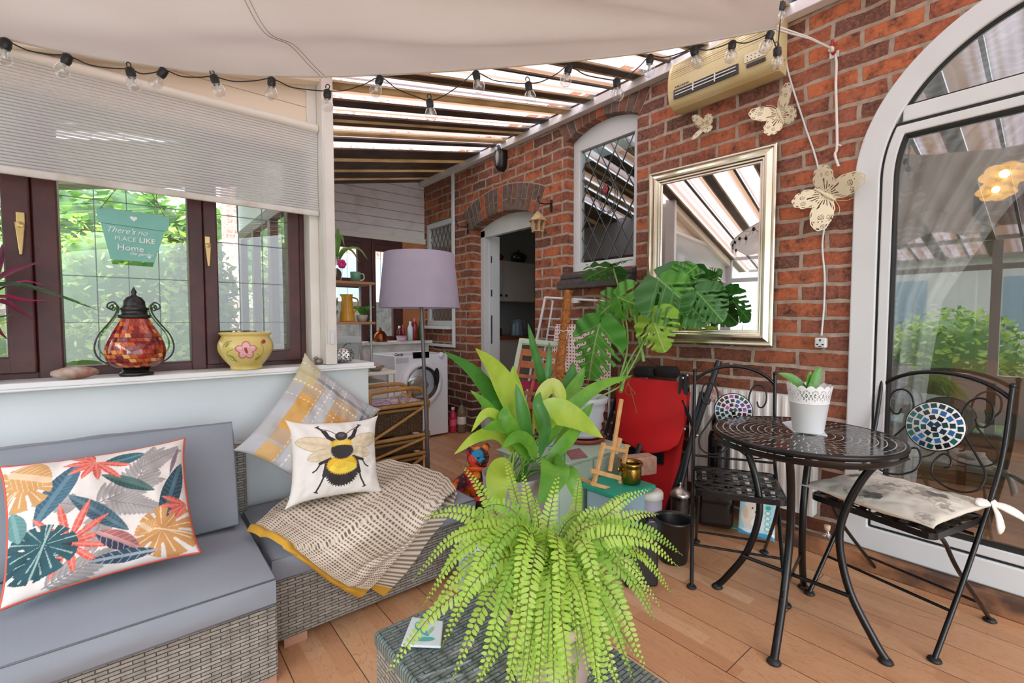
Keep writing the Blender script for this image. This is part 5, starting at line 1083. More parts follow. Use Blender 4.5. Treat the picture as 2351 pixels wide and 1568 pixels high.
def bistro_chair(label, w, stop, ztop, seed, slant=.0):
    r = thing('bistro_chair', label, 'chair', (0, 0, 0), 'folding bistro chairs at the mosaic table'); h = w/2; rn = random.Random(seed)
    pr = bez([Vector((0, 0, .01)), Vector((0, .16, .22)), Vector((0, .30, .42)), Vector((0, .365, .52)), Vector((0, stop*.62+.36*.38, .68)), Vector((0, stop, ztop))], 6)
    def yb(z):
        for a, b in zip(pr, pr[1:]):
            if a.z <= z <= b.z: return a.y+(b.y-a.y)*(z-a.z)/(b.z-a.z)
        return pr[-1].y
    bp_ = lambda x, z: Vector((x*h, yb(z), z))
    for s_ in (-1, 1):
        p_ = MB().tube([p+Vector((s_*h, 0, 0)) for p in pr], .0085, 9).ball((s_*h, stop, ztop+.006), .011, 10, 8).build('back_leg', m_iron, r)
        MB().lathe([(0, 0), (.018, 0), (.022, .005), (.018, .012), (0, .016)], (s_*h, 0, 0), 16).build('foot_cap', m_gasket, p_)
        q = bez([Vector((s_*(h-.022), .02, .445)), Vector((s_*(h-.022), .09, .40)), Vector((s_*(h-.022), .20, .27)), Vector((s_*(h-.022), .47, .01))], 8)
        p_ = MB().tube(q, .0078, 9).build('front_leg', m_iron, r)
        MB().lathe([(0, 0), (.018, 0), (.022, .005), (.018, .012), (0, .016)], (s_*(h-.022), .47, 0), 16).build('foot_cap', m_gasket, p_)
        # scroll work
        P = [(.58, .80), (.62, .775), (.72, .775), (.80, .81), (.77, .865), (.60, .885), (.44, .86), (.38, .80), (.46, .73), (.68, .655), (.84, .60), (.82, .545), (.62, .52), (.36, .525), (.14, .555), (.10, .60), (.20, .64), (.33, .63), (.35, .60), (.27, .59)]
        zt = lambda z: z+(ztop-.94)*(z-.45)/.49
        MB().tube(bez([bp_(s_*a, zt(b)) for a, b in P], 6), .0042, 7).build('scroll', m_iron, r)
    MB().tube(bez([bp_(-1, ztop-.045), bp_(-.75, ztop+.005), bp_(-.4, ztop-.001), bp_(0, ztop-.001), bp_(.4, ztop-.001), bp_(.75, ztop+.005), bp_(1, ztop-.045)], 6), .0085, 9).build('hidden_bar', m_iron, r) if False else None
    arc = [Vector((math.sin(t_)*h/math.sin(1.05), stop, ztop-.05+.085*(math.cos(t_)-math.cos(1.05))/(1-math.cos(1.05)))) for t_ in [-1.05+2.1*i/24 for i in range(25)]]
    MB().tube(arc, .0085, 9).build('top_rail', m_iron, r)
    MB().tube([bp_(-1, .505), bp_(1, .505)], .006, 8).build('lower_rail', m_iron, r)
    for y_, z_ in ((.11, .15),): MB().tube([Vector((-h, y_, z_)), Vector((h, y_, z_))], .006, 8).build('stretcher', m_iron, r)
    MB().tube([Vector((-h+.022, .40, .09)), Vector((h-.022, .40, .09))], .006, 8).build('stretcher', m_iron, r)
    MB().tube([Vector((-h+.01, .27, .40)), Vector((h-.01, .27, .40))], .006, 8).build('seat_support', m_iron, r)
    # mosaic disc
    dc = bp_(0, zt(.745)); up_ = (bp_(0, .80)-bp_(0, .68)).normalized(); rt_ = Vector((1, 0, 0)); nn_ = up_.cross(rt_); nn_ = nn_ if nn_.y < 0 else -nn_; R_ = h*.46
    d_ = MB().lathe([(0, -.006), (R_, -.006), (R_+.003, 0), (R_, .006), (0, .006)], dc, 40, ax=nn_).build('mosaic_disc', mat('tile_grout', '#e4e6e2', .5), r)
    MB().tube([dc+rt_*(R_+.002)*math.cos(t_)+up_*(R_+.002)*math.sin(t_) for t_ in [2*PI*i/36 for i in range(36)]], .004, 6, closed=True).build('disc_rim', m_iron, d_)
    mb = MB(); a_, b_ = rt_, up_
    for rr, n in ((.87, 19), (.62, 13), (.37, 8), (.13, 3)):
        for i in range(n):
            t_ = 2*PI*i/n+rr*5; c_ = dc+nn_*.0068+(a_*math.cos(t_)+b_*math.sin(t_))*(R_*rr); e1 = (a_*math.cos(t_)+b_*math.sin(t_))*R_*.095; e2 = (-a_*math.sin(t_)+b_*math.cos(t_))*R_*.105; k = rn.uniform(-.2, .2); e1, e2 = e1+e2*k, e2-e1*k
            mb.add([c_-e1-e2, c_+e1-e2, c_+e1+e2, c_-e1+e2], [(0, 1, 2, 3), (3, 2, 1, 0)], rn.choice((0, 0, 1, 2, 2, 3, 3, 5)) if seed == 2 else rn.choice((0, 1, 2, 3, 4, 5, 6, 5, 3, 1, 7)))
    mb.build('mosaic_tiles', tilem, d_)
    # seat of woven strips
    sy0, sy1, sz, hs = -.03, .345, .458, h-.005
    rr_ = .03; cor = []
    for cx, cy, a0_ in ((hs-rr_, sy1-rr_, 0), (-hs+rr_, sy1-rr_, 90), (-hs+rr_, sy0+rr_, 180), (hs-rr_, sy0+rr_, 270)):
        cor += [Vector((cx+rr_*math.cos(math.radians(a0_+t_)), cy+rr_*math.sin(math.radians(a0_+t_)), sz-.012)) for t_ in (0, 30, 60, 90)]
    mb = MB(); n = len(cor); vs = []
    for p in cor: c0_ = Vector((0, (sy0+sy1)/2, sz-.012)); dd_ = (p-c0_)*.985; vs += [p+Vector((0, 0, -.012)), p+Vector((0, 0, .012)), c0_+dd_+Vector((0, 0, .012)), c0_+dd_+Vector((0, 0, -.012))]
    mb.add(vs, [(4*i+k, 4*((i+1) % n)+k, 4*((i+1) % n)+(k+1) % 4, 4*i+(k+1) % 4) for i in range(n) for k in range(4)]); st_ = mb.build('seat', m_iron, r)
    mb = MB(); nx, ny = 8, 8; pw = 2*hs/nx; pl = (sy1-sy0)/ny
    for i in range(nx): x_ = -hs+(i+.5)*pw; mb.grid(lambda u, v: Vector((x_+(u-.5)*pw*.54, sy0+.006+(sy1-sy0-.012)*v, sz-.003+.0022*math.cos(PI*(v*ny+.5*0)+i*PI))), 1, ny*4)
    for j in range(ny): y_ = sy0+(j+.5)*pl; mb.grid(lambda u, v: Vector((-hs+.006+(2*hs-.012)*u, y_+(v-.5)*pl*.54, sz-.003-.0022*math.cos(PI*(u*nx-.5)*1.+j*PI+PI/2))), nx*4, 1)
    mb.build('woven_slats', m_iron, st_); return r
A_ = bistro_chair('black folding bistro chair with bare woven seat between the table and the radiator', .37, .42, .93, 1)
dA = Vector((.87, .49)).normalized(); A_.location = (2.0, .895, 0); A_.rotation_euler = (0, 0, math.atan2(dA.y, dA.x)-PI/2)
B_ = bistro_chair('black folding bistro chair in front of the patio door with a padded seat', .44, .50, .94, 2)
dB = Vector((.966, -.253)).normalized(); B_.location = (2.2075, .49, 0); B_.rotation_euler = (0, 0, math.atan2(dB.y, dB.x)-PI/2)
MBt = Matrix.Translation(B_.location) @ Matrix.Rotation(B_.rotation_euler[2], 4, 'Z')
def padprint(c):
    c.ell(0, 0, 3, 3, 0, '#d9d4c6'); rn = random.Random(8)
    for i in range(16):
        x, y = rn.uniform(-.9, .9), rn.uniform(-.9, .9); s_ = rn.uniform(.08, .16); col_ = rn.choice(('#a9a496', '#b5b0a2', '#9a9588'))
        for k in range(6): a = k*PI/3+rn.random(); c.leaf(x, y, a, s_*1.3, s_*.35, col_)
        P_ = [(x+s_*(1+t_*.25)*math.cos(t_), y+s_*(1+t_*.25)*math.sin(t_)) for t_ in [k*.4 for k in range(14)]]; c.line(P_, .008, '#aaa595')
    for x, y, r_ in ((.0, -.72, .5), (.55, .3, 2.2), (-.75, .1, 1.)):
        for k, (l_, w_) in enumerate(((.2, .09), (.15, .07))):
            for s_ in (-1, 1): c.leaf(x, y, r_+s_*(.6+k*1.3), l_, w_, '#6f6d68', '#4a4947', 4, p=.4)
    for i in range(500): x, y = rn.uniform(-1, 1), rn.uniform(.4, 1); c.ell(x, y, .008, .008, 0, '#a7a292')
pc = MBt @ Vector((.0, .155, .497)); xa = (MBt.to_3x3() @ Vector((1, 0, 0)))*.222; ya = (MBt.to_3x3() @ Vector((0, 1, 0)))*.222
mb, cl, pt = pillow(pc, xa, ya, .062, n=120, pinch=.03, ear=.06, wr=.008, seed=12, paint=padprint, back='#d9d4c6')
mb.v = [(x, y, max(z, .463)) for x, y, z in mb.v]
pd_ = thing('seat_pad', 'cream seat pad with grey butterfly print tied on the chair by the patio door', 'cushion', pc); mb.build('cover', attr_mat('butterfly_print', .85, 300), pd_, colors=cl)
kn = onx(2285, 1168, 2.585); kn = MBt @ Vector((-.222, .375, .50)) if False else ony(2278, 1165, .19); mb = MB(); kn = MBt @ Vector((-.22, .36, .50))
kn = (MBt @ Vector((.22, .37, .505))) if (MBt @ Vector((.22, .37, .5))).y < (MBt @ Vector((-.22, .37, .5))).y else kn
mb.ball(kn, (.02, .018, .018), 12, 8)
for P_ in ([(0, 0, 0), (-.03, -.02, -.03), (-.045, -.03, -.075), (-.01, -.03, -.085), (.0, -.02, -.04), (0, 0, 0)], [(0, 0, 0), (.015, -.035, -.01), (.03, -.07, -.03), (.035, -.09, -.05)], [(0, 0, 0), (-.05, .02, .01), (-.09, .03, .01)]):
    mb.tube(bez([kn+Vector(p) for p in P_], 6), [.008+.011*math.sin(PI*i/(6*(len(P_)-1))) for i in range(6*(len(P_)-1)+1)], 8, sy=.4)
mb.build('tie', mat('white_tie_cloth', '#e6e3dc', .85, bump=(60, .4)), pd_)
# orchid pot on the table
pp_ = onz(1855, 990, TZ+.006); op = thing('lace_planter', 'white planter with pierced lace rim holding a small leafy orchid on the bistro table', 'planter', pp_)
R0, R1, HH = .052, .079, .192
MB().lathe([(0, 0), (R0, 0), (R0+.002, .003), (R0+(R1-R0)*.62, HH*.62), (R0+(R1-R0)*.62+.003, HH*.63), (R0+(R1-R0)*.6, HH*.64), (R0-.004, .006), (0, .006)], pp_, 48).build('pot', mat('white_planter', '#eceef0', .35), op)
na, nz_ = 360, 70; mb = MB(); mb.grid(lambda u, v: pp_+Vector(((R0+(R1-R0)*(.62+.38*v)+.002*v)*math.cos(2*PI*u), (R0+(R1-R0)*(.62+.38*v)+.002*v)*math.sin(2*PI*u), HH*(.62+.40*v))), na, nz_)
V, U = np.meshgrid(np.linspace(0, 1, nz_+1), np.linspace(0, 1, na+1), indexing='ij'); u_, v_ = U.ravel()*16, V.ravel()
top_ = .80+.16*np.abs(np.cos(PI*u_))**.7; al = v_ < top_; fu = u_ % 1-.5
al &= ~((np.hypot((u_*5 % 1-.5)/5*1.6, (v_-.06)) < .022)); 
for cx, cy, r_ in ((0, .45, .13), (.3, .3, .09), (-.3, .3, .09), (.3, .6, .08), (-.3, .6, .08), (0, .2, .07), (0, .7, .06), (.16, .68, .05), (-.16, .68, .05), (.45, .45, .08), (-.45, .45, .08)):
    rr = np.hypot((fu-cx)*1.0, (v_-cy)*1.2); al &= ~((rr < r_) & (rr > r_*.45))
mb.build('lace_rim', m_but2 if False else alpha_mat('lace_white', .35), op, colors=np.c_[np.tile(C('#eef0f2')[:3], (len(u_), 1)), al.astype(float)])
MB().lathe([(0, .10), (.06, .10)], pp_, 24).build('soil', mat('bark', '#4a3828', .9), op)
lf = mat('orchid_leaf', '#3f7f2e', .35, var='#5f9e3a', vs=10, trans=.2)
for P_, w_ in (([(0, 0, .1), (-.02, .02, .17), (-.05, .05, .215), (-.085, .085, .235)], .022), ([(0, 0, .1), (.0, -.01, .17), (.02, -.02, .235), (.035, -.03, .26)], .021), ([(0, 0, .1), (.0, .0, .17), (.0, .0, .22), (.005, .0, .245)], .017), ([(0, 0, .1), (-.02, .0, .16), (-.04, -.02, .185), (-.03, -.04, .18)], .02)):
    blade(MB(), [pp_+Vector(p) for p in P_], w_, up=(-.5, -.7, .3)).build('leaf', lf, op)
mb = MB(); mb.prism([onz(*q_, TZ+.003) for q_ in ((1795, 970), (1870, 958), (1900, 1002), (1822, 992))], (0, 0, .002)); tag(mb.build('paper_mat', mat('white_paper', '#dfe6ea', .7)), 'square white paper mat under the lace planter', 'mat')
# ================================================================ PLANTS
CAMV = Vector((-.55, -.7, .45)).normalized()
# --- fern on the coffee table
fp = Vector((.70, .715, ZC+.008)); fn_ = thing('potted_fern', 'large lime green boston fern in a pale pink pot on the wicker coffee table', 'fern', fp)
MB().lathe([(0, 0), (.075, 0), (.078, .005), (.10, .15), (.104, .155), (.104, .175), (.098, .175), (.095, .15), (0, .15)], fp, 36).build('pot', mat('blush_pot', '#d3bcb0', .5, var='#c4a99c', vs=8), fn_)
fm = [mat('fern_lime', '#a3cf42', .5, var='#b9dc5c', vs=25, trans=.35), mat('fern_pale', '#c3e071', .5, var='#a9d24e', vs=25, trans=.35), mat('fern_green', '#7cb236', .5, var='#93c545', vs=25, trans=.3), mat('fern_stem', '#8f8d42', .6)]
fc = fp+Vector((0, 0, .19)); rnF = random.Random(21)
def frond(base, tip, lift, Wd, mi, droop=0):
    mid1 = base.lerp(tip, .33)+Vector((0, 0, lift)); mid2 = base.lerp(tip, .7)+Vector((0, 0, lift*.85))
    c = bez([base, mid1, mid2, tip], 14); L_ = sum((b-a).length for a, b in zip(c, c[1:])); n = max(10, int(L_/.0100)); mb = MB(); cum = [0]
    for a, b in zip(c, c[1:]): cum.append(cum[-1]+(b-a).length); mb.tube(c, [.0016*(1-.6*i/(len(c)-1)) for i in range(len(c))], 4, 1, cap=False)
    tw = rnF.uniform(-.35, .35)
    for k in range(n):
        t_ = (k+.5)/n; q = float(np.interp(t_*L_, cum, range(len(c)))); i = min(int(q), len(c)-2); p = c[i].lerp(c[i+1], q-i); d = (c[i+1]-c[i]).normalized()
        nn_ = (CAMV+Vector((0, 0, .35))); nn_ = (nn_-d*nn_.dot(d)); nn_ = nn_.normalized() if nn_.length > .1 else d.orthogonal(); nn_.rotate(Matrix.Rotation(tw+.5*math.sin(t_*3+tw*9), 3, d)); s_ = d.cross(nn_)
        w_ = Wd*min(1, .35+t_*3.5)*min(1, (1-t_)*1.8+.1); w_ *= (1 if t_ < .96 else .6)
        for sd in (-1, 1):
            jit = rnF.uniform(-.15, .15); a = (s_*sd*math.cos(.32+jit)+d*math.sin(.32+jit)).normalized(); b = (d-a*d.dot(a)).normalized(); hw = min(.0042, w_*.2+.001); dz = nn_*(-.12*w_+rnF.uniform(-.06, .12)*w_)
            p0 = p+d*(.002*sd)
            mb.add([p0-b*hw*.5, p0+b*hw*.6, p0+a*w_*.45+b*hw*1.0+nn_*.0012, p0+a*w_*.85+b*hw*.7+dz*.7, p0+a*w_+b*hw*.15+dz, p0+a*w_*.8-b*hw*.7+dz*.7, p0+a*w_*.4-b*hw*.95+nn_*.0008], [(0, 1, 2, 6), (6, 2, 3, 5), (5, 3, 4)], 0, False)
    mb.build('frond', [mi, fm[3]], fn_)
TIPS = [(1062, 1068, 1.2, .02), (1158, 1045, 1.25, .0), (1200, 1085, 1.18, .02), (1282, 1085, 1.12, .02), (1330, 1090, 1.28, .0), (1225, 1150, 1.1, .05), (1262, 1195, .95, .06), (1022, 1158, 1.12, .05), (962, 1190, 1.05, .08), (945, 1335, 1.0, .13), (968, 1395, .95, .14), (1000, 1270, 1.06, .1), (1090, 1215, 1.12, .06), (1120, 1180, 1.15, .04),
        (1450, 1128, 1.2, .05), (1495, 1122, 1.15, .05), (1512, 1180, 1.12, .06), (1480, 1235, 1.12, .08), (1568, 1275, 1.1, .10), (1560, 1303, 1.02, .10), (1545, 1365, 1.08, .12), (1508, 1432, 1.0, .12), (1498, 1400, 1.08, .12), (1380, 1170, 1.12, .06), (1420, 1230, 1.05, .08),
        (880, 1555, .86, .12), (1012, 1488, .88, .13), (1035, 1570, .82, .12), (1090, 1600, .78, .12), (1160, 1610, .77, .12), (1235, 1600, .78, .13), (1310, 1610, .77, .12), (1375, 1600, .79, .12), (1425, 1590, .82, .12), (1485, 1545, .88, .12), (1455, 1480, .92, .12), (975, 1440, .92, .13), (1120, 1500, .82, .13), (1050, 1420, .9, .14), (1330, 1500, .82, .13), (1400, 1520, .85, .13), (1200, 1520, .8, .14), (1270, 1540, .8, .13), (1000, 1350, .98, .13), (1480, 1330, 1.02, .12), (1430, 1300, 1.0, .1), (1060, 1290, 1.02, .12), (1180, 1440, .83, .15), (1290, 1440, .84, .15), (1380, 1420, .88, .14), (1100, 1380, .9, .15)]
for i, (px_, py_, d_, lf_) in enumerate(TIPS):
    b = fc+Vector((rnF.uniform(-.03, .03), rnF.uniform(-.03, .03), rnF.uniform(-.03, .01)))
    frond(b, dep(px_, py_, d_), lf_, rnF.uniform(.025, .031), fm[rnF.choice((0, 0, 1, 0, 2))])
for i in range(30):
    a = -2.25+rnF.uniform(-1.1, 1.1); r_ = rnF.uniform(.10, .22); tip = fc+Vector((r_*math.cos(a), r_*math.sin(a), rnF.uniform(-.16, -.02)))
    frond(fc+Vector((rnF.uniform(-.03, .03), rnF.uniform(-.03, .03), rnF.uniform(-.03, .0))), tip, rnF.uniform(.05, .09), rnF.uniform(.019, .025), fm[rnF.choice((0, 1, 2, 0))])
for i in range(20):
    a = rnF.random()*2*PI; r_ = rnF.uniform(.12, .27); tip = fc+Vector((r_*math.cos(a), r_*math.sin(a), rnF.uniform(-.10, .16)*(1.2 if r_ < .2 else .6)))
    frond(fc+Vector((rnF.uniform(-.03, .03), rnF.uniform(-.03, .03), rnF.uniform(-.04, .0))), tip, rnF.uniform(.05, .13), rnF.uniform(.019, .025), fm[rnF.choice((0, 1, 2, 2, 0))])
# --- aspidistra
cr = Vector((1.24, 1.49, .27)); tag(MB().box(1.06, 1.43, 1.34, 1.66, .002, .268).build('storage_crate', mat('pale_blue_crate', '#a9cbe0', .5, var='#d4e4ee', vs=14), bevel=.012), 'pale blue storage crate under the grey pot behind the fern', 'crate')
ap = thing('aspidistra', 'broad leaved green plant with yellowing leaves in a tall grey pot behind the fern', 'plant', cr)
MB().lathe([(0, 0), (.105, 0), (.11, .004), (.138, .275), (.14, .29), (.134, .29), (.13, .25), (0, .25)], cr, 44).build('pot', mat('grey_plastic_pot', '#8f8d90', .5), ap)
def leafp(name, base='#5fa03a', hi='#7cc04a', vein='#4a8a2e', tr=.35):
    t = NT(name); tc_ = t.n('ShaderNodeTexCoord').outputs['Object']; nz_ = t.n('ShaderNodeTexNoise', {'Vector': tc_, 'Scale': 9., 'Detail': 3.}); c_ = t.mix(t.ramp(nz_.outputs[0], [(.4, '#000000'), (.6, '#ffffff')]), base, hi)
    p = t.P(c_, .38); MC[name] = t.surf(t.n('ShaderNodeMixShader', {0: tr, 1: p, 2: t.n('ShaderNodeBsdfTranslucent', {'Color': c_})})); return MC[name]
al_ = {'d': leafp('aspid_dark', '#2f6b22', '#3f8430', tr=.2), 'm': leafp('aspid_mid', '#5c9e2e', '#78b83c'), 'l': leafp('aspid_lime', '#a2c93a', '#b8d852'), 'y': leafp('aspid_yellow', '#b9cf42', '#c8d966')}
def aleaf(pts, w_, k, fold=.3, upv=None, roll=0):
    P_ = [ony(a, b, y_) for a, b, y_ in pts]; mb = MB(); base = cr+Vector((rnF.uniform(-.04, .04), rnF.uniform(-.04, .04), .25))
    mb.tube(bez([base, base.lerp(P_[0], .5)+Vector((0, 0, .02)), P_[0]], 6), .0035, 5)
    pr = lambda t_: max(.03, math.sin(PI*min(1, t_**.85))**.8)
    blade(mb, P_, w_, fold=fold, up=upv or (-.45, -.75, .5), n=24, prof=pr, roll=roll); mb.build('leaf', al_[k], ap)
for a in (([(1212, 1000, 1.5), (1185, 940, 1.5), (1140, 860, 1.48), (1092, 800, 1.45)], .055, 'l'), ([(1190, 1010, 1.52), (1150, 940, 1.52), (1090, 860, 1.52), (1018, 806, 1.5)], .036, 'd'),
          ([(1258, 960, 1.55), (1245, 880, 1.55), (1225, 800, 1.55), (1212, 742, 1.55)], .022, 'd'), ([(1262, 960, 1.6), (1255, 890, 1.6), (1260, 830, 1.6), (1261, 784, 1.6)], .019, 'd'),
          ([(1250, 1030, 1.5), (1300, 950, 1.5), (1370, 890, 1.48), (1452, 862, 1.45)], .033, 'm'), ([(1240, 1000, 1.45), (1262, 950, 1.42), (1315, 960, 1.38), (1384, 1005, 1.34)], .062, 'l', .35),
          ([(1262, 1080, 1.42), (1272, 1068, 1.36), (1265, 1105, 1.3), (1236, 1158, 1.28)], .062, 'm', .3), ([(1180, 1085, 1.42), (1158, 1080, 1.36), (1142, 1110, 1.3), (1148, 1178, 1.28)], .052, 'l', .3),
          ([(1290, 1080, 1.42), (1305, 1085, 1.36), (1320, 1120, 1.32), (1335, 1170, 1.3)], .036, 'm', .3), ([(1180, 1040, 1.48), (1140, 1000, 1.44), (1095, 1005, 1.40), (1043, 1043, 1.36)], .026, 'l'),
          ([(1190, 1040, 1.5), (1150, 980, 1.5), (1115, 930, 1.5), (1080, 896, 1.5)], .024, 'm'), ([(1180, 1030, 1.46), (1150, 965, 1.44), (1115, 950, 1.42), (1082, 992, 1.4)], .022, 'l'),
          ([(1225, 990, 1.52), (1240, 915, 1.5), (1270, 885, 1.47), (1288, 915, 1.44), (1272, 932, 1.42)], .032, 'y', .4), ([(1270, 980, 1.6), (1290, 920, 1.62), (1310, 870, 1.64), (1316, 830, 1.66)], .04, 'd'),
          ([(1280, 960, 1.58), (1300, 920, 1.58), (1325, 880, 1.6), (1342, 842, 1.6)], .035, 'm'), ([(1265, 1040, 1.5), (1300, 1000, 1.5), (1335, 960, 1.5), (1362, 925, 1.5)], .034, 'm'),
          ([(1200, 1030, 1.46), (1170, 990, 1.42), (1140, 980, 1.38), (1108, 985, 1.36)], .03, 'm'), ([(1225, 1050, 1.44), (1205, 980, 1.42), (1195, 930, 1.42), (1185, 880, 1.44)], .028, 'd'),
          ([(1215, 1060, 1.44), (1180, 1000, 1.4), (1160, 960, 1.4), (1165, 930, 1.42)], .035, 'm'), ([(1240, 1050, 1.43), (1250, 980, 1.41), (1235, 930, 1.42), (1240, 900, 1.44)], .03, 'd'),
          ([(1230, 1060, 1.42), (1215, 1020, 1.38), (1185, 1005, 1.36), (1150, 1030, 1.34)], .03, 'm'), ([(1250, 1060, 1.44), (1285, 1030, 1.42), (1320, 990, 1.42), (1345, 950, 1.44)], .03, 'm'), ([(1210, 1000, 1.56), (1190, 930, 1.56), (1180, 880, 1.56), (1178, 840, 1.56)], .035, 'l'),
          ([(1265, 1075, 1.5), (1275, 1045, 1.46), (1290, 1040, 1.44), (1295, 1075, 1.42)], .018, 'd')):
    aleaf(*a)
# --- monstera
mp_ = Vector((2.16, 1.93, .485)); ms_ = thing('monstera', 'tall monstera with split leaves and coir pole in a ribbed grey pot', 'plant', mp_)
MB().lathe([(0, 0), (.10, 0), (.105, .02), (.10, .03), (.115, .05), (.11, .08), (.125, .10), (.12, .14), (.133, .17), (.13, .20), (.145, .21), (.15, .24), (.14, .245), (.13, .22), (0, .21)], mp_, 44).build('pot', mat('pale_grey_pot', '#b3bac0', .45), ms_)
MB().lathe([(0, -.03), (.12, -.03), (.14, -.005), (.134, -.002), (.115, -.02), (0, -.02)], mp_, 36).build('saucer', mat('terracotta_saucer', '#8c3f2c', .6), ms_)
pa, pb_ = ony(1304, 668, 2.05), ony(1286, 862, 2.0); pole = [pb_+Vector((.02, -.02, -.25)), pb_, pa.lerp(pb_, .5), pa]
mb = MB(); c = bez(pole, 16); mb.tube(c, [.027+.003*math.sin(i*2.1)+.002*math.sin(i*5.3) for i in range(len(c))], 16); 
for i in range(700):
    q = c[rnF.randrange(8, len(c))]; a = rnF.random()*6.28; o_ = q+Vector((.028*math.cos(a), .028*math.sin(a), rnF.uniform(-.01, .01))); mb.tube([o_, o_+Vector((.012*math.cos(a)+rnF.uniform(-.01, .01), .012*math.sin(a), rnF.uniform(-.012, .012)))], .0007, 3, cap=False)
mb.build('coir_pole', mat('coir', '#a8682f', .95, var='#7a4519', vs=60, bump=(150, .8)), ms_)
mb = MB()
for z_ in (.25, .27): p = pa.lerp(pb_, .45+z_*.1); mb.tube([p+Vector((.031*math.cos(t_), .031*math.sin(t_), .004*math.sin(t_*3))) for t_ in [i*.4 for i in range(16)]], .0018, 5)
mb.tube(bez([p+Vector((0, -.03, 0)), p+Vector((.02, -.05, -.03)), p+Vector((.03, -.05, -.10))], 6), .0015, 5); mb.tube(bez([p+Vector((0, -.03, 0)), p+Vector((-.02, -.05, .02)), p+Vector((-.03, -.05, -.05))], 6), .0015, 5); mb.build('string_tie', mat('white_string', '#e8e6e0', .8), ms_)
def mon_cols(n, base, hi):
    g_ = np.linspace(-1, 1, n+1); V, U = np.meshgrid(g_, g_, indexing='ij'); u, v = U.ravel(), V.ravel(); vp = (v+1)/2; au = np.abs(u)
    w_ = np.where(vp < 1, .97*np.clip(np.sin(PI*np.clip(vp, 0, 1)**.66), 0, 1)**.62, 0); al = au < w_
    al &= ~((au < .10*(1-vp/.16)) & (vp < .16)); y_ = vp-.16-au*.32
    ph = (y_/.135) % 1; k = np.floor(y_/.135); cut = (np.abs(ph-.5) < .13+.17*au) & (au > .36+.08*((k*7) % 3-1)) & (y_ > .0) & (y_ < .72); al &= ~cut
    hole = (np.abs(ph-.5) < .22) & (au > .13) & (au < .24) & ((k % 2) == 0) & (y_ > .05) & (y_ < .5); al &= ~hole
    c0_, c1_ = np.array(C(base)[:3]), np.array(C(hi)[:3]); m_ = np.exp(-(au/.02)**2)[:, None]; m2 = ((np.minimum(ph, 1-ph) < .05) & (y_ > -.02))[:, None]*.45
    col_ = c0_*(1-np.maximum(m_, m2))+c1_*np.maximum(m_, m2); return np.c_[col_, al.astype(float)]
def monmat():
    t = NT('monstera_leaf'); a = t.n('ShaderNodeAttribute', attribute_name='paint'); p = t.P(a.outputs['Color'], .35); tl = t.n('ShaderNodeBsdfTranslucent', {'Color': a.outputs['Color']}); mx = t.n('ShaderNodeMixShader', {0: .35, 1: p, 2: tl})
    return t.surf(t.n('ShaderNodeMixShader', {0: t.math('GREATER_THAN', a.outputs['Alpha'], .5), 1: t.n('ShaderNodeBsdfTransparent', {'Color': (1, 1, 1, 1)}), 2: mx}))
m_mon = monmat()
def mleaf(pet, tip, side, hw, cols_, stem, x_, dx=0, droop=.12, fold=.15):
    """pet/tip pixel points on plane x; side = pixel offset for lateral direction"""
    A, B_ = onx(*pet, x_), onx(*tip, x_+dx); Lv = B_-A; S_ = onx(pet[0]+side[0], pet[1]+side[1], x_+side[2])-A; S_ = (S_-Lv*(S_.dot(Lv)/Lv.length_squared)).normalized()*hw*Lv.length; N_ = S_.cross(Lv).normalized()
    if N_.dot(CAMV) < 0: N_ = -N_
    n = 130; cl = mon_cols(n, *cols_); L_ = Lv.length
    def f_(a, b):
        u, v = a*2-1, b*1.19-.19; return A+S_*u+Lv*v+N_*(-abs(u)*fold*L_*.5-droop*L_*max(0, v)**2+.012*math.sin(v*22+abs(u)*7)*abs(u))
    mb = MB(); mb.grid(f_, n, n); mb.build('leaf', m_mon, ms_, colors=cl)
    if stem: MB().tube(bez([A+N_*.001]+[onx(*q_[:2], q_[2]) for q_ in stem], 8), [.0055]*(8*len(stem)+1), 7).build('stem', mat('monstera_stem', '#6d9c45', .5), ms_)
G1, G2, G3, G4 = ('#4d9a34', '#b4d97c'), ('#9bd044', '#daf09a'), ('#35742c', '#86bc66'), ('#5da83a', '#b4db74')
mleaf((1376, 745), (1342, 872), (70, 20, 0), .62, G1, [(1400, 770, 2.42), (1437, 830, 2.4), (1430, 880, 2.35), (1370, 915, 2.2)], 2.32, -.05)
mleaf((1497, 722), (1520, 808), (60, -14, 0), .66, G2, [(1485, 770, 2.42), (1455, 810, 2.4), (1420, 880, 2.3)], 2.40, -.04)
mleaf((1418, 682), (1492, 715), (20, -40, .0), .5, G4, [(1425, 720, 2.45), (1440, 800, 2.42), (1420, 880, 2.3)], 2.42, -.02)
mleaf((1414, 690), (1362, 732), (-30, -35, 0), .62, G1, None, 2.44, -.02)
mleaf((1405, 606), (1452, 590), (30, -10, .10), .9, G3, [(1420, 660, 2.46), (1438, 740, 2.44), (1440, 800, 2.42), (1420, 880, 2.3)], 2.46, .08)
mleaf((1408, 612), (1345, 632), (-10, 12, .06), .5, G3, None, 2.44, .06)
mleaf((1512, 640), (1625, 735), (40, -50, .10), .55, G3, [(1505, 680, 2.45), (1480, 780, 2.42), (1430, 880, 2.3)], 2.46, -.02)
mleaf((1520, 650), (1575, 742), (40, -25, 0), .5, G4, None, 2.46, -.03)
mleaf((1560, 640), (1600, 612), (30, 25, .05), .75, G1, None, 2.50, .0)
mleaf((1600, 670), (1660, 735), (30, -30, .05), .6, G3, None, 2.48, .0)
mb = MB()
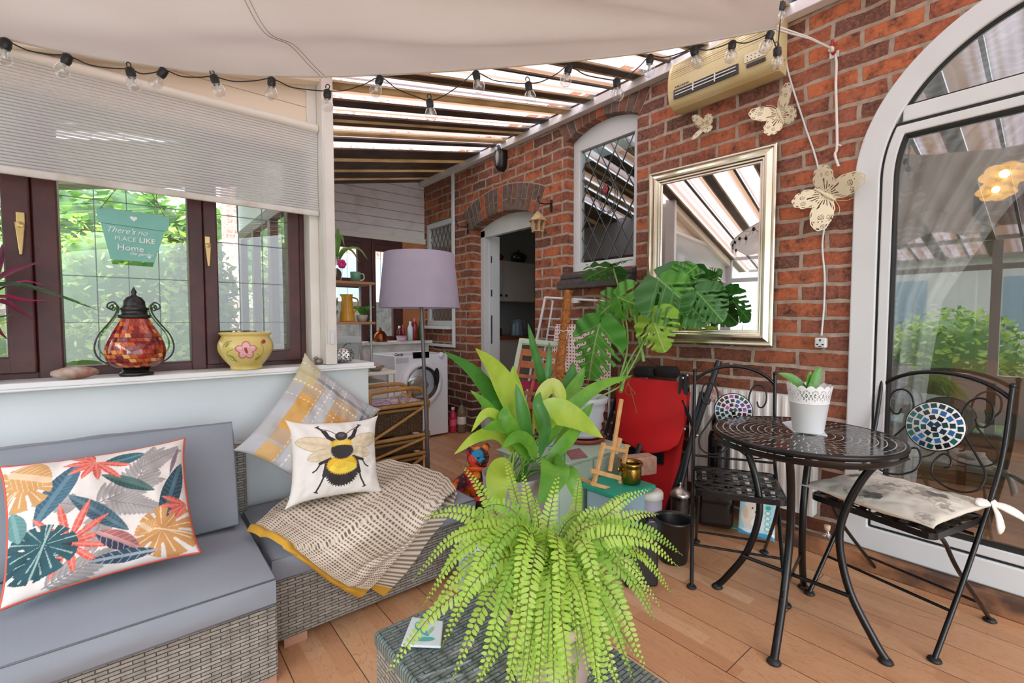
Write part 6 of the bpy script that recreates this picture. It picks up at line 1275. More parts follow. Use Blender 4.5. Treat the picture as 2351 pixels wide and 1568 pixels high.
for P_ in ([(1478, 830, 2.42), (1466, 770, 2.43), (1455, 710, 2.44)], [(1470, 820, 2.43), (1440, 850, 2.42), (1425, 900, 2.3)]): mb.tube(bez([onx(*q_[:2], q_[2]) for q_ in P_], 6), .011, 8)
mb.build('main_stem', mat('monstera_stem', ''), ms_)
mb = MB()
for P_ in ([(1450, 860, 2.4), (1435, 900, 2.38), (1458, 905, 2.36), (1440, 880, 2.36)], [(1440, 870, 2.4), (1455, 920, 2.38), (1462, 950, 2.37)], [(1470, 820, 2.42), (1445, 845, 2.4), (1410, 890, 2.32)], [(1350, 880, 2.2), (1365, 820, 2.3), (1400, 800, 2.4)]): mb.tube(bez([onx(*q_[:2], q_[2]) for q_ in P_], 6), .0022, 5)
mb.build('aerial_root', mat('root_brown', '#7a6238', .9), ms_)
# ================================================================ CLUTTER ON THE RIGHT
m_sage = mat('sage_paint', '#a5baa8', .6, var='#98ae9c', vs=4)
cb_ = thing('sage_cabinet', 'low sage green painted cabinet with panelled doors under the monstera pot', 'cabinet', (1.95, 1.88, 0))
MB().box(1.63, 2.27, 1.68, 2.10, .02, .445).build('carcass', m_sage, cb_, bevel=.004); MB().box(1.615, 2.285, 1.665, 2.115, .445, .453).build('top', m_sage, cb_, bevel=.003)
for a, b in ((1.645, 1.945), (1.955, 2.255)):
    d_ = MB().box(a, b, 1.665, 1.68, .05, .43).build('door', m_sage, cb_, bevel=.003); mb = MB(); mb.box(a+.04, b-.04, 1.660, 1.665, .09, .39); mb.build('raised_panel', m_sage, d_, bevel=.004)
c4 = [onz(*p, .455) for p in ((1298, 1036), (1330, 1029), (1350, 1050), (1312, 1055))]; mb = MB(); mb.prism(c4, (0, 0, .002)); cdp = mb.build('seed_packet', mat('packet_photo', '#5b4a58', .5, var='#a8553c', vs=40)); tag(cdp, 'small printed card lying on the sage cabinet by the monstera saucer', 'card')
mb = MB(); b0 = onz(1284, 1030, .455); mb.grid(lambda u, v: b0+Vector((-.06+.12*u, -.03+.07*v, .012+.018*math.sin(u*5+v*3)*math.sin(PI*u)*math.sin(PI*v)+.01*(1-abs(2*v-1)))), 20, 14); tag(mb.build('blue_cloth', mat('blue_cloth', '#2079b0', .8), solid=.003), 'crumpled bright blue cloth on the sage cabinet edge', 'cloth')
# tub with teal lid
LZ = .345; Fp, Lp, Rp = onz(1430, 1142, LZ), onz(1334, 1108, LZ), onz(1507, 1110, LZ); tx0, ty0, tx1, ty1 = Fp.x, Fp.y, Rp.x-.012, Lp.y
tb = thing('storage_tub', 'clear blue storage tub with a teal lid holding the easel and brass pot', 'storage box', ((tx0+tx1)/2, (ty0+ty1)/2, 0))
MB().box(tx0+.015, tx1-.04, ty0+.03, ty1-.015, .002, LZ-.03).build('body', mat('frosted_blue', '#a9c9d6', .3, trans=.3), tb, bevel=.02, seg=3)
MB().box(tx0, tx1, ty0, ty1, LZ-.03, LZ).build('lid', mat('teal_lid', '#1f9a80', .45), tb, bevel=.01, seg=3)
EY = onz(1392, 1120, LZ).y; e_ = lambda a, b, dy=0: ony(a, b, EY+dy)
es = thing('mini_easel', 'small pale beech table easel standing on the teal lid', 'easel', e_(1392, 1120)); m_be = mat('beech', '#d9ab70', .5, var='#c9965a', vs=20)
def stick(mb, a, b, w_, h_, dy=0, dy2=None): mb.bar(e_(*a, dy), e_(*b, dy if dy2 is None else dy2), w_, h_, up=(0, 1, 0))
mb = MB(); stick(mb, (1427, 916), (1400, 1082), .022, .016, .01); mb.build('mast', m_be, es, bevel=.004)
for a, b in (((1386, 1016), (1363, 1112)), ((1440, 1020), (1420, 1132))): mb = MB(); stick(mb, a, b, .018, .018); mb.build('leg', m_be, es, bevel=.002)
mb = MB(); stick(mb, (1385, 1025), (1438, 1036), .018, .012, -.004); stick(mb, (1357, 1080), (1424, 1098), .022, .014, -.012); stick(mb, (1358, 1110), (1420, 1127), .018, .014, 0); mb.build('crossbar', m_be, es, bevel=.002)
mb = MB(); stick(mb, (1424, 1006), (1413, 1042), .018, .02, .02); mb.build('slider_block', m_be, es, bevel=.002)
mb = MB(); mb.bar(e_(1363, 1112), e_(1363, 1112)+Vector((.02, .1, 0)), .014, .014); mb.bar(e_(1420, 1132)+Vector((0, 0, .01)), e_(1420, 1132)+Vector((.02, .1, .01)), .014, .014); mb.build('base_rail', m_be, es)
bq = onz(1448, 1108, LZ+.001); br = thing('brass_planter', 'small hammered brass pot with rolled rim on the teal lid', 'planter', bq)
MB().lathe([(0, 0), (.045, 0), (.052, .01), (.055, .07), (.053, .08), (.052, .088), (.058, .094), (.062, .104), (.058, .112), (.05, .108), (.048, .09), (.05, .02), (0, .012)], bq, 40).build('bowl', mat('worn_brass', '#a9853a', .25, 1, var='#7c5c22', vs=12, bump=(80, .2)), br)
mb = MB()
for s_ in (-1,): mb.ball(bq+Vector((-.06, .03, .075)), (.014, .006, .014), 10, 8)
mb.build('ring_lug', mat('worn_brass', ''), br)
kq = onz(1480, 1098, LZ); mb = MB(); kx = Vector((.9, -.35, 0)).normalized(); ky = Vector((.35, .9, 0)).normalized(); mb.obox(kq+Vector((.02, .05, .052))+ky*.02, kx*.10, ky*.045, Vector((0, 0, .05)))
tag(mb.build('loose_brick', mat('pinkish_brick', '#b08a76', .9, var='#96705e', vs=30, bump=(60, .6)), bevel=.008, seg=3), 'single pinkish clay brick on the teal lid beside the brass pot', 'brick')
# jerry can, cylinder tub
jq = onz(1468, 1288, 0)*.91; jq.z = 0; jc = thing('jerry_can', 'black plastic jerry can on the floor behind the fern', 'container', jq)
ja = Vector((.80, -.60, 0)); jb = Vector((.60, .80, 0)); JH = .31
out = [(-.075, 0), (.075, 0), (.078, .02), (.078, JH-.03), (.06, JH), (.03, JH), (.02, JH-.012), (-.02, JH-.06), (-.05, JH-.075), (-.075, JH-.09)]
mb = MB(); mb.prism([jq+ja*a+jb*-.035+Vector((0, 0, b+.003)) for a, b in out], jb*.07); mb.build('body', m_black, jc, bevel=.012, seg=3)
mb = MB(); mb.tube(bez([jq+ja*.045+Vector((0, 0, JH+.004)), jq+ja*.0+Vector((0, 0, JH+.01)), jq+ja*-.045+Vector((0, 0, JH-.03)), jq+ja*-.065+Vector((0, 0, JH-.085))], 6), .011, 10); mb.build('handle', m_black, jc)
cq = onz(1502, 1262, 0)+Vector((.012, .03, 0)); cy_ = thing('food_canister', 'tall pale plastic canister with cream lid behind the black jerry can', 'canister', cq)
MB().lathe([(0, .002), (.05, .002), (.053, .01), (.056, .27), (0, .27)], cq, 32).build('body', mat('milky_plastic', '#b9b6c2', .35, trans=.3), cy_); MB().lathe([(.055, .265), (.061, .268), (.061, .295), (.055, .305), (.03, .308), (0, .308)], cq, 32).build('lid', mat('cream_lid', '#d6d3ca', .4), cy_)
bq2 = onz(1545, 1285, 0); bk_ = thing('black_bucket', 'open black plastic flower bucket on the floor left of the chair', 'bucket', bq2)
MB().lathe([(0, .002), (.066, .002), (.068, .01), (.088, .20), (.093, .205), (.093, .215), (.087, .217), (.083, .20), (.064, .012), (0, .012)], bq2, 40).build('pail', m_black, bk_)
sq = onz(1560, 1222, 0); sj = thing('steriliser_jar', 'dark glass comb steriliser jar with steel lid behind the black bucket', 'jar', sq)
MB().lathe([(0, .002), (.05, .002), (.052, .01), (.05, .2), (.05, .215)], sq, 36).build('glass', glass_mat('smoked_jar', tint=(.5, .5, .5, 1), refl=1.2, base=.06), sj); MB().lathe([(0, .004), (.046, .004), (.046, .19), (0, .19)], sq, 24).build('liquid', mat('dark_liquid', '#4d463f', .3), sj)
MB().lathe([(.054, .212), (.056, .222), (.05, .235), (.035, .25), (.012, .262), (.006, .264), (.006, .275), (.009, .282), (0, .29)], sq, 32).build('lid', mat('brushed_steel', '#b5afa6', .3, 1), sj)
nd = (CO-sq); nd.z = 0; nd.normalize(); rt = Vector((-nd.y, nd.x, 0)); text('BARBICIDE', .022, sq+nd*.0535+Vector((0, 0, .12)), rt, (0, 0, 1), mw, sj, bold=.0006); mb = MB()
for z_, n_ in ((.105, 9), (.097, 12)):
    for k in range(n_): c_ = sq+nd*.0537+rt*((k-(n_-1)/2)*.005)+Vector((0, 0, z_)); mb.obox(c_, rt*.0019, nd*.0004, Vector((0, 0, .0022)))
mb.build('small_print', mw, sj)
# folded red lounger
m_red = mat('red_canvas', '#cc060e', .75, var='#ad060c', vs=3, bump=(200, .15, .002)); m_tub = mat('charcoal_tube', '#2a2e34', .3, .5)
fl_ = thing('folded_lounger', 'folded red canvas reclining garden chair with black tube frame against the wall', 'chair', (2.45, 1.6, 0))
xr = lambda py: np.interp(py, [820, 1020, 1200], [2.62, 2.50, 2.40])
def rp(px, py, dx=0): return onx(px, py, float(xr(py))+dx)
Lq = [(1428, 868), (1416, 895), (1413, 960), (1416, 1006), (1440, 1018), (1480, 1022), (1505, 1040), (1535, 1045), (1556, 1025), (1567, 970), (1577, 900), (1560, 870), (1500, 862)]
def redpanel(u, v):
    xl = np.interp(v, [0, .2, .8, 1], [1432, 1416, 1414, 1424]); xr_ = np.interp(v, [0, .25, .7, .92, 1], [1560, 1577, 1570, 1556, 1535]); px_ = xl+(xr_-xl)*u; yt = 866+10*u; yb_ = 1008+26*min(1, u*1.8)+8*math.sin(PI*u); py_ = yt+(yb_-yt)*v
    return rp(px_, py_, -.02-.025*math.sin(PI*u)*math.sin(PI*v)-.008*math.sin(v*11+u*4))
MB().grid(redpanel, 40, 40).build('seat_fabric', m_red, fl_, solid=.012)
mb = MB(); mb.grid(lambda u, v: rp(1470+(1585-1470)*u-(v*45 if u > .5 else v*25), 900+v*300, .05), 8, 10); mb.build('back_fabric', m_red, fl_, solid=.01)
for a, b, r_ in (((1651, 828), (1524, 1196), .017), ((1612, 900), (1545, 1196), .015), ((1418, 900), (1386, 1008), .013), ((1428, 915), (1398, 1012), .011)):
    P_ = [rp(a[0]+(b[0]-a[0])*t_, a[1]+(b[1]-a[1])*t_, .0 if a[0] > 1500 else .04) for t_ in (0, .33, .66, 1)]; MB().tube(P_, r_, 12).build('frame_tube', m_tub, fl_)
for a, b in ((1458, 1504), (1508, 1556)):
    A, B__ = rp(a, 852, -.01), rp(b, 855, -.01); MB().tube([A, A.lerp(B__, .08), A.lerp(B__, .92), B__], [.025, .036, .036, .025], 18).build('headrest_roll', mat('black_foam', '#0d0d0e', .9), fl_)
mb = MB(); mb.box(0, .001, 0, .001, 0, .001); mb = MB()
for px_, py_ in ((1568, 868), (1578, 862), (1572, 985), (1601, 1000)): mb.ball(rp(px_, py_, -.03), .010, 8, 6)
mb.build('bolt', mat('steel_bolt', '#b9bcc0', .25, 1), fl_)
mb = MB(); mb.bar(rp(1566, 860, -.02), rp(1562, 905, -.01), .016, .03); mb.bar(rp(1578, 858, -.02), rp(1574, 905, -.01), .012, .03); mb.bar(rp(1566, 920, -.03), rp(1600, 1000, -.03), .01, .02); mb.build('hinge_bracket', m_tub, fl_)
mb = MB(); mb.bar(rp(1470, 1020, -.05), rp(1455, 1062, -.06), .03, .02); mb.bar(rp(1430, 1030, .03), rp(1522, 1050, .03), .02, .09); mb.build('under_frame', m_tub, fl_)
# vacuum, mat, training pad bag, leaflet, cork bottle
gq = [onz(*p, .003) for p in ((1590, 1194), (1612, 1128), (1722, 1150), (1694, 1216))]; tag(MB().prism(gq, (0, 0, .006)).build('foam_mat', mat('teal_foam', '#63b39a', .8, var='#4e9d86', vs=9)), 'teal foam mat on the floor under the black machine', 'mat')
vq = onz(1645, 1205, .01)+Vector((-.03, 0, 0)); vc = thing('vacuum_cleaner', 'glossy black vacuum cleaner behind the nearer empty bistro chair', 'vacuum cleaner', vq)
mg = mat('gloss_black', '#08090a', .12); a_ = Vector((.45, -.89, 0)); b_ = Vector((.89, .45, 0))
mb = MB(); mb.obox(vq+Vector((.0, .0, .13)), a_*.10, b_*.065, Vector((0, 0, .12))); mb.build('body', mg, vc, bevel=.035, seg=4)
MB().lathe([(0, 0), (.055, 0), (.06, .02), (.06, .26), (.05, .30), (0, .31)], vq+Vector((.04, .0, .25)), 28).build('dust_canister', mg, vc); mb = MB(); mb.tube(bez([vq+Vector((.1, .06, .25)), vq+Vector((.12, .07, .5)), vq+Vector((.08, .05, .62)), vq+Vector((.04, .0, .56))], 6), .014, 8); mb.build('handle', mg, vc)
mb = MB(); mb.box(vq.x-.06, vq.x-.05, vq.y-.01, vq.y+.05, .1, .16); mb.build('vent', m_gasket, vc)
def pads(c):
    c.ell(0, 0, 3, 3, 0, '#a9dbe8'); c.ell(-.1, .0, .62, 1.3, 0, '#cfeaf0'); c.put(c.v < -.78, '#3f9fd0'); c.put((c.v < -.7) & (c.v > -.78+.1*np.sin(c.u*4)), '#eaf5f8')
    c.ell(-.35, -.05, .48, .55, 0, '#ece0cc', jag=.03); c.ell(-.28, .3, .36, .33, 0, '#efe3d0', jag=.04); c.ell(-.62, .15, .17, .36, .2, '#dcc9aa', jag=.05); c.ell(-.1, .12, .2, .16, -.3, '#f4ecdf'); c.ell(-.0, .17, .075, .06, 0, '#2a2422'); c.ell(-.22, .36, .05, .05, 0, '#241f1e'); c.ell(.05, -.35, .3, .25, 0, '#f5f7f7')
    for i in range(5): c.ell(.62, .42-.24*i, .15, .105, 0, '#2fb39a'); c.ell(.62, .42-.24*i, .11, .075, 0, '#e5f5f4' if i else '#2fb39a')
    for x, y in ((.85, .75), (.93, .82), (.78, .83)): c.ell(x, y, .05, .04, 0, '#2b7fb8')
q = [onx(1700, 1138, 2.60), onx(1783, 1140, 2.64), onx(1778, 1244, 2.56), onx(1694, 1222, 2.52)]
q[2].z = max(q[2].z, .004); q[3].z = max(q[3].z, .004); n = 110
g_ = np.linspace(-1, 1, n+1); V, U = np.meshgrid(g_, g_, indexing='ij'); cv = Canvas(U.ravel(), V.ravel(), '#a9dbe8'); pads(cv)
nb_ = (q[1]-q[0]).cross(q[3]-q[0]).normalized(); nb_ = nb_ if nb_.dot(CAMV) > 0 else -nb_
def bag(u, v, s_=1): p = q[3].lerp(q[2], u).lerp(q[0].lerp(q[1], u), v); return p+nb_*(s_*.02*(max(0, math.sin(PI*u))*max(0, math.sin(PI*v)))**.4)
bg_ = thing('training_pads_bag', 'pale blue pack of puppy training pads with a puppy picture by the radiator', 'packet', (q[2]+q[3])/2)
mb = MB(); mb.grid(lambda u, v: bag(u, v), n, n); mb.grid(lambda u, v: bag(1-u, v, -1), n, n); mb.build('pack', attr_mat('pads_print', .3), bg_, colors=np.r_[cv.rgba(), cv.rgba()])
text('Training Pads', .03, bag(.5, .90)+nb_*.006, q[1]-q[0], q[0]-q[3], mat('print_teal', '#1fa58c', .5), bg_, bold=.0005)
q = [onx(1607, 898, 2.668), onx(1635, 882, 2.668), onx(1662, 903, 2.668), onx(1628, 925, 2.668)]; lf_ = MB().prism(q, (.001, .0, .0)).build('leaflet', mat('strawberry_leaflet', '#d8d2c4', .5, var='#b23a34', vs=30)); tag(lf_, 'folded leaflet with red fruit print tucked against the radiator top', 'leaflet')
kq = onx(1900, 1192, 2.71); kq.z = .087; ck = thing('corked_bottle', 'tiny glass bottle with a cork stopper on the timber plinth', 'bottle', kq); MB().lathe([(0, 0), (.018, 0), (.02, .01), (.02, .03), (.009, .042), (.009, .05)], kq, 18).build('glass', m_bulb, ck); MB().lathe([(0, .045), (.012, .045), (.015, .07), (0, .07)], kq, 16).build('cork', mat('pale_cork', '#dcc7a0', .8), ck)
mb = MB(); oq = onz(1764, 1294, .002); mb.prism([oq+Vector((-.012, .004, 0)), oq+Vector((.0, -.008, 0)), oq+Vector((.012, .002, 0)), oq+Vector((.002, .01, 0))], (0, 0, .002)); tag(mb.build('paper_scrap', mat('orange_scrap', '#e08a3a', .6)), 'small torn orange paper scrap on the floor between the chair legs', 'scrap')
# airer, towel, folding chair
ai = thing('clothes_airer', 'folded white clothes airer leaning on the brick wall behind the monstera', 'clothes airer', onx(1300, 900, 2.66)); AX = 2.66
a_ = lambda px, py, dx=0: onx(px, py, AX+dx)
MB().tube([a_(1252, 682), a_(1222, 832), a_(1200, 960)], .011, 8).build('side_rail', m_white, ai); MB().tube([a_(1270, 690, .02), a_(1245, 840, .02), a_(1225, 960, .02)], .008, 8).build('side_rail', m_white, ai); MB().tube([a_(1402, 700), a_(1398, 960)], .009, 8).build('side_rail', m_white, ai)
MB().tube([a_(1252, 683), a_(1402, 692)], .009, 8).box(*[v for c_ in zip(a_(1322, 692)-Vector((.02, .03, .012)), a_(1322, 692)+Vector((.01, .03, .012))) for v in c_]).build('top_bar', m_white, ai)
mb = MB()
for k in range(9): t_ = k/8; mb.tube([a_(1262-28*t_, 732+150*t_, .01), a_(1400, 735+160*t_, .01)], .0045, 6)
mb.build('rung', m_white, ai)
t = NT('dotted_cloth'); g = t.n('ShaderNodeNewGeometry'); sp = t.n('ShaderNodeSeparateXYZ', {0: g.outputs['Position']})
fa = t.math('SUBTRACT', t.math('FRACT', t.math('DIVIDE', sp.outputs[1], .03)), .5); fb = t.math('SUBTRACT', t.math('FRACT', t.math('DIVIDE', sp.outputs[2], .026)), .5); dd = t.math('ADD', t.math('POWER', fa, 2.), t.math('POWER', fb, 2.))
m_dot = t.surf(t.P(t.mix(t.math('LESS_THAN', dd, .06), '#efe0dc', '#a02838'), .9))
mb = MB(); mb.grid(lambda u, v: onx(1276+(1400-1276)*u-14*v+14*u*v, 744+2*u+(100+35*u)*v, AX-.02-.008*math.sin(u*14)), 40, 20); tag(mb.build('dotted_towel', m_dot), 'white tea towel with dark red dots hanging on the airer', 'towel')
def fold_chair():
    Y_ = 2.45; r = thing('slatted_folding_chair', 'folded sage and orange timber slatted chair left of the coir pole', 'chair', ony(1220, 930, Y_)); e2 = lambda a, b, dy=0: ony(a, b, Y_+dy); mo = mat('orange_timber', '#b96f48', .6, var='#a35c38', vs=10); ms2 = mat('pale_sage', '#b9cbb4', .6)
    mb = MB(); mb.bar(e2(1197, 778), e2(1160, 960), .025, .02, up=(0, 1, 0)); mb.bar(e2(1292, 786), e2(1262, 960), .025, .02, up=(0, 1, 0)); mb.build('side_rail', ms2, r, bevel=.003)
    mb = MB(); mb.bar(e2(1196, 784), e2(1294, 793), .022, .05, up=(0, 1, 0)); mb.obox((e2(1245, 788)), (e2(1294, 793)-e2(1196, 784))/2, Vector((0, .009, 0)), Vector((0, 0, .022))); mb.build('top_rail', ms2, r, bevel=.003)
    for k in range(5):
        py = 812+k*27+(10 if k > 2 else 0); off_ = -(py-790)*.2; h_ = .024 if k not in (2, 3) else .012; A, B__ = e2(1204+off_, py-4, -.02), e2(1290+off_, py+5, -.02); MB().obox((A+B__)/2, (B__-A)/2, Vector((0, .006, 0)), Vector((0, 0, h_))).build('slat', mo, r, bevel=.002)
    A, B__ = e2(1195, 882, .01), e2(1250, 888, .01); MB().obox((A+B__)/2, (B__-A)/2, Vector((0, .004, 0)), Vector((0, 0, .03))).build('pink_panel', mat('raspberry', '#a81f50', .6), r)
    mb = MB()
    for px_ in (1200, 1240, 1284): mb.bar(e2(px_, 800, -.008), e2(px_-32, 950, -.008), .02, .012, up=(0, 1, 0))
    mb.build('batten', mo, r)
fold_chair()
# ================================================================ LAUNDRY END
wm = thing('washing_machine', 'white front loading washing machine at the far end with laundry in the drum', 'washing machine', (2.235, 4.4, 0)); wx0, wx1, wy0, wy1 = 1.95, 2.545, 4.15, 4.70
MB().box(wx0, wx1, wy0, wy1, .02, .855).build('cabinet', mat('appliance_white', '#dfe2e8', .3), wm, bevel=.012, seg=3)
dc = ony(968, 880, wy0); F_ = (0, -1, 0); ww = mat('appliance_white', '')
MB().lathe([(.235, 0), (.235, .012), (.225, .03), (.19, .045), (.175, .04), (.165, .02), (.165, 0)], dc, 56, ax=F_).build('door_ring', ww, wm)
MB().lathe([(.175, .035), (.165, .03), (.15, .012), (.13, -.04), (0, -.06)], dc+Vector((0, 0, 0)), 48, ax=F_).build('drum_seal', mat('drum_dark', '#3c4046', .4), wm)
MB().lathe([(.172, .038), (.14, .055), (.08, .068), (0, .072)], dc, 48, ax=F_).build('door_glass', glass_mat('drum_glass', tint=(.75, .77, .8, 1), refl=1.5, base=.1), wm)
mb = MB()
for i in range(7): a = i*.9; mb.ball(dc+Vector((-.04+.05*math.cos(a), .0, -.02+.05*math.sin(a))), (.07, .03, .05), 10, 8)
mb.build('laundry', mat('beige_laundry', '#b5a58e', .9, bump=(20, .5)), wm)
mb = MB(); mb.prism([dc+Vector((.145+.05*math.cos(a)*.6, -.045, .06+.09*math.sin(a))) for a in [2*PI*i/16 for i in range(16)]], (0, -.008, 0)); mb.build('handle_recess', m_gasket, wm)
def wmp(px, py, dy=0): return ony(px, py, wy0+dy)
mb = MB(); a, b = wmp(948, 809), wmp(985, 821); mb.box(a.x, b.x, wy0-.004, wy0+.01, b.z, a.z); mb.build('display', mat('gloss_black', ''), wm)
MB().lathe([(0, .03), (.026, .028), (.03, .02), (.032, 0)], wmp(1012, 815), 28, ax=F_).build('programme_dial', ww, wm)
a, b = wmp(909, 823), wmp(938, 833); MB().box(a.x, b.x, wy0-.004, wy0+.01, b.z, a.z).build('detergent_drawer', mat('drawer_grey', '#b9bec6', .4), wm, bevel=.003)  # drawer front in a greyer tone than the cabinet
text('Candy', .035, wmp(916, 814, -.003), (1, 0, 0), (0, 0, 1), m_black, wm, bold=.001)
for px_, lab, c_, h_, cap_, wd in ((1040, 'pink and red plastic detergent bottle on the floor beside the washing machine', '#c43450', .27, '#e9c8d0', .04), (1060, 'clear round bottle with white label and dark liquid beside the brick pier', '#7c6a55', .33, '#20302a', .05)):
    p = onz(px_, 992, .002); o = thing('bottle', lab, 'bottle', p)
    MB().lathe([(0, 0), (wd*.95, 0), (wd, .01), (wd, h_*.62), (wd*.9, h_*.72), (wd*.4, h_*.88), (wd*.35, h_*.92)], p, 24).build('body', mat('bottle_'+c_[1:], c_, .2, trans=.2), o); MB().lathe([(wd*.38, h_*.9), (wd*.38, h_), (0, h_)], p, 16).build('cap', mat('cap_'+cap_[1:], cap_, .4), o)
    MB().lathe([(wd*1.01, h_*.28), (wd*1.01, h_*.52)], p, 24).build('paper_label', mat('label_white', '#d9d6d2', .6) if px_ > 1050 else mat('label_red', '#d8506a', .6), o)
ZW = .967
for px_, h_, wd, c_, cap_, lab in ((917, .17, .028, '#5c1416', '#e8e2dc', 'dark red bottle with white cap on the laundry window sill'), (926, .18, .022, '#8c1a1e', '#c02028', 'slim red bottle on the laundry window sill behind the pink tub'), (942, .22, .032, '#cfe0e6', '#e8eef0', 'white and blue bottle on the laundry window sill'), (952, .26, .034, '#8a1c22', '#d86a70', 'tall dark red bottle with pink cap on the laundry window sill'), (966, .22, .03, '#2c5a30', '#23482a', 'dark green bottle at the right end of the laundry window sill')):
    p = ony(px_, 780, 4.88); p.z = ZW-.001; o = thing('bottle', lab, 'bottle', p)
    MB().lathe([(0, 0), (wd, 0), (wd, h_*.66), (wd*.5, h_*.82), (wd*.4, h_*.84)], p, 20).build('body', mat('bottle_'+c_[1:], c_, .25), o); MB().lathe([(wd*.45, h_*.82), (wd*.45, h_), (0, h_)], p, 14).build('cap', mat('cap_'+cap_[1:], cap_, .4), o)
p = ony(922, 784, 4.835); p.z = ZW-.001; tb2 = thing('pink_tub', 'shallow pink tub with blue lid on the laundry window sill', 'tub', p); MB().lathe([(0, 0), (.05, 0), (.056, .045), (0, .045)], p, 24).build('body', mat('pink_plastic', '#e0a0b0', .4), tb2); MB().lathe([(.058, .045), (.058, .058), (0, .058)], p, 24).build('lid', mat('blue_lid', '#7f9fb8', .4), tb2)
p = ony(873, 784, 4.86); p.z = ZW-.001; tag(MB().lathe([(0, 0), (.075, 0), (.08, .01), (.07, .07), (.045, .11), (.02, .12), (.012, .14), (.014, .15), (0, .155)], p, 28).build('copper_bell', mat('copper', '#8a4a2a', .3, 1)), 'round copper dome with a small knob on the laundry window sill', 'ornament')
# white side table + shelf unit
sy = 3.3; tz_ = ony(890, 846, 3.1).z; tx_ = ony(889, 846, 3.1).x
sd_ = thing('side_table', 'cream painted side table behind the end of the window wall', 'table', (1.2, 3.2, 0)); MB().box(.90, tx_, 2.95, 3.55, tz_-.025, tz_).build('table_top', mat('cream_paint', '#e2ded2', .5), sd_, bevel=.004)
for a, b in ((.92, 2.97), (tx_-.05, 2.97), (.92, 3.49), (tx_-.05, 3.49)): MB().box(a, a+.035, b, b+.035, 0, tz_-.025).build('leg', mat('cream_paint', ''), sd_)
MB().box(.93, tx_-.03, 3.0, 3.5, .3, tz_-.08).build('drawer_body', mat('cream_paint', ''), sd_)
SY = 3.2; su = thing('shelf_unit', 'narrow shelf unit with two timber shelves on grey metal posts', 'shelf', (1.2, SY, tz_)); mwd = mat('shelf_timber', '#b98a62', .5, var='#a87850', vs=8); zt_ = ony(800, 645, SY).z; zm_ = ony(800, 739, SY).z; xr2 = ony(861, 650, SY).x; x0s = .90
for z_ in (zt_, zm_): MB().box(x0s, xr2, SY, SY+.24, z_-.018, z_).build('shelf_board', mwd, su, bevel=.002)
for a, b in ((xr2-.025, SY+.02), (xr2-.025, SY+.22), (x0s+.03, SY+.02), (x0s+.03, SY+.22)): MB().tube([(a, b, tz_), (a, b, zt_-.018)], .009, 8).build('post', mat('grey_metal', '#a9adb2', .4, .6), su)
def on(px, z, y=SY+.1): p = ony(px, 700, y); p.z = z; return p
p = on(771, zt_); gv = thing('glass_vase', 'glass vase of bark with a strappy orchid and a pink flower on the upper shelf', 'plant', p)
MB().lathe([(0, 0), (.035, .0), (.045, .03), (.05, .10), (.048, .17)], p, 24).build('vase', m_bulb, gv); MB().ball(p+Vector((0, 0, .05)), (.042, .042, .045), 14, 10).build('bark', mat('bark', ''), gv)
mb = MB()
for dx, hz, rg in ((-.10, .20, .02), (-.06, .3, .0), (.05, .30, .02), (.14, .2, .0), (.20, .22, .02), (.02, .34, .03)): blade(mb, [p+Vector((0, 0, .1)), p+Vector((dx*.35, -.01, .22)), p+Vector((dx*.8, -.02, hz+.02)), p+Vector((dx*1.15, -.03, hz-.06))], .011, up=(-.3, -.7, .5))
mb.build('leaf', leafp('orchid_green', '#5a8a3c', '#7aa850'), gv)
mb = MB()
for i in range(6): a = i*1.05; mb.ball(p+Vector((.03+.018*math.cos(a), -.045, .12+.018*math.sin(a))), (.016, .01, .016), 8, 6)
mb.build('pink_flower', mat('hot_pink', '#d81a72', .5), gv)
p = on(817, zt_); mg_ = thing('green_mug', 'green enamel mug on the upper shelf beside the glass vase', 'mug', p); MB().lathe([(0, 0), (.034, 0), (.036, .075), (.033, .075), (.031, .006), (0, .006)], p, 26).build('body', mat('green_enamel', '#5f9e7c', .25), mg_); MB().tube(bez([p+Vector((.034, 0, .065)), p+Vector((.06, 0, .06)), p+Vector((.06, 0, .025)), p+Vector((.035, 0, .015))], 6), .0045, 7).build('handle', mat('pale_enamel', '#c9d6c4', .3), mg_)
p = on(797, zm_); yj = thing('yellow_jug', 'tall mustard yellow enamel jug on the lower shelf', 'jug', p); my_ = mat('mustard_enamel', '#d9a02c', .25)
MB().lathe([(0, 0), (.052, 0), (.053, .01), (.042, .11), (.036, .17), (.040, .195), (.036, .195), (.03, .16), (0, .02)], p, 30, fn=lambda t_, r_, z_: (r_*(1+(.35 if z_ > .18 else 0)*max(0, math.cos(t_-PI))**6), z_)).build('body', my_, yj); MB().tube(bez([p+Vector((.036, 0, .175)), p+Vector((.075, 0, .16)), p+Vector((.078, 0, .11)), p+Vector((.045, 0, .06))], 6), .006, 8).build('handle', my_, yj)
p = on(760, zm_); cc2 = thing('potted_succulent', 'spiky succulent in a terracotta pot at the left of the lower shelf', 'plant', p); MB().lathe([(0, 0), (.03, 0), (.04, .065), (.045, .065), (.045, .08), (0, .078)], p, 24).build('pot', mat('terracotta', ''), cc2); mb = MB()
for i in range(16): a = i*2.4; mb.tube([p+Vector((0, 0, .07)), p+Vector((.03*math.cos(a), .03*math.sin(a), .11)), p+Vector((.045*math.cos(a), .045*math.sin(a), .13+.02*(i % 3)))], [.006, .008, .003], 5)
mb.build('leaf', mat('succulent', '#7d8c55', .6), cc2)
p = on(831, zm_); tp2 = thing('trailing_plant', 'small trailing green plant in a pale pot at the right of the lower shelf', 'plant', p); MB().lathe([(0, 0), (.03, 0), (.042, .05), (0, .05)], p, 20).build('pot', mat('pale_pot', '#b8b4aa', .6), tp2); mb = MB()
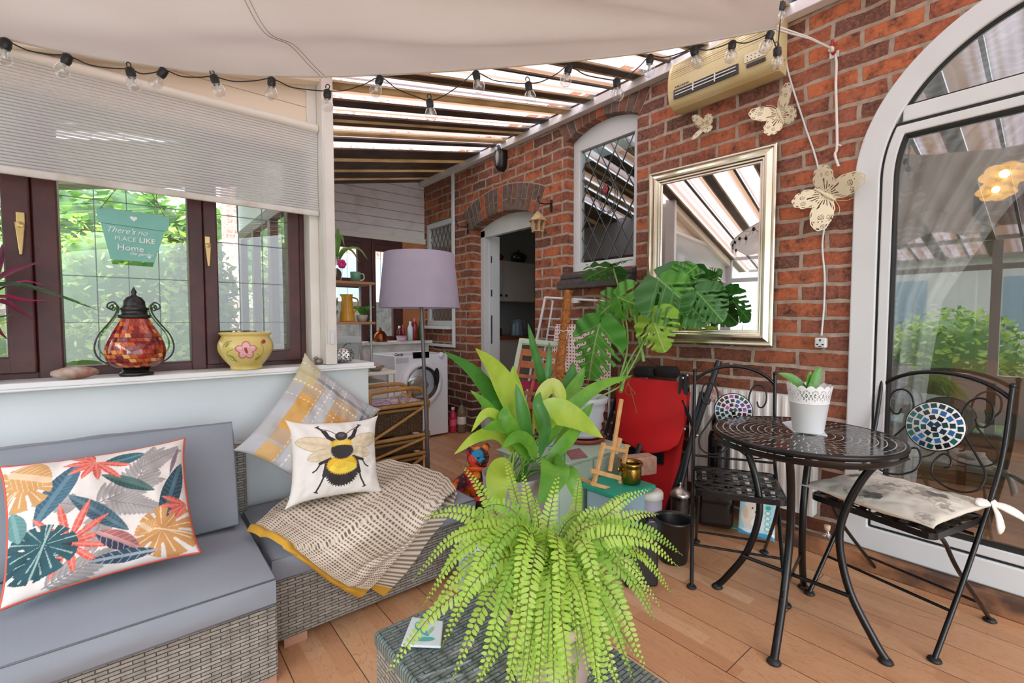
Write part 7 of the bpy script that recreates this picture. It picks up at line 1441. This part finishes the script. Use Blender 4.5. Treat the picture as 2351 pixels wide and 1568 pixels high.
for i in range(12): a = i*2.4; rr = .05+.02*(i % 3); blade(mb, [p+Vector((0, 0, .05)), p+Vector((rr*.5*math.cos(a), rr*.5*math.sin(a), .10)), p+Vector((rr*math.cos(a), rr*math.sin(a), .09+.015*(i % 2)))], .013, up=(-.4, -.7, .5))
for i in range(10): mb.ball(p+Vector((.035+.005*math.sin(i*3), -.05, .03-.022*i)), .006, 6, 5)
mb.build('foliage', leafp('trailing_green', '#4f9a3c', '#6fb84c'), tp2)
bx = thing('plastic_box', 'clear lidded plastic box on the side table behind the pumpkin tealight', 'box', (1.05, 3.1, tz_)); a, b = ony(752, 770, 3.0), ony(830, 820, 3.0)
MB().box(.93, b.x-.01, 3.0, 3.17, tz_+.001, a.z-.05).build('body', mat('cloudy_plastic', '#c9d2cf', .3, trans=.4), bx, bevel=.012); MB().box(.92, b.x, 2.99, 3.18, a.z-.055, a.z-.01).build('lid', mat('cloudy_lid', '#dfe6e8', .3, trans=.4), bx, bevel=.01)
for px_, r_, lab in ((786, .05, 'round clear glass flask on the side table under the lower shelf, left one'), (818, .05, 'round clear glass flask on the side table under the lower shelf, right one')):
    p = on(px_, tz_, SY+.12); p.z = zm_-.28; p.z = tz_+.001; tag(MB().lathe([(0, 0), (r_*.6, 0), (r_, r_*.8), (r_*.8, r_*1.9), (r_*.25, r_*2.6), (r_*.25, r_*3.6), (r_*.35, r_*3.7)], p, 28).build('glass_flask', m_bulb), lab, 'flask')
p = Vector((1.0, 2.47, ZS-.001)) ; p = ony(862, 838, 3.0); p.z = tz_+.001; ds = thing('shell_dish', 'small dish of pink and grey shells beside the shelf unit post', 'dish', p); MB().lathe([(0, 0), (.03, 0), (.06, .03), (.062, .034), (.03, .008), (0, .008)], p, 28).build('dish', mat('olive_dish', '#8f8f7c', .4), ds); mb = MB()
for i in range(9): a = i*2.4; mb.ball(p+Vector((.025*math.cos(a), .025*math.sin(a), .032+.006*(i % 2))), (.014, .011, .011), 8, 6)
mb.build('shell', mat('pink_shell', '#cf9a9a', .5, var='#a8a49c', vs=30), ds)
# rattan drawers
mr = mat('rattan_cane', '#b88a4c', .45, var='#96662c', vs=9); mw2 = weave_mat('dark_wicker', '#7a5a3a', '#5c4028', '#21150c', .02, .009)
RY = 2.70; rt_ = thing('rattan_chest', 'honey rattan drawer chest with woven drawers and curved cane handles', 'drawer chest', (1.33, 2.85, 0)); f = lambda a, b, dy=0: ony(a, b, RY+dy)
xl, xr3 = 1.10, f(980, 1000).x; zt2 = f(975, 925).z; z2 = f(975, 997).z
for (a, b) in ((xl, RY), (xr3, RY), (xl, RY+.24), (xr3, RY+.24)): MB().tube([(a, b, 0), (a, b, zt2+.05)], .014, 9).build('post', mr, rt_)
for z_ in (zt2, z2, .33, .12): MB().tube([(xl, RY, z_), (xr3, RY, z_)], .013, 9).tube([(xr3, RY, z_), (xr3, RY+.24, z_)], .011, 8).build('rail', mr, rt_)
for za, zb in ((zt2, z2), (z2, .33), (.33, .12)):
    d_ = MB().box(xl+.02, xr3-.02, RY+.012, RY+.22, zb+.02, za-.02).build('drawer', mw2, rt_, bevel=.006); MB().tube([(xl+.03, RY+.005, za-.03), (xr3-.03, RY+.005, za-.03)], .011, 8).build('wrapped_edge', mat('wrapped_cane', '#8f6a3e', .6, bump=(220, .8)), d_)
    MB().tube([(xl+.02, RY-.012, zb+.02), (xr3-.02, RY-.012, za-.02)], .010, 8).build('brace', mr, rt_)
MB().box(xl, xr3, RY, RY+.24, zt2-.012, zt2+.003).build('top_panel', mw2, rt_)
zz_ = zt2+.10
for dy in (0, .24): MB().tube(bez([(xl, RY+dy, zt2), (xl+.003, RY+dy, zz_-.02), (xl+.03, RY+dy, zz_), (xr3-.10, RY+dy, zz_+.005), (xr3-.02, RY+dy, zz_-.03), (xr3, RY+dy, zt2)], 6), .014, 9).build('arch_rail', mr, rt_)
rc = Vector(((xl+xr3)/2+.03, RY-.005, zt2+.045)); MB().tube([rc+Vector((.033*math.cos(t_), 0, .033*math.sin(t_))) for t_ in [i*2*PI/24 for i in range(24)]], .006, 7, closed=True).build('ring_handle', mr, rt_)
mb = MB()
for (a, z_) in ((xl, zt2), (xr3, zt2), (xr3, z2), (xl, z2)):
    for k in range(5): mb.tube([Vector((a+.019*math.cos(t_), RY+.019*math.sin(t_), z_-.02+.009*k+.008*math.sin(t_))) for t_ in [i*2*PI/12 for i in range(12)]], .004, 5, closed=True)
mb.build('binding', mat('binding_cane', '#9a6c34', .5), rt_)
tag(MB().grid(lambda u, v: Vector((xl+.03+(xr3-xl-.06)*u, RY+.03+.24*v, zt2+.012+.006*math.sin(u*9)*math.sin(v*7))), 30, 20).build('purple_runner', mat('purple_weave', '#8a6f94', .9, var='#d8c8cc', vs=45), solid=.006), 'purple and cream patterned runner on top of the rattan drawer chest', 'runner')
# floor lamp
lx = Vector((1.40, 2.50, 0)); lm = thing('floor_lamp', 'tall floor lamp with lilac drum shade and thin grey pole', 'lamp', lx); pt_ = ony(963, 640, 2.50)
shz0, shz1 = ony(962, 707, 2.5).z, ony(962, 583, 2.5).z
MB().lathe([(0, 0), (.13, 0), (.132, .012), (.02, .022), (0, .022)], lx, 36).build('base', mat('grey_stand', '#6a6668', .4, .5), lm); MB().tube([lx+Vector((0, 0, .02)), lx.lerp(Vector((pt_.x, pt_.y, 0)), .3)+Vector((0, 0, .45)), Vector((pt_.x, pt_.y, shz1-.05))], .011, 10).build('pole', mat('grey_stand', ''), lm)
sc_ = Vector((pt_.x, pt_.y, 0)); MB().lathe([(.238, shz0), (.205, shz1), (.203, shz1), (.235, shz0+.002)], sc_, 56).build('lamp_shade', mat('lilac_linen', '#aaa2b6', .9, var='#b3abbe', vs=6, bump=(350, .2, .002), trans=.25), lm)
mb = MB()
for a in (0, 2.09, 4.19): mb.bar(sc_+Vector((0, 0, shz1-.05)), sc_+Vector((.203*math.cos(a), .203*math.sin(a), shz1-.01)), .003, .003)
mb.build('spider', mat('grey_stand', ''), lm); MB().ball(sc_+Vector((0, 0, shz1-.13)), (.03, .03, .045), 12, 10).build('bulb', m_fil, lm)
# basket with patterned teddy
bk2 = thing('fabric_basket', 'open grey fabric basket with cream lining beside the sofa end', 'basket', (1.47, 2.05, 0)); x0b, x1b, y0b, y1b = 1.29, 1.64, 1.90, 2.22
mb = MB(); hb_ = .20
for (a, b, c_, d_) in ((x0b, x1b, y0b, y0b+.012), (x0b, x1b, y1b-.012, y1b), (x0b, x0b+.012, y0b, y1b), (x1b-.012, x1b, y0b, y1b)): mb.box(a, b, c_, d_, .004, hb_)
mb.box(x0b+.01, x1b-.01, y0b+.01, y1b-.01, .004, .016); mb.build('wall', mat('basket_grey', '#a8a29f', .9, bump=(90, .3)), bk2, bevel=.005)
t = NT('floral_plush'); tcx = t.n('ShaderNodeTexCoord').outputs['Object']; vo = t.n('ShaderNodeTexVoronoi', {'Vector': tcx, 'Scale': 17.}); vo2 = t.n('ShaderNodeTexVoronoi', {'Vector': tcx, 'Scale': 60.})
sp = t.n('ShaderNodeSeparateXYZ', {0: vo.outputs['Color']}); cA = t.ramp(sp.outputs[0], [(0, '#e0521a'), (.28, '#d01c5c'), (.47, '#1c86b8'), (.55, '#f0801e'), (.75, '#241c3c'), (.88, '#e23a28')], 'CONSTANT')
cA = t.mix(t.ramp(vo.outputs['Distance'], [(.45, '#000000'), (.62, '#ffffff')]), cA, '#3a1424'); cA = t.mix(t.ramp(vo2.outputs['Distance'], [(.12, (.6, .6, .6, 1)), (.2, '#000000')]), cA, '#f5c04a'); m_pl = t.surf(t.P(cA, .9))
th_ = ony(1098, 1050, 2.02); td = thing('teddy_bear', 'floral patterned teddy bear with an orange scarf sitting in the fabric basket', 'soft toy', (th_.x, th_.y+.03, .02))
bd = Vector((th_.x-.01, th_.y+.03, th_.z-.15))
MB().ball(bd, (.075, .065, .10), 24, 16).build('body', m_pl, td)
hd = MB().ball(th_, (.062, .055, .058), 24, 16).build('head', m_pl, td); MB().ball(th_+Vector((-.012, -.05, -.01)), (.03, .026, .024), 16, 10).build('muzzle', m_pl, hd); MB().ball(th_+Vector((-.02, -.075, -.004)), (.012, .008, .014), 12, 8).build('nose', m_gasket, hd)
for s_ in (-1, 1): MB().ball(th_+Vector((s_*.052, .0, .045)), (.024, .014, .024), 12, 8).build('ear', m_pl, hd); MB().ball(th_+Vector((-.014+s_*.022, -.052, .016)), .006, 8, 6).build('eye', m_gasket, hd)
for s_ in (-1, 1):
    mb = MB(); mb.tube(bez([bd+Vector((s_*.05, -.01, .06)), bd+Vector((s_*.10, -.04, .05)), bd+Vector((s_*.14, -.06, .035)), bd+Vector((s_*.165, -.07, .03))], 5), [.022+.012*math.sin(PI*i/15*.8) for i in range(16)], 12); mb.ball(bd+Vector((s_*.165, -.07, .03)), .026, 12, 8); mb.build('arm', m_pl, td)
    mb = MB(); mb.tube(bez([bd+Vector((s_*.04, -.02, -.06)), bd+Vector((s_*.05, -.08, -.07)), bd+Vector((s_*.055, -.13, -.06))], 5), [.03, .032, .034, .035, .035, .036, .037, .038, .038, .038, .036], 12); mb.ball(bd+Vector((s_*.055, -.13, -.06)), .037, 12, 8); mb.build('leg', m_pl, td)
mo2 = mat('orange_satin', '#ee5a1c', .5); MB().tube([th_+Vector((.045*math.cos(t_), .042*math.sin(t_), -.055+.006*math.sin(t_*2))) for t_ in [i*2*PI/20 for i in range(20)]], .014, 8, closed=True, sy=.6).tube(bez([th_+Vector((0, -.045, -.06)), th_+Vector((.03, -.06, -.10)), th_+Vector((.05, -.055, -.17))], 6), .014, 8, sy=.4).build('scarf', mo2, td)
# ================================================================ LIGHT
w = bpy.data.worlds.new('sky'); sc.world = w; w.use_nodes = True; nt = w.node_tree; nt.nodes.clear()
tc = nt.nodes.new('ShaderNodeTexCoord'); sx = nt.nodes.new('ShaderNodeSeparateXYZ'); nt.links.new(tc.outputs['Generated'], sx.inputs[0])
rp = nt.nodes.new('ShaderNodeValToRGB'); rp.color_ramp.elements[0].position = .45; rp.color_ramp.elements[0].color = (.60, .64, .66, 1); rp.color_ramp.elements[1].position = .62; rp.color_ramp.elements[1].color = (.84, .93, 1., 1)
mp = nt.nodes.new('ShaderNodeMath'); mp.operation = 'MULTIPLY_ADD'; mp.inputs[1].default_value = .5; mp.inputs[2].default_value = .5; nt.links.new(sx.outputs[2], mp.inputs[0]); nt.links.new(mp.outputs[0], rp.inputs[0])
bg = nt.nodes.new('ShaderNodeBackground'); bg.inputs[1].default_value = 1.8; nt.links.new(rp.outputs[0], bg.inputs[0])
ow = nt.nodes.new('ShaderNodeOutputWorld'); nt.links.new(bg.outputs[0], ow.inputs[0])
sl = bpy.data.lights.new('fill_sun', 'SUN'); sl.energy = 3.1; sl.angle = math.radians(60); sl.color = (.93, .97, 1)  # soft fill added from behind the camera, through the open rear
so = bpy.data.objects.new('fill_sun', sl); col.objects.link(so); so.rotation_euler = Vector((.62, .68, -.45)).to_track_quat('-Z', 'Y').to_euler()
s2l = bpy.data.lights.new('fill_sun_overhead', 'SUN'); s2l.color = (.95, .98, 1); s2l.energy = 4.2; s2l.angle = math.radians(40)  # second lamp, added to brighten the room through roof and sail
so2 = bpy.data.objects.new('fill_sun_overhead', s2l); col.objects.link(so2); so2.rotation_euler = (math.radians(-12), math.radians(-18), 0)
sc.view_settings.view_transform = 'Standard'; sc.view_settings.exposure = 1.06; sc.view_settings.gamma = 1.08
sc.cycles.max_bounces = 7; sc.cycles.diffuse_bounces = 4; sc.cycles.glossy_bounces = 4; sc.cycles.transparent_max_bounces = 12; sc.cycles.transmission_bounces = 4
sc.cycles.caustics_reflective = False; sc.cycles.caustics_refractive = False; sc.cycles.sample_clamp_indirect = 4
